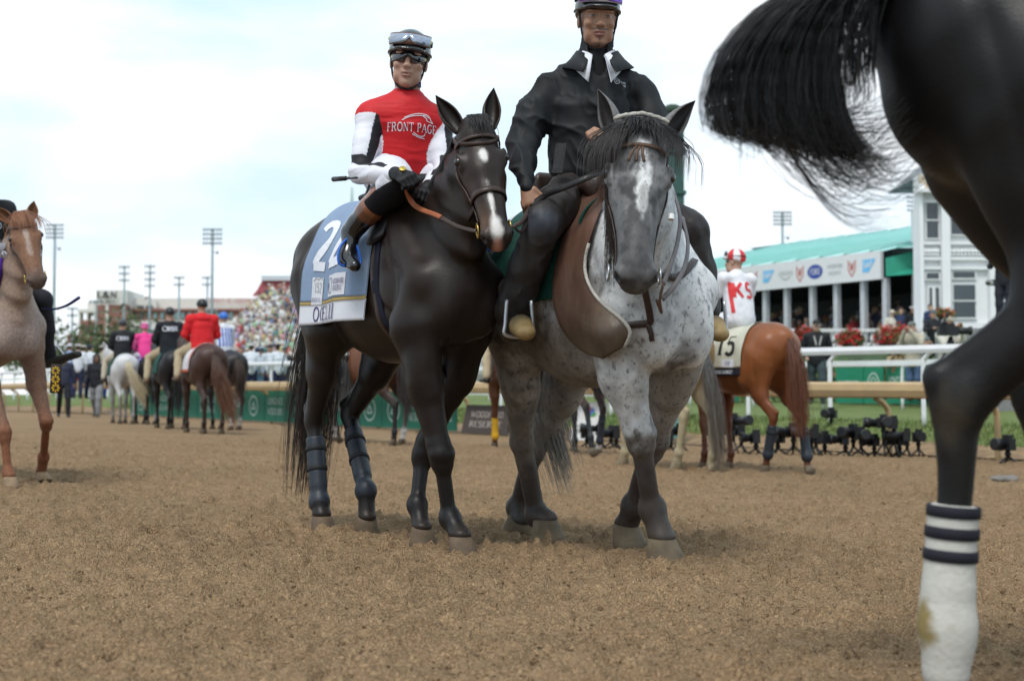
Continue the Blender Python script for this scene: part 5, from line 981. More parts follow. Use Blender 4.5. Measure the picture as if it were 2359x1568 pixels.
for f in (f22, f22L):
    cloth_sheet('cloth_panel', f, CB, sc, v1=.86); cloth_sheet('gold_piping', f, CY, sc, v0=.855, v1=.875, lift=.0015, k=3); cloth_sheet('name_band', f, CW, sc, v0=.873, v1=1.0, k=8)
    # width and length in metres: f.W x f.L
    hN = f.L * .30
    lettering('number', '22', on_cloth(f, .40, .48), hN, WI, sc, width=.36, thick=.20, thin=.15, serif=False, sp=.16)
    patch('logo_patch', on_cloth(f, .25, .775), -.075, .065, -.075, .055, CW, sc); patch('sponsor_patch', on_cloth(f, .64, .775), -.085, .095, -.05, .05, CW, sc)
    lettering('logo_number', '152', on_cloth(f, .245, .765, None, .010), .045, GRY, sc, width=.06, thick=.10); lettering('logo_line', 'KENTUCKY DERBY', on_cloth(f, .245, .845, None, .010), .017, PUR, sc, width=.125)
    outline('logo_horse', [(-.05, .03), (-.02, .045), (.0, .038), (.02, .05), (.045, .04), (.05, .02)], on_cloth(f, .245, .765, None, .010), .004, GRY, sc)
    outline('sponsor_ring', arc(-.055, 0, .02, .036, 0, 360, 20), on_cloth(f, .64, .775, None, .010), .004, PUR, sc)
    lettering('sponsor_name', 'WOODFORD', on_cloth(f, .70, .757, None, .010), .022, PUR, sc, width=.105); lettering('sponsor_name', 'RESERVE', on_cloth(f, .70, .798, None, .010), .022, PUR, sc, width=.085); lettering('sponsor_initials', 'WR', on_cloth(f, .525, .776, None, .010), .026, PUR, sc, width=.022)
    lettering('horse_name', 'OCELLI', on_cloth(f, .43, .935), .064, PUR, sc, width=.31, thick=.13, sp=.16)
    cloth_sheet('gold_edge', f, CY, sc, u0=.95, u1=1.0, v0=.10, v1=.56, lift=.003, n=4)
ps = thing('racing_saddle', 'small black racing saddle under the jockey in red', 'saddle', LOC22, YAW22, None, S22)
S = SDF(); S.ecap((-.14, 0, 1.60), (.30, 0, 1.63), (.15, .035), (.10, .035), (0, 1, 0), .03)
for s in (1, -1): S.ecap((.22, .16 * s, 1.56), (.26, .24 * s, 1.36), (.03, .10), (.02, .08), (0, 1, .4 * s), .03)
V, F = S.mesh(.010, 1); part('saddle_seat', V, F, LBK, ps)
p, q = ring_on(hb(bay), (.27, 0, 1.2), (1, 0, .10), (0, 0, 1), .006, 64, rad=.9); V, F = band_geo(smooth_path(p, 2, True), q, .065, .007, True); g_ = part('girth', V, F, cloth('girth', (.008, .010, .022)), ps)
p, q = ring_on(hb(bay), (.245, 0, 1.2), (1, 0, .12), (0, 0, 1), .016, 64, rad=.9); V, F = band_geo(smooth_path(p, 2, True), q, .035, .005, True); part('overgirth', V, F, LBR, ps)
# reins with rubber grips
rn = thing('reins', 'dark leather reins with orange grips in the jockey\'s gloves', 'reins', tuple(pel))
for s, ha, mid, px in ((-1, haR, P(952, 470, 6.22), P(1010, 498, 6.02)), (1, haL, P(1010, 470, 6.3), P(1085, 500, 6.10))):
    bitp = to_world(bay.T, [bay.hd(.50, -.10, .07 * s)])[0]; pts = spline([ha, mid, px, (px + bitp) / 2 + V3(0, 0, -.01), bitp], 8); k = 18; nr = [V3(-.5 * 1, -.75, .5)] * len(pts)
    V, F = band_geo(pts[:k] - pel, nr[:k], .024, .006); part('rein_grip', V, F, mat('rubber_orange', (.30, .085, .03), .6), rn); V, F = band_geo(pts[k - 1:] - pel, nr[k - 1:], .020, .005); part('rein_strap', V, F, LBR, rn)
# hind boots
def leg_boot(H, nm, c, straps=(), t0=.22, r=1.28, m=None, name='leg_boot'):
    L_ = H.legs[nm]; a, b_ = L_.get('hock', L_.get('knee')) if nm[1] == 'H' else L_['knee'], L_['fet']; S = SDF(); p0 = a + (b_ - a) * t0; S.cone(p0, a + (b_ - a) * .8, .042 * r, .040 * r, .01); S.ell(b_ + V3(-.006, 0, 0), (.052 * r, .048 * r, .055 * r), .03); S.cone(a + (b_ - a) * .4 + V3(-.022, 0, 0), b_ + V3(-.02, 0, 0), .028 * r, .03 * r, .02); S.plane(p0, a - b_, .004)
    V, F = S.mesh(.007, 1); o = part(name, V, F, m or mat('neoprene_navy', (.018, .024, .034), .5, var=.1, bump=.1), H.T); bb = bvh(V, F)
    for t in straps:
        c_ = a + (b_ - a) * t; p, q = ring_on(bb, c_, b_ - a, (1, 0, 0), .002, 24, rad=.2); V2, F2 = band_geo(p, q, .026, .003, True); part('boot_strap', V2, F2, mat('strap_black', (.01, .01, .012), .7), o)
leg_boot(bay, 'RH', None, (.36, .60), r=1.10); leg_boot(bay, 'LH', None, (.36, .60), r=1.14)
fall_tail(bay, 900, 1.22, .055, .0024, (.007, .006, .006), None, .12, (-.05, -.06), (-.80, 0, 1.44), (.022, .012, .008), .012)
# bay mane (short, on the far side) and forelock
def mane(H, n, length, s, r, col, lift=.0, t0=.12, t1=.97, name='mane', sway=.0, rag=.3, drop=1.0):
    L_ = []; CC = []; b = hb(H)
    for i in range(n):
        t = random.uniform(t0, t1); k = t * 5; j = min(int(k), 4); f_ = k - j; c = H.neck[j] * (1 - f_) + H.neck[j + 1] * f_; d = nrm(H.neck[j + 1] - H.neck[j]); up = nrm(V3(0, 0, 1) - d * d[2]); sv = np.cross(up, d); hh = H.neck_h[j] * (1 - f_) + H.neck_h[j + 1] * f_
        o = c + up * (hh + .004) + sv * random.uniform(-.012, .012); ln = length * random.uniform(1 - rag, 1.1); pts = []
        for q in np.linspace(0, 1, 8):
            ang = min(q * 1.3, 1.0) * 1.45; rr = hh + .012 + random.uniform(0, .004); w_ = (H.neck_w[j] * (1 - f_) + H.neck_w[j + 1] * f_) + .015
            pp = c + up * math.cos(ang) * rr + sv * s * math.sin(ang) * w_ if q < .45 else None
            if pp is None: pp = last + (V3(0, 0, -1) * drop + sv * s * .12 + d * sway * (i % 7 - 3) * .1) * (ln * .14)
            last = pp; pts.append(pp)
        L_.append(pts); CC.append(np.asarray(col) * random.uniform(.6, 1.5))
    return strands(name, L_, r, hair_mat('hair'), H.T, col=np.array(CC))
mane(bay, 420, .20, 1, .0022, (.008, .007, .007)); mane(bay, 160, .12, -1, .0022, (.008, .007, .007))
def forelock(H, n, length, r, cols, spread=.06, side_bias=0.0, part_w=.5, name='forelock', out=.02):
    L_ = []; CC = []
    for i in range(n):
        s0 = random.uniform(-1, 1) * .035; e = random.gauss(side_bias, part_w); ln = length * random.uniform(.45, 1.2); pts = []
        for t in np.linspace(0, 1, 9):
            a = -.005 + ln * (t ** 1.1) * (1 - .06 * abs(e)); s = s0 + e * spread * math.sin(min(1, t * 1.5) * 1.57); n_ = .012 + out * math.sin(t * 2.6) - max(0, abs(s) - .04) * .75 - .05 * max(0, .12 - t)
            p = H.hd(a, n_, s); p = p + V3(0, 0, -1) * .02 * t * abs(e); pts.append(p)
        L_.append(pts); c0 = np.asarray(cols[0]) * random.uniform(.6, 1.5); c1 = np.asarray(cols[1]) * random.uniform(.7, 1.3); CC.append([c0 + (c1 - c0) * t for t in np.linspace(0, 1, 9)])
    return strands(name, L_, r, hair_mat('hair'), H.T, col=np.array(CC))
forelock(bay, 60, .10, .0022, ((.008, .007, .007), (.008, .007, .007)), .03, .4)

# ---- pony tack
gp_ = thing('saddle_blanket', 'green western saddle blanket with white star on the spotted pony', 'blanket', LOCP, YAWP, None, SP)
GRN = mat('blanket_green', (.006, .060, .045), .8, var=.15, bump=.3, bscale=35)
for s in (-1, 1):
    fp = drape(pony, (-.42, .30), (-.46, .26), lambda u: 1.10 + .06 * (u - .5), s, .014); cloth_sheet('blanket_panel', fp, GRN, gp_)
    st_ = [(.045 * math.cos(R(90 + 36 * i)) * (1 if i % 2 == 0 else .38), .060 * math.sin(R(90 + 36 * i)) * (1 if i % 2 == 0 else .38)) for i in range(10)]; fn = on_cloth(fp, .13, .80)
    part('star', [fn(0, 0)] + [fn(*q) for q in st_], [(0, 1 + i, 1 + (i + 1) % 10) for i in range(10)], WI, gp_, False)
sd_ = thing('western_saddle', 'worn western saddle with pale horn on the spotted pony', 'saddle', LOCP, YAWP, None, SP)
S = SDF(); S.ecap((-.26, 0, 1.60), (.18, 0, 1.62), (.20, .045), (.17, .045), (0, 1, 0), .04); S.ecap((.20, -.10, 1.60), (.20, .10, 1.60), (.05, .09), (.05, .09), (1, 0, 0), .04); S.ecap((-.30, -.12, 1.66), (-.30, .12, 1.66), (.03, .09), (.03, .09), (1, 0, 0), .04)
for s in (1, -1): S.ecap((.0, .24 * s, 1.52), (.02, .33 * s, 1.28), (.18, .02), (.15, .02), (1, 0, 0), .03)
V, F = S.mesh(.012, 1); part('saddle_tree', V, F, LBR, sd_)
m = MB(); m.lathe([(.03, 0), (.024, .06), (.026, .09), (.055, .10), (.06, .115), (.045, .125), (0, .127)], 14, (.22, 0, 1.66), (.25, 0, 1)); m.build('horn', mat('rawhide', (.42, .32, .14), .6, var=.2), sd_, True)
mm = MB(); cpt = pony.T
# leather chest shield on the right shoulder
cs = thing('chest_shield', 'large brown leather chest shield hanging over the pony\'s shoulder', 'leather shield', LOCP, YAWP, None, SP)
Lp = [(1338, 424), (1322, 470), (1300, 530), (1280, 600), (1272, 670), (1280, 725), (1305, 775), (1345, 812), (1390, 826)]; Rp = [(1398, 424), (1388, 470), (1366, 530), (1348, 590), (1350, 640), (1378, 690), (1430, 735), (1450, 765), (1436, 800)]
Ls, Rs = spline(Lp, 4), spline(Rp, 4); nu, nv_ = 14, len(Ls); gr = []
hw_ = to_world(pony.T, pony.V); bw = bvh(hw_, pony.F)
for j in range(nv_):
    row = []
    for i in range(nu):
        t = i / (nu - 1); x, y = Ls[j] * (1 - t) + Rs[j] * t; d = nrm(ray(x, y)); l, n_, _, dist = bw.ray_cast(Vector((0, 0, CAMH)), Vector(d))
        D = dist if l is not None else np.nan; row.append(D)
    gr.append(row)
gr = np.array(gr); med = np.nanmedian(gr); gr = np.where(np.isnan(gr) | (gr > 6.9), np.nan, gr)
tt = np.linspace(0, 1, nu)[None, :]; base_d = np.linspace(6.20, 5.80, nv_)[:, None] - .03 * np.sin(tt * math.pi) + .06 * (1 - tt); dep = np.minimum(np.where(np.isnan(gr), 9, gr - .055), base_d + .12)
for _ in range(6):
    q = dep.copy(); q[1:-1] = (dep[:-2] + 2 * dep[1:-1] + dep[2:]) / 4; q[:, 1:-1] = (q[:, :-2] + 2 * q[:, 1:-1] + q[:, 2:]) / 4; dep = q
Vs = np.array([[np.array([0, 0, CAMH]) + nrm(ray(*(Ls[j] * (1 - i / (nu - 1)) + Rs[j] * i / (nu - 1)))) * (dep[j, i] - .035 * math.sin(math.pi * i / (nu - 1))) for i in range(nu)] for j in range(nv_)])
Vs = Vs.reshape(-1, 3); back_ = Vs + V3(0, .008, 0); Nn = len(Vs); F = []
for j in range(nv_ - 1):
    for i in range(nu - 1): q = (j * nu + i, j * nu + i + 1, (j + 1) * nu + i + 1, (j + 1) * nu + i); F += [q, tuple(Nn + t for t in q[::-1])]
for j in range(nv_ - 1):
    for c in (0, nu - 1): F.append((j * nu + c, (j + 1) * nu + c, Nn + (j + 1) * nu + c, Nn + j * nu + c))
for i in range(nu - 1):
    for r_ in (0, (nv_ - 1) * nu): F.append((r_ + i, r_ + i + 1, Nn + r_ + i + 1, Nn + r_ + i))
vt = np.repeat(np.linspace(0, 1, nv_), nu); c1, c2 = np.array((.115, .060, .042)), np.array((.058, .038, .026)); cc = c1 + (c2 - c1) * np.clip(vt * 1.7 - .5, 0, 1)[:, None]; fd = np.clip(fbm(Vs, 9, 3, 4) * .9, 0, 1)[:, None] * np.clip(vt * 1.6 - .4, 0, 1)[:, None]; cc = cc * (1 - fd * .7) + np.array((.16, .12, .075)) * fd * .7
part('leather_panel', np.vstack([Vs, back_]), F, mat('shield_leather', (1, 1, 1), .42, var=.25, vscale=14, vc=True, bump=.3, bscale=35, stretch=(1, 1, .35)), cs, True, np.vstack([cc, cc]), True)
m = MB(); e_ = Vs.reshape(nv_, nu, 3)[:, -1] + V3(.002, -.002, 0); m.tube(e_[10:], .0075, 6); m.build('fleece_edge', mat('fleece', (.42, .40, .36), .95, bump=.8, bscale=120, var=.3), cs, True, world=True)
# breast collar, bridle, reins
bc = thing('breast_collar', 'brown leather breast collar across the pony\'s chest', 'tack', LOCP, YAWP, None, SP)
pc = lambda *px: to_local(pony.T, [P(x, y, Y) for x, y, Y in px])
strap_path('collar_strap', pc((1440, 760, 5.62), (1465, 742, 5.58), (1490, 715, 5.58), (1520, 690, 5.6), (1570, 640, 5.7), (1600, 600, 5.9)), hb(pony), .030, LBR, bc, .006)
strap_path('collar_tail', pc((1462, 745, 5.58), (1470, 775, 5.58), (1478, 800, 5.6)), hb(pony), .022, LBR, bc, .008)
GLE = mat('leather_grey', (.10, .085, .085), .5, var=.2)
T_, b_, hd_ = pony.T, hb(pony), pony.hd
for s in (1, -1): strap_path('cheekpiece', [hd_(.06, -.08, .11 * s), hd_(.17, -.10, .125 * s), hd_(.30, -.10, .11 * s), hd_(.42, -.095, .09 * s), hd_(.52, -.10, .075 * s)], b_, .015, LBR, T_)
p, q = ring_on(b_, hd_(.10, -.07, 0), nrm(pony.A), pony.Nf, .005, 30, -1.5, 1.5, .35); V, F = band_geo(smooth_path(p), q, .016, .006); part('browband', V, F, mat('rawhide_brown', (.10, .055, .035), .6), T_)
m = MB(); kn_ = hd_(.115, .022, -.005)
for i in range(3): m.tube(spline([kn_ + pony.Sd * (.012 * (i - 1)), kn_ + pony.A * .03 + pony.Nf * .012 + pony.Sd * (.02 * (i - 1) - .01), kn_ + pony.A * .065 + pony.Nf * .006 + pony.Sd * (.03 * (i - 1) - .012)], 4), .006, 6)
m.build('brow_knot', mat('rawhide_brown', (.10, .055, .035), .6), T_, True)
S = SDF(); pts = [hd_(.0 - .02 * math.cos(a), .015, .085 * math.sin(a)) + pony.Nf * -.03 * abs(math.sin(a)) for a in np.linspace(-1.2, 1.2, 9)]; limb(S, pts, [.008] * 9, None, .01); V, F = S.mesh(.006, 1); part('poll_fleece', V, F, mat('fleece', (.42, .40, .36), .95), T_)
m = MB(); c = hd_(.30, -.10, .105); m.lathe([(.0, 0), (.012, 0), (.012, .022), (0, .022)], 10, c, pony.A); m.build('white_tag', mat('tag_white', (.7, .7, .7), .5), T_)
for s in (1, -1):
    mm = MB(); c = hd_(.535, -.10, .075 * s); mm.tube([c + (pony.A * math.cos(a) + pony.Nf * math.sin(a)) * .030 for a in np.linspace(0, 2 * math.pi, 15)], .004, 6); mm.build('bit_ring', mat('steel', (.45, .46, .48), .35, metal=.8), T_, True)
pr2 = thing('pony_reins', 'grey leather reins looping along the spotted pony\'s neck', 'reins', LOCP, YAWP, None, SP)
for px in ([(1528, 655, 5.28), (1545, 610, 5.36), (1560, 560, 5.50), (1566, 500, 5.65), (1548, 430, 5.85)], [(1525, 690, 5.30), (1556, 655, 5.36), (1578, 610, 5.50), (1584, 560, 5.68), (1572, 500, 5.86)]):
    pts = spline(pc(*px), 7); V, F = band_geo(pts, [dp_((.5, -.8, .2))] * len(pts), .020, .004); part('rein_strap', V, F, GLE, pr2)
pts = pc((1528, 655, 5.26), (1520, 690, 5.27), (1524, 720, 5.3), (1512, 690, 5.28)); m = MB(); m.tube(spline(pts, 5), .006, 6); m.build('rein_knot', mat('rawhide_brown', (.10, .055, .035), .6), pr2, True)
# lead strap from the rider's hand to the bay's bridle and to the horn
ld = thing('lead_strap', 'black lead strap from the pony rider\'s hand to the dark bay horse', 'strap', tuple(pelP)); hh = hRp + V3(.02, -.03, -.09)
bitL = to_world(bay.T, [bay.hd(.50, -.10, .075)])[0]
for q in (0, 1):
    pts = spline([hh, (hh + bitL) / 2 + V3(0, 0, -.02 - .04 * q), bitL], 6) - pelP; V, F = band_geo(pts, [V3(0, -1, .4)] * len(pts), .022, .005); part('lead_end', V, F, LBR, ld)
hn_ = WP(.24, 0, 1.72); pts = spline([hh, hh + V3(.06, -.01, .045), P(1300, 432, 6.0), P(1370, 402, 5.98), hn_], 6) - pelP; V, F = band_geo(pts, [V3(0, -1, .4)] * len(pts), .030, .006); part('lead_body', V, F, LBK, ld)
# pony hair
forelock(pony, 190, .20, .0018, ((.016, .016, .020), (.030, .022, .018)), .085, -1.25, .30, out=.026); forelock(pony, 140, .165, .0018, ((.016, .016, .020), (.040, .028, .022)), .085, 1.2, .30, out=.026); forelock(pony, 70, .075, .0018, ((.016, .016, .020), (.022, .020, .02)), .05, -.2, .5, out=.03)
mane(pony, 700, .44, -1, .0024, (.030, .021, .017), t0=.25, t1=1.0, sway=.5); mane(pony, 200, .2, 1, .0022, (.022, .020, .021), t0=.3)
L_ = []; CC = []
for i in range(260):
    s0 = random.uniform(.6, 1.0); ln = random.uniform(.25, .46); o = pony.hd(.02, -.02, -.06 * s0); pts = []
    for t in np.linspace(0, 1, 9): pts.append(o + pony.Sd * (-.055 * math.sin(min(1, 2 * t) * 1.57)) * s0 + pony.Nf * (.03 - .06 * t) + V3(0, 0, -1) * ln * t * t + pony.A * ln * .35 * t + pony.Sd * random.gauss(0, .004))
    L_.append(pts); CC.append(np.array((.032, .021, .016)) * random.uniform(.6, 1.5))
strands('cheek_hair', L_, .002, hair_mat('hair'), pony.T, col=np.array(CC))
fall_tail(pony, 420, 1.05, .035, .003, (.16, .16, .165), None, .0, (.10, .16), (-.74, .06, 1.36), (.26, .24, .21), .01, back=.02)
# silks and jacket lettering
OF = P(952, 288, 6.5); fnS = onto(silks[2], OF, nrm(V3(1, .16, 0)), nrm(V3(0, .06, 1)), .0025)
lettering('silks_lettering', 'FRONT PAGE', lambda x, y, l=0: inv(fnS(x, y, l)), .036, WI, jk, width=.232, thick=.13, thin=.06)
hz = [[(-.05, .03), (-.02, .045), (.02, .055), (.06, .058), (.078, .05)], [(-.04, .042), (0, .058), (.04, .066), (.075, .060), (.088, .04), (.098, .028), (.088, .03)], [(.05, .056), (.066, .045), (.07, .035), (.09, .03)], [(.005, -.022), (.03, -.036), (.055, -.034), (.062, -.022)], [(.0, -.03), (.03, -.042), (.06, -.045)]]
for pl in hz: outline('silks_emblem', spline([(x, y, 0) for x, y in pl], 5)[:, :2], lambda x, y, l=0: inv(fnS(x, y, .0012)), .0035, WI, jk)
OJ = P(1450, 181, 6.25); fnJ = onto(bj, OJ, nrm(V3(1, .35, 0)), V3(0, 0, 1), .003)
outline('jacket_emblem', arc(-.032, 0, .0125, .0125, 0, 360, 18), lambda x, y, l=0: invp(fnJ(x, y, l)), .0028, WI, pr_); lettering('jacket_emblem', 'WR', lambda x, y, l=0: invp(fnJ(x - .032, y, l)), .012, WI, pr_, width=.014)
lettering('jacket_lettering', 'WOODFORD', lambda x, y, l=0: invp(fnJ(x + .012, y + .0065, l)), .009, WI, pr_, width=.052, serif=False, thick=.17); lettering('jacket_lettering', 'RESERVE', lambda x, y, l=0: invp(fnJ(x + .012, y - .008, l)), .009, WI, pr_, width=.048, serif=False, thick=.17)
fnT = onto(breeches[2], P(866, 436, 6.4), nrm(V3(.75, -.6, .35)), nrm(V3(-.2, .1, 1)), .003)
lettering('breeches_lettering', 'STRAK', lambda x, y, l=0: inv(fnT(x, y, l)), .030, NAVY, jk, width=.10, serif=False)

# ------------------------------------------------------------------ smaller figures
SKINS = [(.40, .24, .17), (.30, .17, .11), (.45, .29, .21), (.14, .075, .05)]
def figure(name, label, loc, yaw, h=1.75, pose='stand', top=(.01, .01, .012), legs=(.02, .02, .03), shoe=(.02, .015, .012), skin=0, hat=None, hair=(.03, .02, .015), vox=.02, group=None, arms=None, lean=0.0, wide=1.0, detail=False, J=None, topmat=None, sleeve=None, thick=1.0, hem=None, yawhead=0.0):
    s = h / 1.75; T = thing(name, label, 'person', loc, yaw, group, s); sk = SKINS[skin] if isinstance(skin, int) else skin; q = {}
    if pose == 'ride':
        q = dict(pel=(0, 0, .04), chest=(.02, 0, .36), neck=(.03, 0, .54), head=(.05, 0, .70)); q.update({k: v for k, v in dict(sh=(.02, .19, .49), el=(.08, .27, .22), wr=(.30, .15, .14), hip=(.02, .10, .02), kn=(.32, .33, -.12), an=(.14, .40, -.52), toe=(.30, .42, -.56)).items()})
        if J == 'jockey': q.update(kn=(.40, .24, -.04), an=(.14, .30, -.30), toe=(.26, .33, -.36), chest=(.06, 0, .34), neck=(.08, 0, .52), head=(.11, 0, .67), sh=(.06, .175, .47), wr=(.36, .10, .10), el=(.20, .24, .20))
    else:
        q = dict(pel=(0, 0, .95), chest=(.0, 0, 1.30), neck=(.01, 0, 1.47), head=(.035, 0, 1.63), sh=(.0, .19, 1.41), el=(-.02, .26, 1.13), wr=(.10, .27, .90), hip=(0, .09, .93), kn=(.03, .10, .50), an=(-.02, .10, .09), toe=(.13, .12, .04))
    if arms == 'front': q.update(el=(.12, .28, 1.18 if pose != 'ride' else .25), wr=(.26, .08, 1.22 if pose != 'ride' else .2))
    if arms == 'camera': q.update(el=(.16, .24, 1.26), wr=(.26, .07, 1.54))
    if arms == 'pockets': q.update(el=(-.06, .30, 1.13), wr=(.06, .22, .95))
    if arms == 'back': q.update(el=(-.10, .27, 1.15), wr=(-.12, .04, .98))
    if isinstance(J, dict): q.update(J)
    g = {}
    for k, v in q.items():
        v = np.asarray(v, float)
        if lean and k in ('chest', 'neck', 'head', 'sh', 'el', 'wr'): v = v + V3(lean * (v[2] - q['pel'][2]), 0, 0)
        if k in ('pel', 'chest', 'neck', 'head'): g[k] = v
        else:
            for sd, nm in ((1, 'L'), (-1, 'R')): g[k + nm] = v * V3(1, sd * (wide if k in ('sh', 'el') else 1), 1)
    if pose == 'walk':
        for nm, d in (('L', 1), ('R', -1)): g['kn' + nm] += V3(.10 * d + .05, 0, .02); g['an' + nm] += V3(.24 * d, 0, .04 if d < 0 else 0); g['toe' + nm] += V3(.24 * d, 0, .0); g['wr' + nm] += V3(-.14 * d, 0, .02)
    if isinstance(J, dict):
        for k, v in J.items():
            if k[-1] in 'LR' and len(k) > 2: g[k] = np.asarray(v, float)
    Fh = V3(math.cos(yawhead), math.sin(yawhead), 0)
    S, w = face_sdf(g['head'], Fh, (0, 0, 1), 1.0, sk, None, g['neck'], detail); Hs = S; S.cone(g['neck'], g['chest'], .055, .085, .03, sk); S.cone(g['chest'], g['pel'], .085, .085, .03, sk)
    for n_ in 'LR': S.chain([g['chest'], g['sh' + n_], g['el' + n_], g['wr' + n_]], [.05, .042, .034, .026], .02, sk); S.chain([g['pel'], g['hip' + n_], g['kn' + n_], g['an' + n_]], [.06, .06, .045, .035], .02, sk); d = nrm(g['wr' + n_] - g['el' + n_]); Hs.cone(g['wr' + n_] - d * .02, g['wr' + n_] + d * .03, .026, .032, .02); Hs.cone(g['wr' + n_] + d * .03, g['wr' + n_] + d * .10 + V3(.02, 0, 0), .032, .020, .02); Hs.cone(g['wr' + n_] + d * .03, g['wr' + n_] + d * .06 + V3(.035, 0, .01), .016, .012, .01)
    V, F = S.mesh(min(vox, .0125) if not detail else .0075, 1); c = np.tile(sk, (len(V), 1))
    if hair is not None and not (hat and hat[0] == 'helmet'):
        m_ = (V[:, 2] > g['head'][2] + .045) | ((V - g['head']) @ Fh < -.035) & (V[:, 2] > g['head'][2] - .06); c[m_ & (V[:, 2] > g['neck'][2])] = hair
    part('body', V, F, mat('skin', (1, 1, 1), .5, vc=True), T, True, c)
    k = thick; S = SDF(); torso(S, g['pel'] + V3(0, 0, .02), g['chest'], g['neck'], g['shL'], g['shR'], (1, 1, 1), 1.06 * k, 1.1 * k, hip=True); nb = len(S.p)
    for n_ in 'LR': limb(S, [g['sh' + n_], (g['sh' + n_] + g['el' + n_]) / 2, g['el' + n_], g['wr' + n_]], [.068 * k, .060 * k, .054 * k, .040 * k], (0, 0, 0), .03)
    S.cone(g['neck'] - V3(0, 0, .02), g['neck'] + V3(0, 0, .03), .066, .06, .02)
    if hem: S.ecap(g['pel'], g['pel'] + V3(0, 0, -hem), (.165 * k, .125 * k), (.17 * k, .13 * k), (0, 1, 0), .04, (1, 1, 1), flat=.3)
    V, F = S.mesh(vox, 1); V = wrinkle(V, F, .006, 8, (1, 1, .6), len(label)); col = None
    x, y, z = V.T
    if sleeve is not None:
        db = np.min([p[0](x, y, z) for p in S.p[:nb]], 0); da = np.min([p[0](x, y, z) for p in S.p[nb:nb + 6]], 0); col = np.where((da < db - .005)[:, None], np.array(sleeve), np.array(top))
    top_o = part('jacket', V, F, topmat or (vcloth('plain') if col is not None else cloth('c%d_%d_%d' % tuple(int(q_ * 999) for q_ in top), top, .7)), T, True, col); T_top = (V, F)
    S = SDF(); S.ecap(g['pel'] + V3(0, 0, -.03), g['pel'] + V3(0, 0, .05), (.15 * k, .11 * k), (.145 * k, .105 * k), (0, 1, 0), .04)
    for n_ in 'LR': limb(S, [g['hip' + n_], (g['hip' + n_] + g['kn' + n_]) / 2, g['kn' + n_], (g['kn' + n_] + g['an' + n_]) / 2, g['an' + n_] + V3(0, 0, .02)], [.096 * k, .086 * k, .070 * k, .062 * k, .056], None, .03)
    V, F = S.mesh(vox, 1); V = wrinkle(V, F, .006, 8, (1, 1, .5), 3); part('trousers', V, F, cloth('c%d_%d_%d' % tuple(int(q_ * 999) for q_ in legs), legs, .75), T)
    for n_ in 'LR':
        S = SDF(); S.cone(g['an' + n_] + V3(0, 0, .06), g['an' + n_] + V3(0, 0, -.03), .045, .042, .02); S.ecap(g['an' + n_] + V3(-.03, 0, -.045), g['toe' + n_], (.042, .036), (.044, .026), (0, 1, 0), .03); V, F = S.mesh(min(vox, .015), 1); part('shoe', V, F, cloth('c%d_%d_%d' % tuple(int(q_ * 999) for q_ in shoe), shoe, .5), T)
    if hat:
        kind, hc = hat[0], hat[1]; hm = mat('hat_%d_%d_%d' % tuple(int(q_ * 999) for q_ in hc), hc, .35 if kind == 'helmet' else .75, var=.06)
        M = np.array(frame(Fh)); S = SDF(); e = lambda o, r, kk=.01: S.ell(w(*o), r, kk, None, 'u', M)
        if kind == 'helmet': S = helmet_sdf(w, 1.0, True, 0, M)
        elif kind == 'cap': e((-.012, 0, .055), (.108, .088, .080)); S.plane(w(0, 0, .040), (0, 0, -1)); e((.105, 0, .046), (.06, .065, .008))
        elif kind == 'peaked': e((-.01, 0, .085), (.135, .120, .030)); e((-.01, 0, .060), (.100, .086, .030)); e((.09, 0, .048), (.05, .06, .008))
        elif kind == 'brim': e((-.01, 0, .075), (.095, .082, .07)); e((-.01, 0, .050), (.20, .18, .012))
        elif kind == 'hood': e((-.03, 0, .01), (.115, .105, .135), .03); e((-.06, 0, -.09), (.09, .11, .07), .04); S.ell(w(.10, 0, -.005), (.075, .065, .095), .02, None, 's', M)
        elif kind == 'beret': e((-.02, .02, .085), (.12, .115, .03)); e((-.01, 0, .065), (.095, .082, .03))
        V, F = S.mesh(min(vox, .011), 1); part(dict(helmet='helmet', hood='hood').get(kind, 'hat'), V, F, hm, T)
        if kind == 'helmet' and len(hat) > 2:
            for a0, a1, cc in hat[2]: V, F = sector_band(w, -.012, .117, .085, .105, a0, a1, 18, .006, .001); part('helmet_band', V, F, mat('hat_%d_%d_%d' % tuple(int(q_ * 999) for q_ in cc), cc, .4), T)
    return T, T_top, g, w
def back_logo(T, top, g, z, h=.05, w=.22, txts=('WOODFORD', 'RESERVE'), ring=True, m=None):
    b = bvh(*top); fn = onto(b, V3(g['chest'][0] - .2, 0, z), V3(0, -1, 0), V3(0, 0, 1), .006, .4); m = m or WI
    if ring: outline('back_emblem', arc(-w * .42, 0, h * .5, h * .5, 0, 360, 14), fn, h * .14, m, T)
    for i, t in enumerate(txts): lettering('back_lettering', t, lambda x, y, l=0, i=i: fn(x + (w * .10 if ring else 0), y + (h * .26 - h * .52 * i if len(txts) > 1 else 0), l), h * (.42 if len(txts) > 1 else 1), m, T, width=w * (.72 if ring else 1), serif=False, thick=.2)

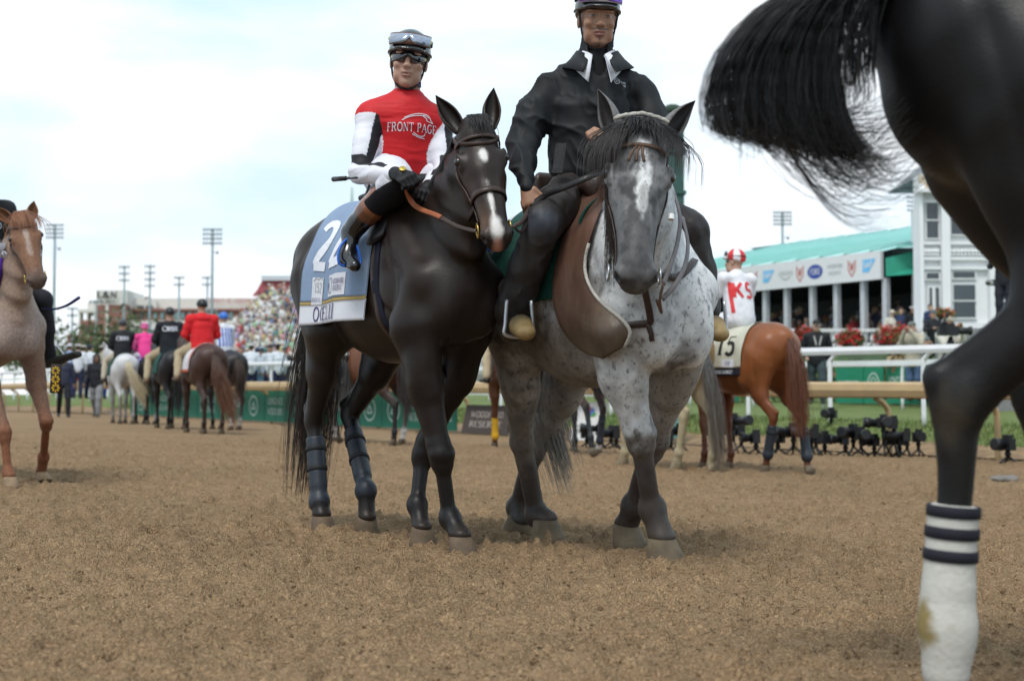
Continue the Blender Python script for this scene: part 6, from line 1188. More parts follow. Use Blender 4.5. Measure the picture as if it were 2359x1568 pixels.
# ------------------------------------------------------------------ the other horses
AW = nrm(V3(-.58, .81, 0)); YAWA = math.atan2(.81, -.58)
def at_local(T, p): return tuple(to_world(T, [p])[0])
def behind(vx, vy, dx=.62, yaw=YAWA):                  # stand of a horse that walks away, from where its hind feet show
    p = G(vx, vy); return V3(p[0] + math.cos(yaw) * dx, p[1] + math.sin(yaw) * dx, gz(p[0]))
def wl(lf=0.0, rf=0.0, lh=0.0, rh=0.0, up=None):        # a walking stance: feet moved fore and aft
    o = {}
    for nm, d in (('LF', lf), ('RF', rf)):
        s = 1 if nm[0] == 'L' else -1; o[nm] = dict(elbow=side((.43 + .1 * d, .165, .95), s), knee=side((.44 + d * .55, .14, .50), s), fet=side((.42 + d * .95, .13, .18), s), hoof=side((.46 + d, .125, 0), s))
    for nm, d in (('LH', lh), ('RH', rh)):
        s = 1 if nm[0] == 'L' else -1; o[nm] = dict(hock=side((-.76 + d * .55, .14, .59), s), fet=side((-.70 + d * .95, .13, .20), s), hoof=side((-.655 + d, .125, 0), s))
    if up:
        L_ = o[up]; k = 'knee' if up[1] == 'F' else 'hock'; L_['fet'] = L_['fet'] + V3(-.10, 0, .06); L_['hoof'] = L_['hoof'] + V3(-.24, 0, .05); L_['axis'] = V3(1.0, 0, .35); L_[k] = L_[k] + V3(.03, 0, .03)
    return o
HS = {}
# chestnut number 15
l15 = behind(1795, 1089, .60, R(121)); CH = dict(body=(.215, .072, .024), belly=(.165, .055, .02), neck=(.215, .072, .024), head=(.16, .05, .018), upleg=(.15, .047, .018), lowleg=(.11, .035, .016))
w15 = wl(.05, -.10, .12, -.22, 'RH'); w15['RH']['hoof'] = V3(-.93, -.17, .03); w15['RH']['fet'] = V3(-.86, -.165, .18); w15['RH']['hock'] = V3(-.80, -.16, .57)
ch15 = horse('chestnut_racehorse', 'bright chestnut racehorse walking away with saddle cloth 15', l15, R(121), .97, CH, w15, (1.10, .1, 1.80), (.75, .05, -.66), None, .014, paint=[('body', (-.2, 0, 1.6), (.6, .3, .1), (.165, .056, .02), .8, .1)], cmat=coat_mat('coat_chestnut', .38, .14), hoofcol=(.12, .09, .06))
fall_tail(ch15, 520, 1.02, .040, .0035, (.10, .033, .016), None, .06, (-.02, -.03), (-.79, -.0, 1.46), (.16, .055, .025), .01)
leg_boot(ch15, 'LH', None, (.4,), r=1.2); leg_boot(ch15, 'RH', None, (.4,), r=1.25)
s15 = thing('saddle_cloth', 'cream saddle cloth numbered 15 with dark name strip', 'saddle cloth', l15, R(121), None, .97)
for s in (1, -1):
    f = drape(ch15, (-.36, .30), (-.36, .26), 1.03, s, .014, 30, 30); cloth_sheet('cloth_panel', f, mat('saddle_cloth_cream', (.50, .49, .40), .8), s15, v1=.88, n=28, k=28); cloth_sheet('name_band', f, mat('band_navy', (.015, .015, .03), .7), s15, v0=.88, v1=1, n=28, k=6)
    lettering('number', '15', on_cloth(f, .42, .52), f.L * .30, ink('black', (.012, .012, .014)), s15, width=.27, thick=.2); patch('logo_patch', on_cloth(f, .35, .80), -.10, .10, -.045, .04, CW, s15); lettering('logo_number', '152', on_cloth(f, .35, .80, None, .010), .04, ink('purple', (.05, .03, .13)), s15, width=.07); lettering('horse_name', 'EMERGING MARKET', on_cloth(f, .5, .94), .035, WI, s15, width=.36, thick=.2)
p15 = at_local(ch15.T, (.0, 0, 1.64)); ks, kt, kg, kw = figure('jockey', 'jockey in white silks with red KS on the chestnut horse', p15, R(112), 1.66, 'ride', (.66, .66, .70), (.66, .66, .70), (.010, .010, .011), 0, ('helmet', (.64, .64, .66)), None, .011, J='jockey', yawhead=R(38), detail=True)
back_logo(ks, kt, kg, .34, .165, .26, ('KS',), False, ink('silks_red', (.55, .02, .025)))
bk_ = bvh(*kt); fn = onto(bk_, V3(-.16, 0, .27), V3(0, -1, 0), V3(0, 0, 1), .005, .4); patch('silks_stripe', fn, -.155, -.120, -.19, .16, ink('silks_red', (.55, .02, .025)), ks, 3, 12)
hel = [o for o in bpy.data.objects if o.parent == ks and o.name.startswith('helmet')][0]; vv = np.array([v.co for v in hel.data.vertices]) - kw(-.012, 0, .04); an_ = np.degrees(np.arctan2(vv[:, 1], vv[:, 0])) % 90; cc = np.where((an_ < 45)[:, None], np.array((.55, .02, .025)), np.array((.66, .66, .68))); at_c = hel.data.color_attributes.new('Col', 'FLOAT_COLOR', 'POINT'); at_c.data.foreach_set('color', np.hstack([cc, np.ones((len(cc), 1))]).astype(np.float32).ravel()); hel.data.materials.clear(); hel.data.materials.append(mat('helmet_panels', (1, 1, 1), .3, vc=True, var=.03))
V, F = sector_band(kw, -.012, .120, .050, .066, 60, 300, 30, .004); part('goggle_strap', V, F, mat('strap_black', (.01, .01, .012), .7), ks); V, F = sector_band(kw, -.012, .124, .075, .12, -60, 60, 14, .006); part('helmet_goggles', V, F, mat('lens_dark', (.012, .012, .016), .07), ks)
V, F = sector_band(kw, -.004, .100, -.015, .04, -60, 60, 14, .005); part('goggles', V, F, mat('lens_dark', (.012, .012, .016), .07), ks)
# pinto pony beside it
lpn = behind(1588, 1084, .55, R(118)); PN = dict(body=(.34, .22, .11), belly=(.50, .48, .42), neck=(.34, .22, .11), head=(.3, .2, .1), upleg=(.30, .24, .15), lowleg=(.36, .30, .19))
wpn = wl(.1, -.1, .14, -.12, 'RH'); wpn['RH']['hoof'] = V3(-.84, -.15, .02); wpn['RH']['fet'] = V3(-.80, -.15, .17)
pin = horse('pinto_pony', 'tan and white pinto pony with long grey tail walking away', lpn, R(118), .95, PN, wpn, (1.08, -.1, 1.70), (.8, 0, -.6), None, .018, fat=1.1, bone=1.25, paint=[('body', (-.1, .2, 1.1), (.25, .3, .4), (.55, .53, .50), .2, .25)], cmat=coat_mat('coat_pinto', .55), hoofcol=(.2, .16, .1))
fall_tail(pin, 420, 1.22, .035, .0045, (.06, .062, .066), None, .06, (.0, -.10), (-.80, -.06, 1.30), (.17, .14, .11), .012)
# pale feathered feet
rp_ = at_local(pin.T, (.0, 0, 1.52)); figure('pinto_rider', 'rider in green jacket on the tan pinto pony', rp_, R(118), 1.72, 'ride', (.02, .07, .05), (.05, .06, .08), (.02, .015, .012), 1, ('helmet', (.01, .01, .012)), None, .022)
# roan pony at the left edge
lr = V3(-3.98, 10.70, gz(-3.8)); yr = R(-50); rl = lambda *a, **k: auto_leg(lr, yr, 1.0, *a, **k)
def nr_(x, y): return ((x * .5357) * .9436, (380 + y * .5357) * .9436)
legsR = dict(LF=rl(nr_(212, 1215), nr_(200, 1370), nr_(187, 1480), .14, .05, elbow=(.46, .17, .93), axis=(-.35, 0, 1)), RF=rl(nr_(20, 1265), nr_(38, 1440), nr_(42, 1508), -.13, .03, elbow=(.42, -.17, .93)))
RO = dict(body=(.28, .215, .185), belly=(.26, .20, .175), chest=(.28, .215, .19), neck=(.24, .165, .125), head=(.175, .085, .048), muzzle=(.085, .06, .05), upleg=(.17, .095, .065), lowleg=(.17, .065, .032), ear=(.18, .075, .035))
pollR = w2l(lr, yr, 1, P(46, 488, 10.02)); muzR = w2l(lr, yr, 1, P(86, 640, 9.80))
roan = horse('roan_pony', 'red roan pony with sorrel head at the left edge', lr, yr, 1.0, RO, legsR, pollR, muzR - pollR, w2l((0, 0, 0), yr, 1, (.35, -1, .35)), .012, hs=1.0, hw=1.1, fat=1.02, paint=[('head', (.22, 0, 0), (.13, .06, .016), (.34, .26, .22), .6, .5)], cmat=coat_mat('coat_roan', .6, .30, 55, .2), hoofcol=(.22, .15, .09), ears=((-.9, .15, .35, .8, .4, .15), (-.85, .15, .55, .8, .4, .16)), neckw=1.05)
forelock(roan, 160, .16, .003, ((.20, .08, .035), (.24, .10, .05)), .09, .2, .6); mane(roan, 300, .25, -1, .003, (.16, .065, .03)); bridle(roan, LBR, .016, None, None); fall_tail(roan, 200, 1.0, .05, .004, (.12, .06, .03))
rs = at_local(roan.T, (-.12, 0, 1.56)); rr_, rtop, rg, rw = figure('roan_rider', 'rider in black jacket and leather chaps on the red roan pony', rs, yr, 1.78, 'ride', (.010, .011, .013), (.014, .014, .020), (.03, .03, .03), 1, ('helmet', (.012, .013, .016)), (.02, .015, .012), .013, detail=True, J=dict(kn=(.34, .36, -.20), an=(.20, .46, -.62), toe=(.46, .58, -.60)))
fnr = onto(bvh(*rtop), V3(.3, .10, .36), V3(0, 1, 0), V3(0, 0, 1), .006, .4); outline('jacket_emblem', arc(0, 0, .022, .022, 0, 360, 14), fnr, .006, WI, rr_)
V, F = sector_band(rw, -.012, .118, .040, .062, -60, 60, 18, .004); part('helmet_band', V, F, mat('hat_red_white', (.5, .30, .30), .5, var=.5, vscale=60), rr_)
rb = thing('saddle_blanket', 'green saddle blanket on the red roan pony', 'blanket', lr, yr)
for s in (1, -1): f = drape(roan, (-.30, .34), (-.34, .30), 1.12, s, .016, 26, 26); cloth_sheet('blanket_panel', f, GRN, rb, n=24, k=24)
wst = thing('roan_stirrup', 'leather stirrup strap with sunflower print beside the roan pony', 'stirrup', rs)
a0 = to_world(rr_, [(.0, .36, -.05)])[0]; a1 = to_world(rr_, [(.22, .47, -.56)])[0]; pts = spline([a0, (a0 + a1) / 2 + V3(.03, -.02, 0), a1], 6) - np.array(rs); V, F = band_geo(pts, [V3(.6, -.75, .2)] * len(pts), .07, .008); part('stirrup_leather', V, F, LBR, wst)
m = MB(); c = a1 - np.array(rs); m.tube(spline([c + V3(.0, 0, .05), c + V3(.09, -.02, -.02), c + V3(.13, -.03, -.10), c + V3(.02, -.01, -.12), c + V3(-.05, 0, -.06), c + V3(.0, 0, .05)], 5), .009, 7); m.build('stirrup_iron', mat('steel', (.45, .46, .48), .35, metal=.8), wst, True)
q0 = P(130, 838, 10.15) - np.array(rs); q1 = P(127, 905, 10.15) - np.array(rs); pts = np.array([q0, (q0 + q1) / 2, q1]); V, F = band_geo(pts, [V3(.2, -1, 0)] * 3, .075, .006); part('sunflower_strap', V, F, mat('strap_brown_dark', (.02, .014, .010), .7), wst)
for i in range(3):
    m = MB(); c = P(128, 853 + 20 * i, 10.13) - np.array(rs)
    for k in range(8): m.add([c, c + V3(math.cos(k * .785 - .22), 0, math.sin(k * .785 - .22)) * .03, c + V3(math.cos(k * .785 + .22), 0, math.sin(k * .785 + .22)) * .03], [(0, 1, 2)])
    m.build('sunflower', mat('sunflower', (.62, .36, .02), .7), wst); m = MB(); m.lathe([(0, 0), (.012, 0), (.010, .006), (0, .006)], 8, c, (0, -1, 0)); m.build('sunflower_heart', mat('strap_brown_dark', (.02, .014, .010), .7), wst)
whip = thing('riding_whip', 'thin blue riding whip beside the roan pony rider', 'whip', tuple(P(100, 710, 10.4))); m = MB(); m.tube(spline([P(96, 711, 10.45), P(125, 712, 10.4), P(155, 703, 10.35), P(183, 685, 10.3)], 6) - P(100, 710, 10.4), np.linspace(.006, .012, 19), 6); m.build('shaft', mat('whip_blue', (.012, .016, .10), .5), whip, True)
tw = thing('pompom_lead', 'white and purple pompom on the roan rider\'s lead', 'pompom', tuple(P(6, 575, 10.1))); L_ = []
for i in range(90): d = nrm(np.random.default_rng(i).normal(size=3)) * .075; L_.append([d * t for t in np.linspace(0.05, 1, 4)])
strands('pompom', L_, .006, cloth('white', (.62, .63, .68)), tw); m = MB(); m.tube([(-.02, 0, -.06), (-.03, 0, -.16), (-.05, 0, -.26)], .035, 8); m.build('purple_wrap', cloth('purple', (.06, .02, .22)), tw, True)
# horses walking away in the middle distance
BKH = dict(body=(.012, .011, .013), upleg=(.012, .011, .013), lowleg=(.010, .009, .010)); DBH = dict(body=(.045, .020, .012), upleg=(.03, .015, .010), lowleg=(.012, .010, .010)); WHS = dict(sock=0)
def far_horse(key, name, label, vx, vy, coat, legs, yaw=YAWA, sc_=1.0, vox=.022, paint=(), tail=None, fat=1.0, poll=(1.10, .05, 1.88), axis=(.75, 0, -.66), dx=.62, bone=1.05):
    l_ = behind(vx, vy, dx, yaw); h_ = horse(name, label, l_, yaw, sc_, coat, legs, poll, axis, None, vox, 'horses parading away on the track', fat, bone, paint=paint, cmat=coat_mat('coat_' + key, .45), eyes=False); t = dict(n=220, length=1.0, spread=.05, r=.006, col=(.012, .010, .010), out=.08); t.update(tail or {}); fall_tail(h_, **t); HS[key] = h_; return h_
far_horse('white', 'white_pony', 'pale grey pony with cream tail walking away', 290, 976, dict(body=(.50, .50, .51), belly=(.40, .40, .40), upleg=(.42, .42, .42), lowleg=(.22, .21, .20), head=(.55, .55, .55)), wl(.1, -.1, .12, -.12), YAWA - R(12), 1.0, fat=1.08, tail=dict(col=(.55, .48, .36), tipcol=(.55, .45, .28), n=260, r=.007, length=1.05, drift=(.0, -.42), spread=.03), poll=(1.05, .2, 1.85))
far_horse('blackpink', 'black_racehorse', 'black racehorse under the jockey in pink', 348, 977, dict(BKH, sock_RH=(.55, .55, .55)), wl(-.1, .1, -.14, .14), YAWA - R(8), .97)
far_horse('black', 'black_pony', 'black pony under the rider in black jacket and khakis', 405, 988, BKH, wl(.1, -.1, .16, -.14), YAWA - R(10), 1.0, fat=1.06, tail=dict(length=1.15))
far_horse('brown', 'brown_pony', 'dark brown pony with long tail under the rider in red', 486, 999, dict(body=(.050, .024, .018), upleg=(.045, .022, .016), lowleg=(.03, .016, .012)), wl(.1, -.1, .05, -.18), YAWA - R(8), 1.0, .018, fat=1.12, tail=dict(col=(.03, .014, .010), tipcol=(.20, .085, .045), n=300, r=.006, length=1.28, drift=(-.12, -.30), spread=.06))
far_horse('darkbay', 'dark_racehorse', 'dark racehorse with white hind socks under striped jockey', 540, 990, dict(body=(.018, .016, .019), upleg=(.016, .014, .016), lowleg=(.012, .010, .012), sock_LH=(.6, .6, .6), sock_RH=(.6, .6, .6)), wl(-.1, .1, -.10, .12), YAWA - R(5), 1.0, tail=dict(col=(.04, .02, .012), length=.9))
far_horse('piebald', 'piebald_pony', 'black and white piebald pony seen under the bay horse\'s belly', 790, 1019, dict(body=(.015, .016, .019), upleg=(.10, .09, .085), lowleg=(.16, .13, .115), sock_LH=(.5, .47, .44)), wl(.1, -.1, .06, -.06), R(100), 1.0, .016, [('body', (-.72, .17, 1.36), (.20, .10, .20), (.62, .62, .62), .15, .35), ('body', (-.72, -.18, 1.40), (.20, .10, .17), (.62, .62, .62), .15, .35), ('body', (-.7, .2, 1.05), (.10, .08, .12), (.6, .6, .6), .2, .5)], dict(col=(.035, .038, .042), tipcol=(.10, .09, .085), length=1.0, n=260))
far_horse('socks', 'bay_racehorse', 'reddish bay racehorse with one white hind sock walking away', 905, 1024, dict(body=(.115, .045, .022), belly=(.10, .04, .02), upleg=(.035, .022, .02), lowleg=(.016, .015, .018), sock_RH=(.68, .66, .62)), wl(.2, -.14, -.10, -.02, 'LF'), YAWA + R(12), 1.0, .016, tail=dict(col=(.05, .04, .042), length=1.0, drift=(0, -.05)))
far_horse('yellow', 'brown_racehorse', 'brown racehorse in yellow leg wraps behind the two lead horses', 1228, 1037, dict(body=(.085, .034, .018), upleg=(.10, .035, .015), lowleg=(.10, .035, .015), sock_LH=(.5, .28, .02)), wl(.1, -.1, .16, -.22, 'RH'), R(112), 1.0, .018, tail=dict(col=(.02, .013, .010)))
yl = mat('wrap_yellow', (.62, .34, .015), .8, bump=.4, bscale=50)
for nm in ('LH', 'RH', 'LF', 'RF'): leg_boot(HS['yellow'], nm, None, (), .18, 1.2, yl, 'leg_wrap')
far_horse('bayblack', 'bay_racehorse', 'bay racehorse with black legs seen between the pony\'s legs', 1362, 1049, dict(body=(.16, .055, .022), belly=(.15, .05, .02), upleg=(.045, .022, .016), lowleg=(.014, .015, .018), sock_RH=(.55, .5, .5)), wl(.1, -.1, -.16, .10, 'LH'), R(108), .98, .016, tail=dict(col=(.012, .010, .010), n=120, length=.7))
leg_boot(HS['bayblack'], 'RH', None, (.4,), .15, 1.15)
# riders of those horses
KH = (.36, .29, .19)
def far_rider(key, name, label, z=1.56, yaw=None, **k):
    h_ = HS[key]; y_ = h_.T.rotation_euler[2] if yaw is None else yaw; d = dict(vox=.018, group='riders parading away'); d.update(k); return figure(name, label, at_local(h_.T, (.0, 0, z)), y_, pose='ride', **d)
a = far_rider('white', 'pony_rider', 'rider in black lettered jacket and helmet on the pale grey pony', top=(.012, .013, .016), legs=(.38, .33, .26), hat=('helmet', (.02, .022, .025)), thick=1.15, hem=.12); back_logo(a[0], a[1], a[2], .40, .09, .26)
a = far_rider('black', 'pony_rider', 'tall rider in black lettered jacket and khakis', top=(.010, .012, .016), legs=KH, hat=('helmet', (.012, .012, .014)), h=1.86, thick=1.12, hem=.10, shoe=(.14, .08, .05)); back_logo(a[0], a[1], a[2], .43, .09, .27)
a = far_rider('brown', 'pony_rider', 'rider in bright red hooded jacket and black helmet', top=(.55, .015, .02), legs=KH, hat=('helmet', (.010, .010, .011)), h=1.80, thick=1.18, hem=.12, shoe=(.10, .06, .04), wide=1.08)
S = SDF(); S.ell((-.07, 0, .50), (.06, .13, .07), .03); V, F = S.mesh(.016, 1); part('hood', V, F, cloth('c550_15_20', (.55, .015, .02), .7), a[0])
a = far_rider('darkbay', 'jockey', 'jockey in blue and white striped silks', top=(.58, .60, .66), legs=(.62, .62, .66), hat=('helmet', (.03, .13, .48)), J='jockey', h=1.68, z=1.62); fn = onto(bvh(*a[1]), V3(-.1, 0, .3), V3(0, -1, 0), V3(0, 0, 1), .006, .4)
for i in range(5): patch('silks_stripe', fn, -.15 + .065 * i, -.118 + .065 * i, -.22, .17, ink('silks_blue', (.03, .10, .45)), a[0], 2, 8)
a = far_rider('blackpink', 'jockey', 'jockey in bright pink silks and pink helmet', top=(.70, .05, .24), legs=(.55, .5, .62), hat=('helmet', (.72, .12, .33), [(-100, 260, (.05, .01, .03))]), J='jockey', h=1.66, z=1.62, sleeve=(.66, .10, .28))
far_rider('yellow', 'pony_rider', 'rider in khaki trousers half hidden behind the lead horses', top=(.03, .03, .035), legs=KH, hat=('helmet', (.012, .012, .014)), h=1.78)
far_rider('socks', 'jockey', 'jockey hidden behind the dark bay horse\'s neck', top=(.05, .10, .3), legs=(.6, .6, .62), hat=('helmet', (.05, .10, .3)), J='jockey', h=1.64, z=1.62, vox=.024)
# saddle cloths
for key, c, lb in (('white', (.006, .055, .042), 'green blanket on the pale grey pony'), ('black', (.006, .055, .042), 'green blanket on the black pony under khaki trousers'), ('brown', (.50, .50, .52), 'white blanket with orange edge on the brown pony'), ('darkbay', (.34, .34, .38), 'pale saddle cloth on the dark racehorse with white socks'), ('blackpink', (.30, .26, .55), 'lilac saddle cloth on the black racehorse')):
    h_ = HS[key]; t = thing('saddle_cloth', lb, 'saddle cloth', h_.T.location, h_.T.rotation_euler[2], 'saddle cloths of the parading horses', h_.T.scale[0])
    for s in (1, -1):
        f = drape(h_, (-.36, .25), (-.38, .22), 1.10, s, .022, 18, 18); cloth_sheet('cloth_panel', f, mat('blanket_%d_%d' % (c[0] * 999, c[2] * 999), c, .8), t, n=16, k=16, th=.008)
        if key == 'brown': cloth_sheet('cloth_edge', f, mat('edge_orange', (.55, .10, .04), .8), t, v0=.93, v1=1.0, lift=.006, n=16, k=3, th=.008); cloth_sheet('cloth_edge', f, mat('edge_orange', (.55, .10, .04), .8), t, u0=0, u1=.08, lift=.006, n=3, k=16, th=.008)

# ------------------------------------------------------------------ the black horse close at the right
lb = V3(1.70, 3.05, gz(1.0)); yb = R(-12); lbl = lambda *a, **k: auto_leg(lb, yb, 1.10, *a, **k)
legsB = dict(RH=dict(hip=(-.47, -.15, 1.24), stifle=(-.28, -.20, 1.02), hock=hl(lb, yb, 1.10, 2218, 925, -.15), fet=hl(lb, yb, 1.10, 2185, 1440, -.14), hoof=hl(lb, yb, 1.10, 2205, 1630, -.135) * V3(1, 1, 0)), LH=dict(stifle=(-.30, .19, 1.0), hock=hl(lb, yb, 1.10, 2395, 915, .15), fet=hl(lb, yb, 1.10, 2460, 1260, .14), hoof=hl(lb, yb, 1.10, 2480, 1400, .135) * V3(1, 1, 0)))
blk = horse('black_racehorse', 'black racehorse with white bandaged hind leg at the right edge', lb, yb, 1.10, dict(body=(.0055, .005, .0058), upleg=(.0055, .005, .0058), lowleg=(.0065, .006, .006)), legsB, (1.15, 0, 1.9), (.7, 0, -.7), None, .011, bone=.98, paint=[('body', legsB['RH']['hock'] + V3(-.03, -.04, -.02), (.025, .05, .05), (.03, .023, .015), .6, .8)], cmat=coat_mat('coat_black', .55, spec=.18), hoofcol=(.015, .013, .012))
a, b_ = legsB['RH']['hock'], legsB['RH']['fet']; S = SDF(); p0 = a + (b_ - a) * .46
S.cone(p0, a + (b_ - a) * .8, .044, .045, .02); S.ell(b_, (.050, .047, .075), .05); S.cone(b_, legsB['RH']['hoof'] + V3(-.02, 0, .10), .047, .046, .03); S.cone(a + (b_ - a) * .45 + V3(-.014, 0, 0), b_ + V3(-.014, 0, 0), .037, .040, .02); S.plane(p0, a - b_, .004); S.plane(legsB['RH']['hoof'] + V3(0, 0, .055), (0.2, 0, -1), .004); V, F = S.mesh(.008, 1)
Lb = np.linalg.norm(b_ - a); tt = (V - a) @ nrm(b_ - a) / Lb; col = np.tile((.50, .49, .45), (len(V), 1)); Qd = V - (b_ + V3(-.065, -.035, .0)); d = np.linalg.norm(Qd * np.array([1, .8, .62]), axis=1) + .012 * fbm(V, 30, 3, 2); w_ = np.clip((.040 - d) / .015, 0, 1)[:, None]; col = col * (1 - w_) + np.array((.24, .18, .07)) * w_
st2 = (np.clip(fbm(V, 18, 3, 8) - .35, 0, 1) * .5)[:, None]; col = col * (1 - st2) + np.array((.25, .2, .12)) * st2
o = part('bandage', V, F, mat('bandage', (1, 1, 1), .85, vc=True, var=.06, bump=.25, bscale=90), blk.T, True, col); bb = bvh(V, F)
for z in (.49, .585, .685):
    c_ = a + (b_ - a) * z; p, q = ring_on(bb, c_, b_ - a, (1, 0, 0), .0005, 30, rad=.2); V2, F2 = band_geo(smooth_path(p, 1, True), q, .024, .004, True); part('bandage_stripe', V2, F2, mat('stripe_navy', (.008, .008, .016), .8), o)
# its tail swings out to the left and the long hairs curl back
L_ = []; Yt = 3.15; rt = np.random.default_rng(5)
def bez(p, k=14):
    p = np.array(p); o_ = []
    for t in np.linspace(0, 1, k):
        q = p.copy()
        while len(q) > 1: q = q[:-1] * (1 - t) + q[1:] * t
        o_.append(q[0])
    return o_
for i in range(3400):
    u = rt.random(); v = rt.random(); g1 = rt.normal(0, 1); sx = 2020 + rt.normal(0, 22); sy = -60 + rt.normal(0, 14); Y0 = Yt + rt.normal(0, .03)
    r_ = u ** .8
    apx = 1600 + 330 * r_ + 12 * g1; apy = 250 + 20 * (1 - r_) + 8 * g1
    if v < .66:     # main flag: out to the left, then down and back in
        ex = apx + rt.uniform(10, 60 + 120 * rt.random()) ; ey = 285 + .45 * (ex - 1660) + rt.normal(0, 16) - 70 * r_
        pts = [(sx, sy), (1860 + 90 * r_, -90), (apx - 40, 60 + 40 * r_), (apx - 30, apy), (apx + 60, apy + 90), (ex, ey)]
    elif v < .90:   # curtain falling nearly straight
        ex = 1680 + 335 * rt.random() ** .6; ey = 180 + 30 * rt.normal(0, 1) + 150 * (2000 - ex) / 300
        pts = [(sx, sy), (sx - .55 * (2000 - ex), -60), (ex - 5, 60), (ex, 160), (ex + 4 * g1, ey)]
    else:           # long ends sweeping back to the right
        ey = rt.uniform(250, 470); ex = 1960 + 200 * rt.random(); apx = 1640 + 200 * rt.random()
        pts = [(sx, sy), (1840, -60), (apx - 30, 80), (apx - 20, 300), (apx + 120, ey + rt.uniform(-20, 60)), (ex - 60, ey + 40), (ex, ey - rt.uniform(0, 90))]
    L_.append([P(x, y, Y0 + .04 * math.sin(3 * k / 14 + i)) for k, (x, y) in enumerate(bez(pts))])
for i in range(26):
    ex = 1990 + 90 * rt.random(); ey = 480 + 50 * rt.random(); L_.append([P(x, y, Yt) for x, y in bez([(2000, -60), (1700, 0), (1690, 260), (1850 + 20 * rt.random(), 380), (1900, ey + 40), (ex, ey)])])
strands('tail', L_, .0011, hair_mat('hair'), blk.T, True, .3, 3, np.tile((.006, .0055, .007), (len(L_), 1)) * rt.uniform(.6, 1.8, (len(L_), 1)))

# ------------------------------------------------------------------ background: light towers
m_steel = mat('pole_steel', (.20, .26, .28), .5, var=.1); m_lamp = mat('lamp_head', (.16, .19, .20), .5); m_glass = mat('lamp_glass', (.45, .52, .55), .3)
def light_tower(label, vx, vy, Y, rows, cols, wpx, hpx, side=True, thin=1.0):
    top = P(vx, vy, Y); T = thing('light_tower', label, 'light tower', (top[0], top[1], -.6), 0, 'floodlight towers'); s = Y / FV; H = top[2] + .6; m = MB(); m.tube([(0, 0, 0), (0, 0, H * .5), (0, 0, H)], [5.0 * s * thin, 3.6 * s * thin, 2.6 * s * thin], 10); m.build('pole', m_steel, T, True); W = wpx * s; Hh = hpx * s
    for r in range(rows):
        z = H - .04 * Hh - r * Hh / max(1, rows); m = MB(); m.box((-W / 2, -.1, z - .9 * s), (W / 2, .1, z + .9 * s)); m.build('crossarm', m_steel, T)
        for c in range(cols):
            x = (-.5 + (c + .5) / cols) * W; mm = MB(); rr = W / cols * .34; mm.lathe([(rr * .3, 0), (rr, rr * .5), (rr * 1.02, rr * .9)], 8, (x, -.1, z - rr * .8), (0, -1, -.35)); mm.build('lamp', m_lamp, T, True)
    if side:
        for dz, dx in ((.235 * H, 1), (.72 * H, .9), (.72 * H, -.9)):
            m = MB(); z = H - dz * (.55 if dz < .4 * H else .62); m.box((min(0, dx * 12 * s), -.08, z - .5 * s), (max(0, dx * 12 * s), .08, z + .5 * s)); m.ell((dx * 12 * s, -.2, z - 2 * s), (3.4 * s, 3.4 * s, 3.8 * s), 8); m.build('side_lamp', m_lamp, T, True)
light_tower('tall floodlight tower above the roan pony\'s head', 127, 516, 190, 4, 6, 42, 38); light_tower('tall floodlight tower above the rider in red', 490, 526, 180, 4, 6, 46, 42); light_tower('floodlight tower above the teal tent roof', 1802, 487, 170, 4, 6, 44, 36); light_tower('floodlight tower left of the white tower building', 2105, 452, 150, 4, 5, 34, 40)
for x, y, lb_, n in ((287, 612, 'faint stadium floodlight bank, leftmost behind the brick tower', 3), (346, 610, 'faint stadium floodlight bank above the long stadium wall', 4), (413, 637, 'low faint stadium floodlight bank above black jacket rider', 2), (478, 637, 'faint stadium floodlight bank beside the tall tower', 2), (222, 692, 'short floodlight bank in front of the stadium tower', 1), (167, 708, 'small floodlight bank left of the stadium', 2)):
    light_tower(lb_, x, y, 470, n, 4, 26 if n > 1 else 34, 14 * n + 4, False, .8)
# ------------------------------------------------------------------ stadium far left
m_brk = mat('brick', (.26, .12, .095), .9, var=.15, vscale=.2); m_con = mat('concrete_pale', (.62, .60, .56), .85, var=.06, vscale=.1); m_win = mat('window_teal', (.13, .22, .22), .2, spec=.6); m_dk = mat('louvre_dark', (.06, .07, .075), .6)
YS = 520; sx = lambda v: P(v, 800, YS)[0]; sz = lambda v: P(1180, v, YS)[2]
stt = thing('stadium', 'brick and white football stadium with tall lettered tower far behind', 'stadium', (sx(250), YS, -.6)); so = np.array((sx(250), YS, -.6))
def wallb(nm, x0, x1, y0, y1, m, d0=0.0, d1=20.0, par=None): mm = MB(); mm.box(V3(sx(x0), YS + d0, sz(y1)) - so, V3(sx(x1), YS + d1, sz(y0)) - so); return mm.build(nm, m, par or stt)
tw_ = wallb('tower_wall', 220, 291, 668, 930, m_con, 0, 25)
for i in range(5): wallb('brick_band', 219, 244, 702 + i * 17, 716 + i * 17, m_brk, -.6, 4); wallb('brick_band', 250, 292, 702 + i * 17, 716 + i * 17, m_brk, -.6, 4)
wallb('white_pier', 244, 250, 700, 800, m_con, -.9, 4); wallb('side_block', 196, 220, 696, 725, m_con, 2, 25); wallb('low_wall', 160, 222, 772, 930, m_brk, -3, 0); wallb('brick_wing', 190, 222, 738, 800, m_brk, -2, 3)
for x in (195, 205, 214): wallb('opening', x, x + 4, 748, 764, m_dk, -2.6, -1.8)
for x in (182, 200, 216): wallb('frame_column', x, x + 4, 716, 772, m_con, -1, 3)
wallb('frame_beam', 180, 222, 712, 720, m_con, -1.2, 3)
wallb('upper_wall', 291, 600, 682, 720, m_con, 10, 30); wallb('brick_cornice', 293, 560, 709, 714, m_brk, 4, 30); wallb('window_storey', 293, 560, 714, 737, m_brk, 5, 30); wallb('white_storey', 293, 560, 737, 800, m_con, 3, 30)
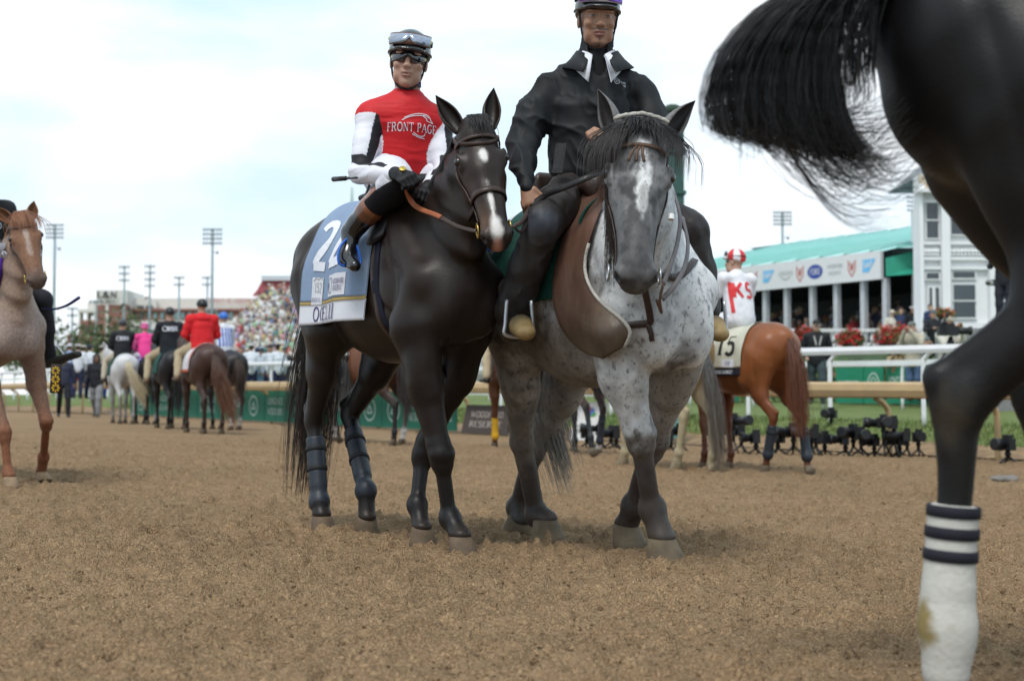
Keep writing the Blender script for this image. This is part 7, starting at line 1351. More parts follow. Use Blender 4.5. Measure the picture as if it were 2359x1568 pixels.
for i in range(15): wallb('window', 298 + i * 16, 306 + i * 16, 718, 733, m_win if i > 2 else m_dk, 4.2, 5.5)
for i in range(20): wallb('glass_bay', 296 + i * 10.5, 304 + i * 10.5, 757, 778, m_win, 2.4, 3.5)
for x in (300, 322): wallb('roof_unit', x, x + 14, 700, 709, m_dk, 8, 14)
wallb('chimney', 342, 350, 690, 706, m_con, 6, 9)
INK = ink('stadium_black', (.03, .03, .035)); INR = ink('stadium_red', (.42, .16, .15)); k_ = YS / FV
fl = lambda x, y, off=-1.2: planar(V3(sx(x), YS + off, sz(y)) - so, (1, 0, 0), (0, 0, 1), .3)
lettering('tower_lettering', 'L&N', fl(248, 680), 14 * k_, INK, stt, width=46 * k_, thick=.24, thin=.15); lettering('tower_lettering', 'STADIUM', fl(249, 695.5), 7 * k_, INK, stt, width=34 * k_, thick=.2)
lettering('wall_lettering', 'UNIVERSITY OF LOUISVILLE', fl(515, 688, 9), 10 * k_, INR, stt, width=125 * k_, thick=.2)
# trees near the stadium
def leafy(name, label, base, h, rw, n, col, seed, leaf=.25, cat='tree', trunk=True, group=None, flat=.8):
    T = thing(name, label, cat, tuple(base), 0, group); r_ = np.random.default_rng(seed)
    if trunk: m = MB(); m.tube([(0, 0, 0), (.02 * h, 0, h * .35), (0, .02 * h, h * .7)], [.05 * h, .035 * h, .012 * h], 8); [m.tube([(0, 0, h * .35), (math.cos(a) * rw * .5, math.sin(a) * rw * .5, h * .7)], [.02 * h, .006 * h], 6) for a in (0, 1.6, 3.1, 4.7)]; m.build('trunk', mat('bark', (.10, .07, .05), .9), T, True)
    cl_ = r_.normal(0, 1, (26, 3)) * np.array([rw * .42, rw * .42, h * .17]) + V3(0, 0, h * .68); c = cl_[r_.integers(0, 26, n)] + r_.normal(0, 1, (n, 3)) * np.array([rw * .20, rw * .20, h * .09 * flat]); d = r_.normal(0, leaf * .6, (n, 2, 3)); V = np.stack([c, c + d[:, 0], c + d[:, 1]], 1).reshape(-1, 3)
    part('crown', V, np.arange(3 * n).reshape(-1, 3), mat('leaf_vc', (1, 1, 1), .7, vc=True, var=.1), T, False, np.repeat(np.array([col]) * r_.uniform(.5, 1.6, (n, 1)), 3, 0)); return T
for i, (x, h, w, lb_) in enumerate(((262, 9, 6, 'round green tree in front of the stadium tower'), (285, 7, 5, 'smaller green tree right of the round one'), (205, 6, 5, 'low bushy tree behind the marching men at left'), (150, 5, 6, 'low bushy tree behind the roan pony'), (318, 6, 6, 'bushy tree above the pink jockey'), (430, 6, 7, 'bushy tree behind the red jacket rider'))):
    b_ = P(x, 850, 130); leafy('tree', lb_, (b_[0], b_[1], .3), h, w, 1500, (.075, .10, .04), 40 + i, .4, group='trees before the stadium')
# ------------------------------------------------------------------ grandstand with its crowd
YG = 112; gs = thing('grandstand', 'stepped open grandstand packed with people behind the rail', 'grandstand', tuple(P(560, 850, YG) * V3(1, 1, 0))); go = np.array(gs.location); rows = 30; z0 = P(1180, 852, YG)[2]; cp = []
def row_pt(r): Y = YG + r * .95; return Y, z0 + r * .265
m_st = mat('stand_concrete', (.34, .33, .32), .9)
for r in range(rows):
    Y, z = row_pt(r); yl = P(1180, 0, 1); xl = P(492 + max(0, r - 6) * 5.2, 800, Y)[0]; xr = P(1120, 800, Y)[0]; mm = MB(); mm.box(V3(xl, Y, -.6) - go, V3(xr, Y + 1.0, z) - go); mm.build('terrace_step', m_st, gs)
    x = xl + .3
    while x < P(760, 800, Y)[0]: cp.append((x + random.uniform(-.12, .12), Y + random.uniform(.2, .6), z)); x += random.uniform(.42, .62)
Y, z = row_pt(rows); xa = P(592, 660, Y)[0]; xb = P(655, 660, Y)[0]; mm = MB(); mm.add([P(580, 682, Y + 1) - go, P(720, 682, Y + 1) - go, P(720, 642, Y + 1) - go, P(604, 646, Y + 1) - go, P(592, 668, Y + 1) - go], [(0, 1, 2, 3, 4)]); mm.build('red_end_wall', mat('wall_red', (.36, .09, .10), .8), gs); mm = MB(); mm.box(P(602, 646, Y + .6) - go, P(720, 642, Y + 3) + V3(0, 0, .1) - go); mm.build('roof_edge', mat('roof_grey', (.5, .52, .54), .7), gs)
PAL = [(.66, .66, .66), (.62, .62, .64), (.55, .53, .5), (.03, .03, .04), (.02, .025, .05), (.06, .07, .12), (.12, .2, .42), (.25, .42, .58), (.55, .25, .33), (.62, .30, .38), (.5, .03, .04), (.42, .05, .06), (.55, .16, .05), (.5, .4, .28), (.05, .2, .18), (.3, .5, .3), (.55, .5, .2), (.4, .3, .5), (.2, .2, .2)]
PAL = [tuple(.9 * q + .10 * (sum(c) / 3 * .6 + .2) for q in c) for c in PAL] + [(.68, .68, .67)] * 4 + [(.6, .58, .54)] * 2 + [(.62, .5, .5)]
def crowd(name, label, pts, face=-math.pi / 2, seed=1, sit=.75, bright=1.0):
    r_ = np.random.default_rng(seed); body = MB(); body.lathe([(.16, 0), (.21, .25), (.23, .45), (.13, .58), (.055, .62)], 6); bv = np.concatenate(body.V) * V3(1, .65, 1); bf = body.F; hm = MB(); hm.ell((0, 0, 0), (.10, .11, .13), 6); hv = np.concatenate(hm.V); hf = hm.F; br = MB(); br.lathe([(.22, 0), (.22, .015), (.11, .03), (.10, .11), (.03, .13)], 8); rv = np.concatenate(br.V); rf = br.F
    V = []; F = []; C = []; n = 0
    for x, y, z in pts:
        a = r_.normal(0, .35); ca, sa = math.cos(a), math.sin(a); s = r_.uniform(.9, 1.08); h_ = r_.choice([.0, .0, .12, .35, .5]) ; c = np.array(PAL[r_.integers(len(PAL))]) * bright
        def put(v, f, o, col):
            nonlocal n
            q = np.stack([v[:, 0] * ca - v[:, 1] * sa, v[:, 0] * sa + v[:, 1] * ca, v[:, 2]], 1) * s + V3(*o); V.append(q); F.extend([tuple(i + n for i in ff) for ff in f]); C.append(np.tile(col, (len(q), 1))); n += len(q)
        put(bv, bf, (x, y, z + .35 + h_), c); sk = np.array(SKINS[r_.choice([0, 0, 2, 1, 3])]) * bright; put(hv, hf, (x, y - .02, z + .35 + h_ + .74 * s), sk)
        put(hv * V3(.98, .9, .75), hf, (x, y + .035, z + .35 + h_ + .80 * s), np.array([(.03, .02, .015), (.10, .06, .03), (.25, .18, .09), (.02, .02, .02)][r_.integers(4)]))
        if r_.random() < .38: put(rv, rf, (x, y, z + .35 + h_ + .80 * s), np.array(PAL[r_.integers(len(PAL))]) if r_.random() < .45 else np.array([.58, .55, .48]))
    return tag(part(name, np.concatenate(V), F, mat('crowd_vc', (1, 1, 1), .85, vc=True, var=.15, vscale=4), None, False, np.concatenate(C)), label, 'crowd', kind='stuff')
crowd('grandstand_crowd', 'dense colourful race crowd filling the grandstand', cp, seed=3)
gcp = [(P(x, 800, Y)[0], Y, .75 + .3 * max(0, (Y - 52) / 8)) for x, Y in [(random.uniform(500, 720), random.uniform(51, 66)) for _ in range(110)]]; crowd('rail_crowd', 'loose crowd standing on the grass behind the white rail', gcp, seed=8)
gcp = [(P(x, 800, Y)[0], Y, .75) for x, Y in [(random.uniform(100, 430), random.uniform(64, 90)) for _ in range(60)]]; crowd('far_left_crowd', 'scattered crowd on the grass at far left', gcp, seed=12)
# ------------------------------------------------------------------ tent pavilion on its terrace
FL = 2.15; tpA, tpB = P(1700, 700, 57.5), P(2036, 700, 51); U = nrm((tpB - tpA) * V3(1, 1, 0)); Nb = V3(-U[1], U[0], 0); Wd = np.linalg.norm((tpB - tpA)[:2]); ext = Wd + 5.6
tent = thing('tent_pavilion', 'long hospitality tent with teal roof and white logo fascia', 'tent', (tpA[0], tpA[1], 0)); to = V3(tpA[0], tpA[1], 0)
zf = lambda v, Y: .66 + (927.6 - v) / FV * Y
zb, zt = zf(647, 51), zf(585, 51); zb2, zt2 = zf(668, 57), zf(606, 57); zB, zT = (zb + zb2) / 2, (zt + zt2) / 2
m_tw = mat('tent_white', (.60, .61, .62), .6, var=.04); m_teal = mat('tent_teal', (.36, .62, .60), .5, var=.10, vscale=.6); m_seam = mat('tent_seam', (.09, .36, .31), .5); m_tg = mat('tent_green', (.02, .26, .17), .6)
def ob(nm, x0, x1, d0, d1, z0_, z1_, m, T=None, o=None):
    mm = MB(); mm.obox(U * x0 + Nb * d0 + V3(0, 0, z0_) , U * (x1 - x0), Nb * (d1 - d0), (0, 0, z1_ - z0_)); return mm.build(nm, m, T or tent)
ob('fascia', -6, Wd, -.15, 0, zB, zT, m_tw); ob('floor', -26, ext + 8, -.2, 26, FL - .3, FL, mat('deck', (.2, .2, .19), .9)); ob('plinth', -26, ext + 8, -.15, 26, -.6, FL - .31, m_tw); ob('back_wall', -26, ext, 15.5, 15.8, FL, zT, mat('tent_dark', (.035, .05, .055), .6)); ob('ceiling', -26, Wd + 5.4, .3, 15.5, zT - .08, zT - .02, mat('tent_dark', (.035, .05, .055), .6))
zr = zT + 2.0
for i in range(17):
    x0, x1 = -8 + i * (ext + 8) / 17, -8 + (i + 1) * (ext + 8) / 17; sk_ = 2.4; mm = MB(); q = [U * x0 + V3(0, 0, zT + .05) + Nb * .05, U * x1 + V3(0, 0, zT + .05) + Nb * .05, U * (x1 + sk_) + Nb * 8 + V3(0, 0, zr), U * (x0 + sk_) + Nb * 8 + V3(0, 0, zr)]; bow = V3(0, 0, -.18); md = [(q[0] + q[3]) / 2, (q[1] + q[2]) / 2]; cen = [(q[0] + q[1]) / 2 + bow * .3, (md[0] + md[1]) / 2 + bow, (q[2] + q[3]) / 2 + bow * .3]
    mm.add([q[0], cen[0], q[1], md[0], cen[1], md[1], q[3], cen[2], q[2]], [(0, 1, 4, 3), (1, 2, 5, 4), (3, 4, 7, 6), (4, 5, 8, 7)]); mm.build('roof_panel', m_teal, tent, True); mm = MB(); mm.tube([q[0] + V3(0, 0, .01), q[3] + V3(0, 0, .01)], .035, 6); mm.build('roof_seam', m_seam, tent, True)
mm = MB(); mm.add([U * -8 + Nb * 8 + V3(0, 0, zr), U * (ext + 2) + Nb * 8 + V3(0, 0, zr), U * ext + Nb * 16 + V3(0, 0, zT), U * -8 + Nb * 16 + V3(0, 0, zT)], [(0, 1, 2, 3)]); mm.build('roof_back', m_teal, tent)
mm = MB(); mm.add([U * (Wd + .1) + V3(0, 0, zB + .1), U * (Wd + 5.6) + V3(0, 0, zB + .1) + Nb * 1, U * (Wd + 5.6) + V3(0, 0, zT + 1.2) + Nb * 4, U * (Wd + .1) + V3(0, 0, zB + .75)], [(0, 1, 2, 3)]); mm.build('green_gable', m_tg, tent)
ob('column', Wd + 1.2, Wd + 1.5, .3, .6, FL, zB + .6, mat('column_grey', (.42, .44, .46), .5))
FN = planar(V3(0, 0, (zB + zT) / 2) - Nb * .15, U, V3(0, 0, 1), .012); H_ = zT - zB; BLU = ink('logo_blue', (.02, .05, .28)); SBL = ink('logo_sky', (.12, .42, .72)); RDC = ink('logo_red', (.45, .12, .10)); GRC = ink('logo_grey', (.33, .36, .34))
def tx(vx): k = (vx - 1179.5) / FV; o = to - Nb * .15; return (k * o[1] - o[0]) / (U[0] - k * U[1])
for vx in (1700, 1753, 1802, 1861, 1917, 1979, 2030): k = tx(vx); ob('column', k - .10, k + .10, .05, .25, FL, zB + .05, mat('column_grey', (.42, .44, .46), .5))
at_ = lambda vx: (lambda x, y, l=0: FN(tx(vx) + x, y, l))
for vx in (1738, 1845, 1965): outline('crest', [(-.18, .28), (-.16, -.1), (0, -.32), (.16, -.1), (.18, .28)], at_(vx), .05, RDC, tent); outline('crest', [(-.09, .2), (0, -.08), (.09, .2)], at_(vx), .05, RDC, tent); outline('crest', arc(0, 0, .06, .1, 0, 360, 10), at_(vx), .04, RDC, tent)
for vx in (1772, 2004):
    f_ = at_(vx); part('logo', [f_(-.3, -.22), f_(.0, -.22), f_(.34, .24), f_(-.3, .24)], [(0, 1, 2, 3)], SBL, tent, False); lettering('logo_lettering', 'SAP', lambda x, y, l=0, f_=f_: f_(x - .05, y + .04, .006 + l), .20, m_tw, tent, width=.42, serif=False, thick=.2)
lettering('logo_lettering', 'LONGINES', lambda x, y, l=0: at_(1812)(x, y + .06, l), .15, GRC, tent, width=.80); outline('logo_wing', [(-.25, -.08), (0, -.2), (.25, -.08)], at_(1812), .05, GRC, tent)
disc('oval', at_(1880), 0, 0, .40, .27, BLU, tent); lettering('logo_lettering', 'FORD', lambda x, y, l=0: at_(1880)(x, y, .006 + l), .22, m_tw, tent, width=.52); lettering('logo_lettering', 'WOODFORD', lambda x, y, l=0: at_(1926)(x, y + .13, l), .13, GRC, tent, width=.78); lettering('logo_lettering', 'RESERVE', lambda x, y, l=0: at_(1926)(x, y - .13, l), .13, GRC, tent, width=.62)
r_ = np.random.default_rng(21); tcp = []
for i in range(230): a = r_.uniform(-12, Wd + 6); b_ = r_.uniform(1.0, 7.0) ** 1.0; p = to + U * a + Nb * b_; tcp.append((p[0], p[1], FL + .02 + .10 * b_ + (.30 if b_ > 3 else 0)))
crowd('tent_crowd', 'colourful crowd in hats under the hospitality tent', tcp, seed=5)
# pale cloths and poles inside the tent
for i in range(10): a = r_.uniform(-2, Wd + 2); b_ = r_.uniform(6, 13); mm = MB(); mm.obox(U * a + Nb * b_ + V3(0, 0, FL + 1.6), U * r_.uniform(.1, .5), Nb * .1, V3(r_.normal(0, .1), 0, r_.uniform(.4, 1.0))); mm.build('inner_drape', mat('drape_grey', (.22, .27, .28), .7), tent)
# picket fence, balustrade and planters in front
fc = thing('picket_fence', 'white picket fence along the front of the tent', 'fence', tuple(to)); 
def repeat(T, name, V, F, m, locs):
    first = None
    for l in locs:
        if first is None: first = part(name, V, F, m, T, False); first.location = l
        else: q = first.copy(); COLL.objects.link(q); q.location = l
bx = MB(); bx.box((-.035, -.02, 0), (.035, .02, .62)); repeat(fc, 'picket', np.concatenate(bx.V), bx.F, m_tw, [U * (-6 + i * .17) - Nb * .5 + V3(0, 0, FL + .02) for i in range(150)])
for z in (.58, .08): mm = MB(); mm.obox(U * -6 - Nb * .56 + V3(0, 0, FL + z), U * 25.6, Nb * .04, (0, 0, .07)); mm.build('fence_rail', m_tw, fc)
YB = 45; bl = thing('balustrade', 'white balustrade with turned balusters before the tent', 'balustrade', tuple(P(1840, 760, YB) * V3(1, 1, 0))); bo = np.array(bl.location); xb0, xb1 = P(1600, 760, YB)[0], P(2160, 760, YB)[0]; zt_ = zf(757, YB); zb_ = zf(803, YB)
for a, b_ in ((zt_ - .10, zt_), (zb_, zb_ + .08)): mm = MB(); mm.box(V3(xb0, YB - .12, a) - bo, V3(xb1, YB + .12, b_) - bo); mm.build('coping', m_tw, bl)
lt = MB(); lt.lathe([(.045, 0), (.06, .05), (.035, .1), (.075, .22), (.05, .36), (.035, .42), (.055, .46)], 8); repeat(bl, 'baluster', np.concatenate(lt.V), lt.F, m_tw, [V3(x, YB, zb_ + .08) - bo for x in np.arange(xb0 + .1, xb1, .24)])
mm = MB(); mm.box(V3(xb0, YB - .1, -.6) - bo, V3(xb1, YB + .1, zb_ - .002) - bo); mm.build('base_wall', mat('garden_wall', (.10, .15, .09), .9, var=.3, vscale=2), bl)
mm = MB(); mm.box((P(1600, 800, 46)[0], 45.3, FL - 1.2), (P(2200, 800, 46)[0], 52, FL - .02)); tag(mm.build('terrace', mat('terrace_white', (.5, .5, .5), .8)), kind='structure')
def flowers(name, label, c, w, h, n, seed, col=(.50, .025, .03), leaf=.06):
    T = thing(name, label, 'flowers', tuple(c)); r_ = np.random.default_rng(seed); q = r_.normal(0, 1, (n, 3)); q /= np.linalg.norm(q, axis=1)[:, None]; q = q * np.array([w, w * .6, h]) * r_.uniform(.55, 1.15, (n, 1)) ; q[:, 2] = np.abs(q[:, 2]) * 1.0; d = r_.normal(0, leaf, (n, 2, 3)); V = np.stack([q, q + d[:, 0], q + d[:, 1]], 1).reshape(-1, 3); isf = r_.random(n) < .55; C = np.where(isf[:, None], np.array(col), np.array((.10, .14, .05))) * r_.uniform(.6, 1.4, (n, 1)); part('blossoms', V, np.arange(3 * n).reshape(-1, 3), mat('leaf_vc', (1, 1, 1), .7, vc=True, var=.1), T, False, np.repeat(C, 3, 0)); m = MB(); m.lathe([(w * .35, -h * .7), (w * .55, -h * .1), (w * .6, 0), (w * .5, .02)], 12); m.build('planter', mat('planter_dark', (.03, .035, .03), .6), T, True); return T
flowers('red_flowers', 'round planter of red flowers left on the balustrade', P(1960, 792, 43), .42, .42, 900, 1); flowers('red_flowers', 'wide planter of red flowers right on the balustrade', P(2066, 792, 43), .70, .55, 1500, 2); flowers('red_flowers', 'red flowers behind the man in black jacket', P(1858, 792, 43), .42, .50, 900, 3); flowers('orange_flowers', 'planter of orange flowers by the tower door', P(2172, 727, 44), .35, .18, 500, 4, (.45, .12, .05))
for i, x in enumerate((1640, 1690, 1850, 1880, 1905, 2150)): flowers('flower_bed', 'low bed of red and white flowers on the turf edge, %s along' % ordn[i], P(x, 872, 36), .5, .35, 300, 30 + i, (.5, .22, .2), .05)
# ------------------------------------------------------------------ white tower building
YT = 47; tb_ = thing('tower_building', 'white tower building with sash windows and gold lettering', 'building', tuple(P(2126, 800, YT) * V3(1, 1, 0))); bo = np.array(tb_.location); ex = lambda v: P(v, 800, YT)[0] - bo[0]; ez = lambda v: zf(v, YT)
m_bw2 = mat('building_white', (.72, .73, .74), .6, var=.04, vscale=1); m_pane = mat('pane_dark', (.03, .045, .055), .12, spec=.7, var=.3, vscale=2)
def bb_(nm, x0, x1, y0, y1, d0, d1, m, par=None): mm = MB(); mm.box((ex(x0), d0, ez(y1)), (ex(x1), d1, ez(y0))); return mm.build(nm, m, par or tb_)
bb_('wall', 2126, 2420, 440, 1000, .45, 1.0, m_bw2); bb_('rear_wall', 2200, 2420, 440, 1000, 1.0, 5, m_bw2); bb_('parapet', 2132, 2420, 392, 440, .5, 1.2, m_bw2); bb_('cornice', 2120, 2170, 433, 441, -.1, .6, m_bw2); bb_('cornice', 2172, 2420, 428, 437, .0, .6, m_bw2)
for x0, x1 in ((2126, 2134), (2176, 2196), (2286, 2300)): bb_('pilaster', x0, x1, 441, 1000, .15, .46, m_bw2)
for y0, y1 in ((455, 462), (552, 560), (588, 596), (611, 618), (742, 760)): bb_('moulding', 2134, 2420, y0, y1, .30, .5, m_bw2)
def window_(x0, x1, y0, y1, split=True, par=None):
    w_ = bb_('window', x0 - 4, x1 + 4, y0 - 4, y1 + 5, .36, .52, m_bw2); ym = (y0 + y1) / 2
    for a, b_ in (((y0, ym - 2), (ym + 2, y1)) if split else ((y0, y1),)): bb_('pane', x0, x1, a, b_, .33, .40, m_pane, w_); bb_('sash', x0 - 2, x1 + 2, b_, b_ + 2.5, .30, .37, m_bw2, w_)
window_(2146, 2172, 462, 545); window_(2203, 2264, 458, 536); window_(2144, 2172, 626, 640, False); window_(2206, 2256, 623, 638, False); window_(2206, 2256, 653, 730); window_(2150, 2156, 660, 728, False); window_(2164, 2172, 660, 728, False); window_(2305, 2360, 458, 536); window_(2305, 2360, 653, 730)
lt = MB(); hB = ez(566) - ez(586); lt.lathe([(.05, 0), (.06, hB * .1), (.035, hB * .25), (.075, hB * .5), (.04, hB * .8), (.06, hB)], 8); repeat(tb_, 'baluster', np.concatenate(lt.V), lt.F, m_bw2, [V3(ex(x), .32, ez(586)) for x in list(np.arange(2140, 2174, 7.5)) + list(np.arange(2200, 2284, 8.5))])
GLD = ink('gold', (.42, .27, .06)); fT = planar(V3(ex(2156), .5, ez(405)), (1, 0, 0), (0, 0, 1), .02); lettering('sign_lettering', 'DERBY', fT, 18 * YT / FV, GLD, tb_, width=50 * YT / FV, thick=.2); lettering('sign_lettering', '2026', planar(V3(ex(2156), .5, ez(424)), (1, 0, 0), (0, 0, 1), .02), 14 * YT / FV, GLD, tb_, width=24 * YT / FV, thick=.2)
mm = MB(); mm.add([(ex(2140), 1.0, ez(392)), (ex(2420), 1.0, ez(392)), (ex(2420), 5, ez(392)), (ex(2140), 5, ez(392)), (ex(2190), 3, ez(340)), (ex(2420), 3, ez(340))], [(0, 1, 5, 4), (2, 3, 4, 5), (3, 0, 4), (1, 2, 5)]); mm.build('roof', mat('roof_slate', (.22, .24, .25), .7), tb_)
# green column behind the pony
gcx = P(1556, 500, 27); gcol = thing('green_column', 'dark green square column with collar bands behind the pony rider', 'column', (gcx[0], 27, .3)); zz = lambda v: zf(v, 27) - .3; mg = mat('column_green', (.025, .075, .065), .5, var=.2)
m = MB(); m.box((-.15, -.15, 0), (.15, .15, zz(262))); m.build('shaft', mg, gcol)
for v in (262, 345, 440, 600): m = MB(); m.box((-.19, -.19, zz(v + 7)), (.19, .19, zz(v))); m.build('collar', mg, gcol)
m = MB(); m.ell((-.05, 0, zz(250)), (.20, .2, .12), 10); m.build('cap', mat('column_cap', (.03, .06, .04), .9, bump=1, bscale=20), gcol, True)
m = MB(); sp_ = P(811, 432, 160); m.tube([(0, 0, 0), (0, 0, sp_[2] - 3), (0, 0, sp_[2])], [.5, .25, .08], 8); spz = thing('spire', 'thin green spire behind the jockey\'s back', 'spire', (sp_[0], 160, 0)); m.build('mast', mat('spire_green', (.25, .35, .28), .6), spz, True)

# ------------------------------------------------------------------ people beside the track
def stand_at(vx, Y, z): p = P(vx, 800, Y); return (p[0], Y, z)
tz = lambda vx, Y, o=.50: gz(P(vx, 800, Y)[0]) + o
CAMY = -math.pi / 2
figure('walking_man', 'man in black hoodie and grey trousers walking on the dirt', tuple(G(222, 961)), CAMY, 1.80, 'walk', (.012, .013, .018), (.20, .20, .21), (.06, .05, .045), 3, ('hood', (.012, .013, .018)), vox=.018, hem=.1, thick=1.1, yawhead=.3)
figure('walking_man', 'person in black trousers half hidden behind the roan pony', tuple(G(146, 961)), CAMY + .4, 1.78, 'walk', (.03, .035, .06), (.012, .012, .016), (.015, .02, .04), 1, ('cap', (.02, .02, .03)), vox=.018)
WU, NU = (.58, .62, .68), (.02, .025, .06)
for i, (vx, Y, y, t, l, hat, lb_) in enumerate(((579, 43.5, 1.9, WU, NU, ('peaked', (.6, .6, .62)), 'man in white uniform shirt and white cap by the white rail'), (622, 44, -1.0, WU, NU, ('peaked', (.03, .03, .06)), 'man in white shirt and dark cap facing left by the rail'), (640, 43.2, 2.2, WU, NU, ('peaked', (.03, .03, .05)), 'broad man in white shirt and dark cap beside the rump'), (603, 44, CAMY, (.25, .42, .60), (.25, .42, .60), ('brim', (.02, .025, .03)), 'woman in light blue dress between white uniforms'), (558, 46, CAMY, (.03, .03, .04), (.03, .03, .04), None, 'man in dark suit right of the striped jockey'), (655, 46, CAMY, (.03, .03, .04), (.03, .03, .04), ('cap', (.05, .07, .1)), 'man in dark suit at the bay horse\'s tail'), (592, 47, 1.2, (.05, .10, .35), (.03, .03, .05), ('cap', (.03, .04, .1)), 'man in royal blue jacket behind the white rail'),
    (180, 47, 1.8, WU, NU, ('peaked', (.6, .6, .62)), 'leftmost man in white uniform at the rail'), (193, 48, 1.6, (.38, .30, .20), (.05, .06, .05), ('peaked', (.55, .52, .45)), 'man in tan uniform in the left group'), (207, 47.5, 1.2, WU, NU, ('beret', (.02, .03, .08)), 'man in white shirt with blue beret in the left group'), (236, 48, 1.5, (.30, .28, .22), (.03, .06, .25), ('peaked', (.5, .48, .42)), 'man in tan shirt right of the hooded walker'), (160, 47, 1.4, (.15, .25, .45), (.02, .03, .10), ('cap', (.5, .5, .55)), 'man in blue shirt behind the roan rider\'s boot'))):
    figure('spectator', lb_, stand_at(vx, Y, tz(vx, Y)), y, 1.80 if 'woman' not in lb_ else 1.68, 'stand', t, l, (.015, .015, .02), i % 3, hat, vox=.024, group='people standing behind the white rail', hem=.55 if 'dress' in lb_ else None)
figure('walking_man', 'man in black jacket, cap and sunglasses walking on the turf', stand_at(1881, 31, .62), CAMY - .15, 1.84, 'walk', (.012, .013, .016), (.035, .05, .055), (.03, .03, .03), 0, ('cap', (.012, .014, .012)), vox=.016, hem=.12, thick=1.12, arms='pockets')
mp_ = P(1881, 752, 30.86); mm = MB(); mm.obox((-.035, -.0, 0), (.07, 0, 0), (0, .012, 0), (0, 0, .022)); sg_ = thing('sunglasses', 'dark sunglasses on the man in black jacket', 'glasses', (mp_[0], mp_[1] - .02, mp_[2])); mm.build('lenses', mat('lens_dark', (.012, .012, .016), .07), sg_)
mf = P(1884, 800, 30.8); m = MB(); m.obox((-.045, 0, .05), (.03, 0, 0), (0, .02, 0), (-.05, 0, .2)); m.obox((.02, 0, .05), (.03, 0, 0), (0, .02, 0), (.05, 0, .2)); sc2 = thing('lining', 'pale jacket lining and lanyard of the man in black', 'lanyard', tuple(mf)); m.build('lining_strip', mat('lining_pale', (.4, .4, .4), .8), sc2)
figure('photographer', 'man in beige jacket, blue shirt and jeans shooting on the turf', stand_at(2106, 31, .70), CAMY - .7, 1.72, 'stand', (.42, .38, .30), (.07, .12, .22), (.05, .04, .03), 0, ('cap', (.12, .13, .12)), vox=.016, arms='camera', hem=.18, thick=1.15, lean=.12)
figure('photographer', 'crouching photographer in khaki behind the turf rail', stand_at(2070, 32, .25), CAMY - .3, 1.72, 'stand', (.33, .24, .14), (.25, .2, .13), (.05, .04, .03), 1, ('cap', (.13, .15, .17)), vox=.02, arms='camera', lean=.2)
figure('photographer', 'photographer in grey cap beside the man in jeans', stand_at(2133, 33, .45), CAMY, 1.74, 'stand', (.03, .035, .045), (.03, .03, .04), (.02, .02, .02), 0, ('cap', (.10, .12, .12)), vox=.02, arms='camera')
figure('television_operator', 'camera operator in tan trousers behind the broadcast camera', stand_at(2183, 25.5, .42), CAMY + .5, 1.78, 'stand', (.50, .48, .42), (.28, .22, .13), (.05, .04, .03), 1, ('cap', (.26, .24, .18)), vox=.016, arms='camera')
figure('police_officer', 'officer in dark uniform with badge above the turf rail', stand_at(2150, 41, 1.55), CAMY, 1.78, 'stand', (.015, .017, .022), (.015, .017, .022), (.01, .01, .01), 0, ('cap', (.08, .10, .12)), vox=.02, arms='front')
figure('service_woman', 'woman in blue uniform standing by the tower door', stand_at(2143, 45.2, 2.15), CAMY + .6, 1.66, 'stand', (.02, .04, .10), (.02, .03, .08), (.01, .01, .01), 2, None, vox=.02)
figure('marine', 'serviceman in dark tunic and white peaked cap by the tent', stand_at(2104, 49, 2.17), CAMY, 1.82, 'stand', (.012, .012, .016), (.02, .03, .08), (.01, .01, .01), 1, ('peaked', (.66, .66, .68)), vox=.02, group='standing guests at the tent corner')
figure('guest', 'guest in navy suit left of the white capped serviceman', stand_at(2078, 49.3, 2.17), CAMY - .4, 1.80, 'stand', (.02, .035, .09), (.02, .035, .09), (.01, .01, .01), 0, None, vox=.02, group='standing guests at the tent corner')
figure('guest', 'guest in pale dress and hat beside the tent column', stand_at(2056, 49.4, 2.17), CAMY, 1.70, 'stand', (.55, .52, .45), (.5, .5, .48), (.3, .3, .3), 2, ('brim', (.55, .5, .4)), vox=.02, group='standing guests at the tent corner', hem=.5)
figure('guest', 'guest in dark floral coat and straw hat by the tower', stand_at(2126, 49.2, 2.17), CAMY, 1.78, 'stand', (.10, .06, .04), (.05, .05, .05), (.02, .02, .02), 1, ('brim', (.45, .36, .22)), vox=.02, group='standing guests at the tent corner')
figure('photographer', 'photographer with long white lens in front of the tower', stand_at(2316, 29, 2.15), CAMY - .5, 1.80, 'stand', (.015, .016, .02), (.02, .02, .03), (.02, .02, .02), 1, ('cap', (.05, .06, .055)), vox=.016, arms='camera')
mm = MB(); bx_ = P(2275, 800, 28.6); mm.box((bx_[0] - .7, 28.2, .4), (bx_[0] + 1.2, 29.8, 2.14)); tag(mm.build('camera_platform', mat('platform_grey', (.2, .2, .2), .8)), 'grey raised camera platform behind the black horse', 'platform')
ll = P(2284, 652, 28.6); m = MB(); d = nrm(V3(-.45, -.85, -.05)); m.lathe([(.045, 0), (.045, .10), (.055, .14), (.055, .30), (.062, .32), (.062, .38), (.05, .38)], 14, (0, 0, 0), d); tl = thing('telephoto_lens', 'long white telephoto lens held before the tower', 'camera', tuple(ll)); m.build('lens_barrel', mat('lens_white', (.5, .5, .48), .5), tl, True); m = MB(); m.lathe([(.052, 0), (.052, .004)], 14, d * .385, d); m.build('front_glass', MATS['lens_dark'], tl, True); m = MB(); m.obox(-d * .1 - V3(.07, .04, .05), (.14, 0, 0), (0, .09, 0), (0, 0, .12)); m.build('camera_body', mat('camera_black', (.012, .012, .014), .5, var=.2), tl)
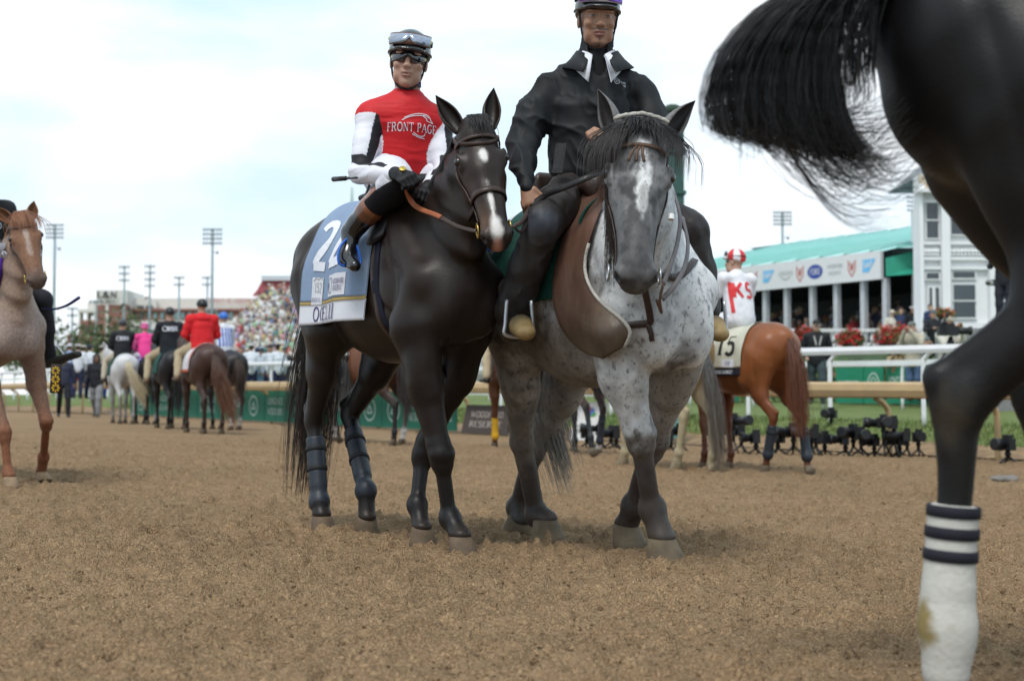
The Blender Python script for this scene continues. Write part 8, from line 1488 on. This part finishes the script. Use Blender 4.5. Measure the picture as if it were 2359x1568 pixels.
# broadcast camera on its tripod
bc_ = P(2190, 762, 24.3); tvc = thing('broadcast_camera', 'black broadcast camera on a tall tripod behind the turf rail', 'camera', tuple(bc_)); mk = mat('camera_black', (.012, .012, .014), .5, var=.2)
m = MB(); m.obox((-.22, -.08, -.08), (.34, 0, 0), (0, .16, 0), (0, 0, .16)); m.obox((-.10, -.06, .08), (.16, 0, 0), (0, .1, 0), (0, 0, .05)); m.build('camera_body', mk, tvc); m = MB(); m.lathe([(.05, 0), (.06, .05), (.06, .17), (.075, .18), (.075, .24)], 14, (.12, 0, 0), (1, -.3, 0)); m.build('lens', mk, tvc, True); m = MB(); m.lathe([(.035, 0), (.04, .1), (.03, .16)], 10, (-.15, -.05, .12), (0, -1, .1)); m.build('viewfinder', mk, tvc, True); m = MB(); m.tube([(-.1, 0, .1), (-.1, 0, .2), (-.06, 0, .27)], .02, 8); m.ell((-.06, 0, .27), (.035, .035, .06), 8); m.build('microphone', mk, tvc, True)
for a in (0, 2.1, 4.2): m = MB(); m.tube([(0, 0, -.1), (math.cos(a + .9) * .5, math.sin(a + .9) * .5, -bc_[2] + .45)], [.03, .022], 8); m.build('tripod_leg', mk, tvc, True)
# ------------------------------------------------------------------ remote cameras along the dirt edge
mk2 = mat('camera_black2', (.010, .011, .013), .42, var=.25, vscale=30)
def remote(kind):
    T = thing('remote_camera', 'x', 'camera', (0, 0, 0), 0, 'remote cameras along the dirt edge'); zc = (.11, .17, .30)[kind]; m = MB(); m.obox((-.07, -.045, zc), (.14, 0, 0), (0, .075, 0), (0, 0, .105)); m.obox((-.035, -.03, zc + .105), (.07, 0, 0), (0, .06, 0), (.0, 0, .035)); m.obox((-.065, -.05, zc - .005), (.035, 0, 0), (0, .02, 0), (0, 0, .1)); m.build('camera_body', mk2, T)
    ln_ = (.12, .20, .28)[kind]; m = MB(); m.lathe([(.036, 0), (.038, ln_ * .4), (.046, ln_ * .45), (.046, ln_ * .75), (.056, ln_ * .78), (.056, ln_), (.046, ln_)], 12, (0, -.04, zc + .05), (0, -1, .06)); lo = m.build('lens', mk2, T, True); m = MB(); m.lathe([(.046, 0), (.044, .003)], 12, V3(0, -.04, zc + .05) + nrm((0, -1, .06)) * (ln_ - .01), (0, -1, .06)); m.build('front_glass', MATS['lens_dark'], lo, True)
    m = MB(); m.tube([(0, 0, zc), (0, 0, zc * .45)], [.022, .018], 8); m.ell((0, 0, zc - .03), (.03, .03, .03), 8); m.build('ball_head', mk2, T, True)
    for a in (.5, 2.6, 4.7): m = MB(); m.tube([(0, 0, zc * .5), (math.cos(a) * .11, math.sin(a) * .11, -.01)], [.012, .009], 6); m.build('tripod_leg', mk2, T, True)
    return T
protos = [remote(k) for k in range(3)]
def copy_tree(o, parent=None):
    c = o.copy(); COLL.objects.link(c); c.parent = parent
    for ch in [x for x in bpy.data.objects if x.parent == o]: copy_tree(ch, c)
    return c
rowx = [(1352, 1030, 0), (1384, 1032, 1), (1408, 1030, 0), (1420, 1034, 0), (1528, 1034, 1), (1545, 1040, 0), (1566, 1036, 1), (1652, 1043, 1), (1690, 1045, 2), (1708, 1043, 1), (1742, 1046, 0), (1792, 1046, 0), (1828, 1047, 1), (1868, 1047, 0), (1880, 1049, 1), (1900, 1047, 0), (1948, 1049, 0), (1966, 1049, 1), (1984, 1050, 1), (2014, 1050, 0), (2036, 1052, 2), (2060, 1052, 2), (2072, 1051, 0), (2090, 1053, 1), (2116, 1052, 1), (2322, 1066, 0)]
used = set()
for i, (x, y, k) in enumerate(rowx):
    o = protos[k] if k not in used else copy_tree(protos[k]); used.add(k); g_ = G(x, y); dd = (g_[0] - R0[0]) * RN[0] + (g_[1] - R0[1]) * RN[1]; o.location = (g_[0], g_[1], g_[2] + .005); o.rotation_euler = (0, 0, random.choice([random.uniform(-1.9, -1.1), random.uniform(-1.7, -1.2), random.uniform(-.9, .4)])); s = random.uniform(1.25, 1.5); o.scale = (s, s, s); o['label'] = 'black remote camera on mini tripod, %s from the left along the dirt edge' % (ordn[i] if i < len(ordn) else ['twenty-third', 'twenty-fourth', 'twenty-fifth', 'twenty-sixth'][i - len(ordn)])
for x, y in ((1912, 952),):
    o = copy_tree(protos[1]); p = P(x, y, 24.2); o.location = tuple(p + V3(0, -.1, -.3)); o.rotation_euler = (0, 0, -.6); o['label'] = 'black remote camera clamped to the white rail post'; o['group'] = 'remote cameras along the dirt edge'
# dropped towel and stray twig
tw2 = G(2312, 1108); S = SDF(); [S.ell(tw2 + V3(dx, dy, .02), (.07, .05, .03), .02) for dx, dy in ((0, 0), (.08, .02), (-.06, .01))]; V, F = S.mesh(.012, 1); V = wrinkle(V, F, .012, 18, (1, 1, 1), 2); tg_ = thing('dropped_rag', 'small grey rag lying on the dirt at right', 'rag', tuple(tw2)); part('rag', V - tw2, F, mat('rag_grey', (.18, .17, .16), .9), tg_)
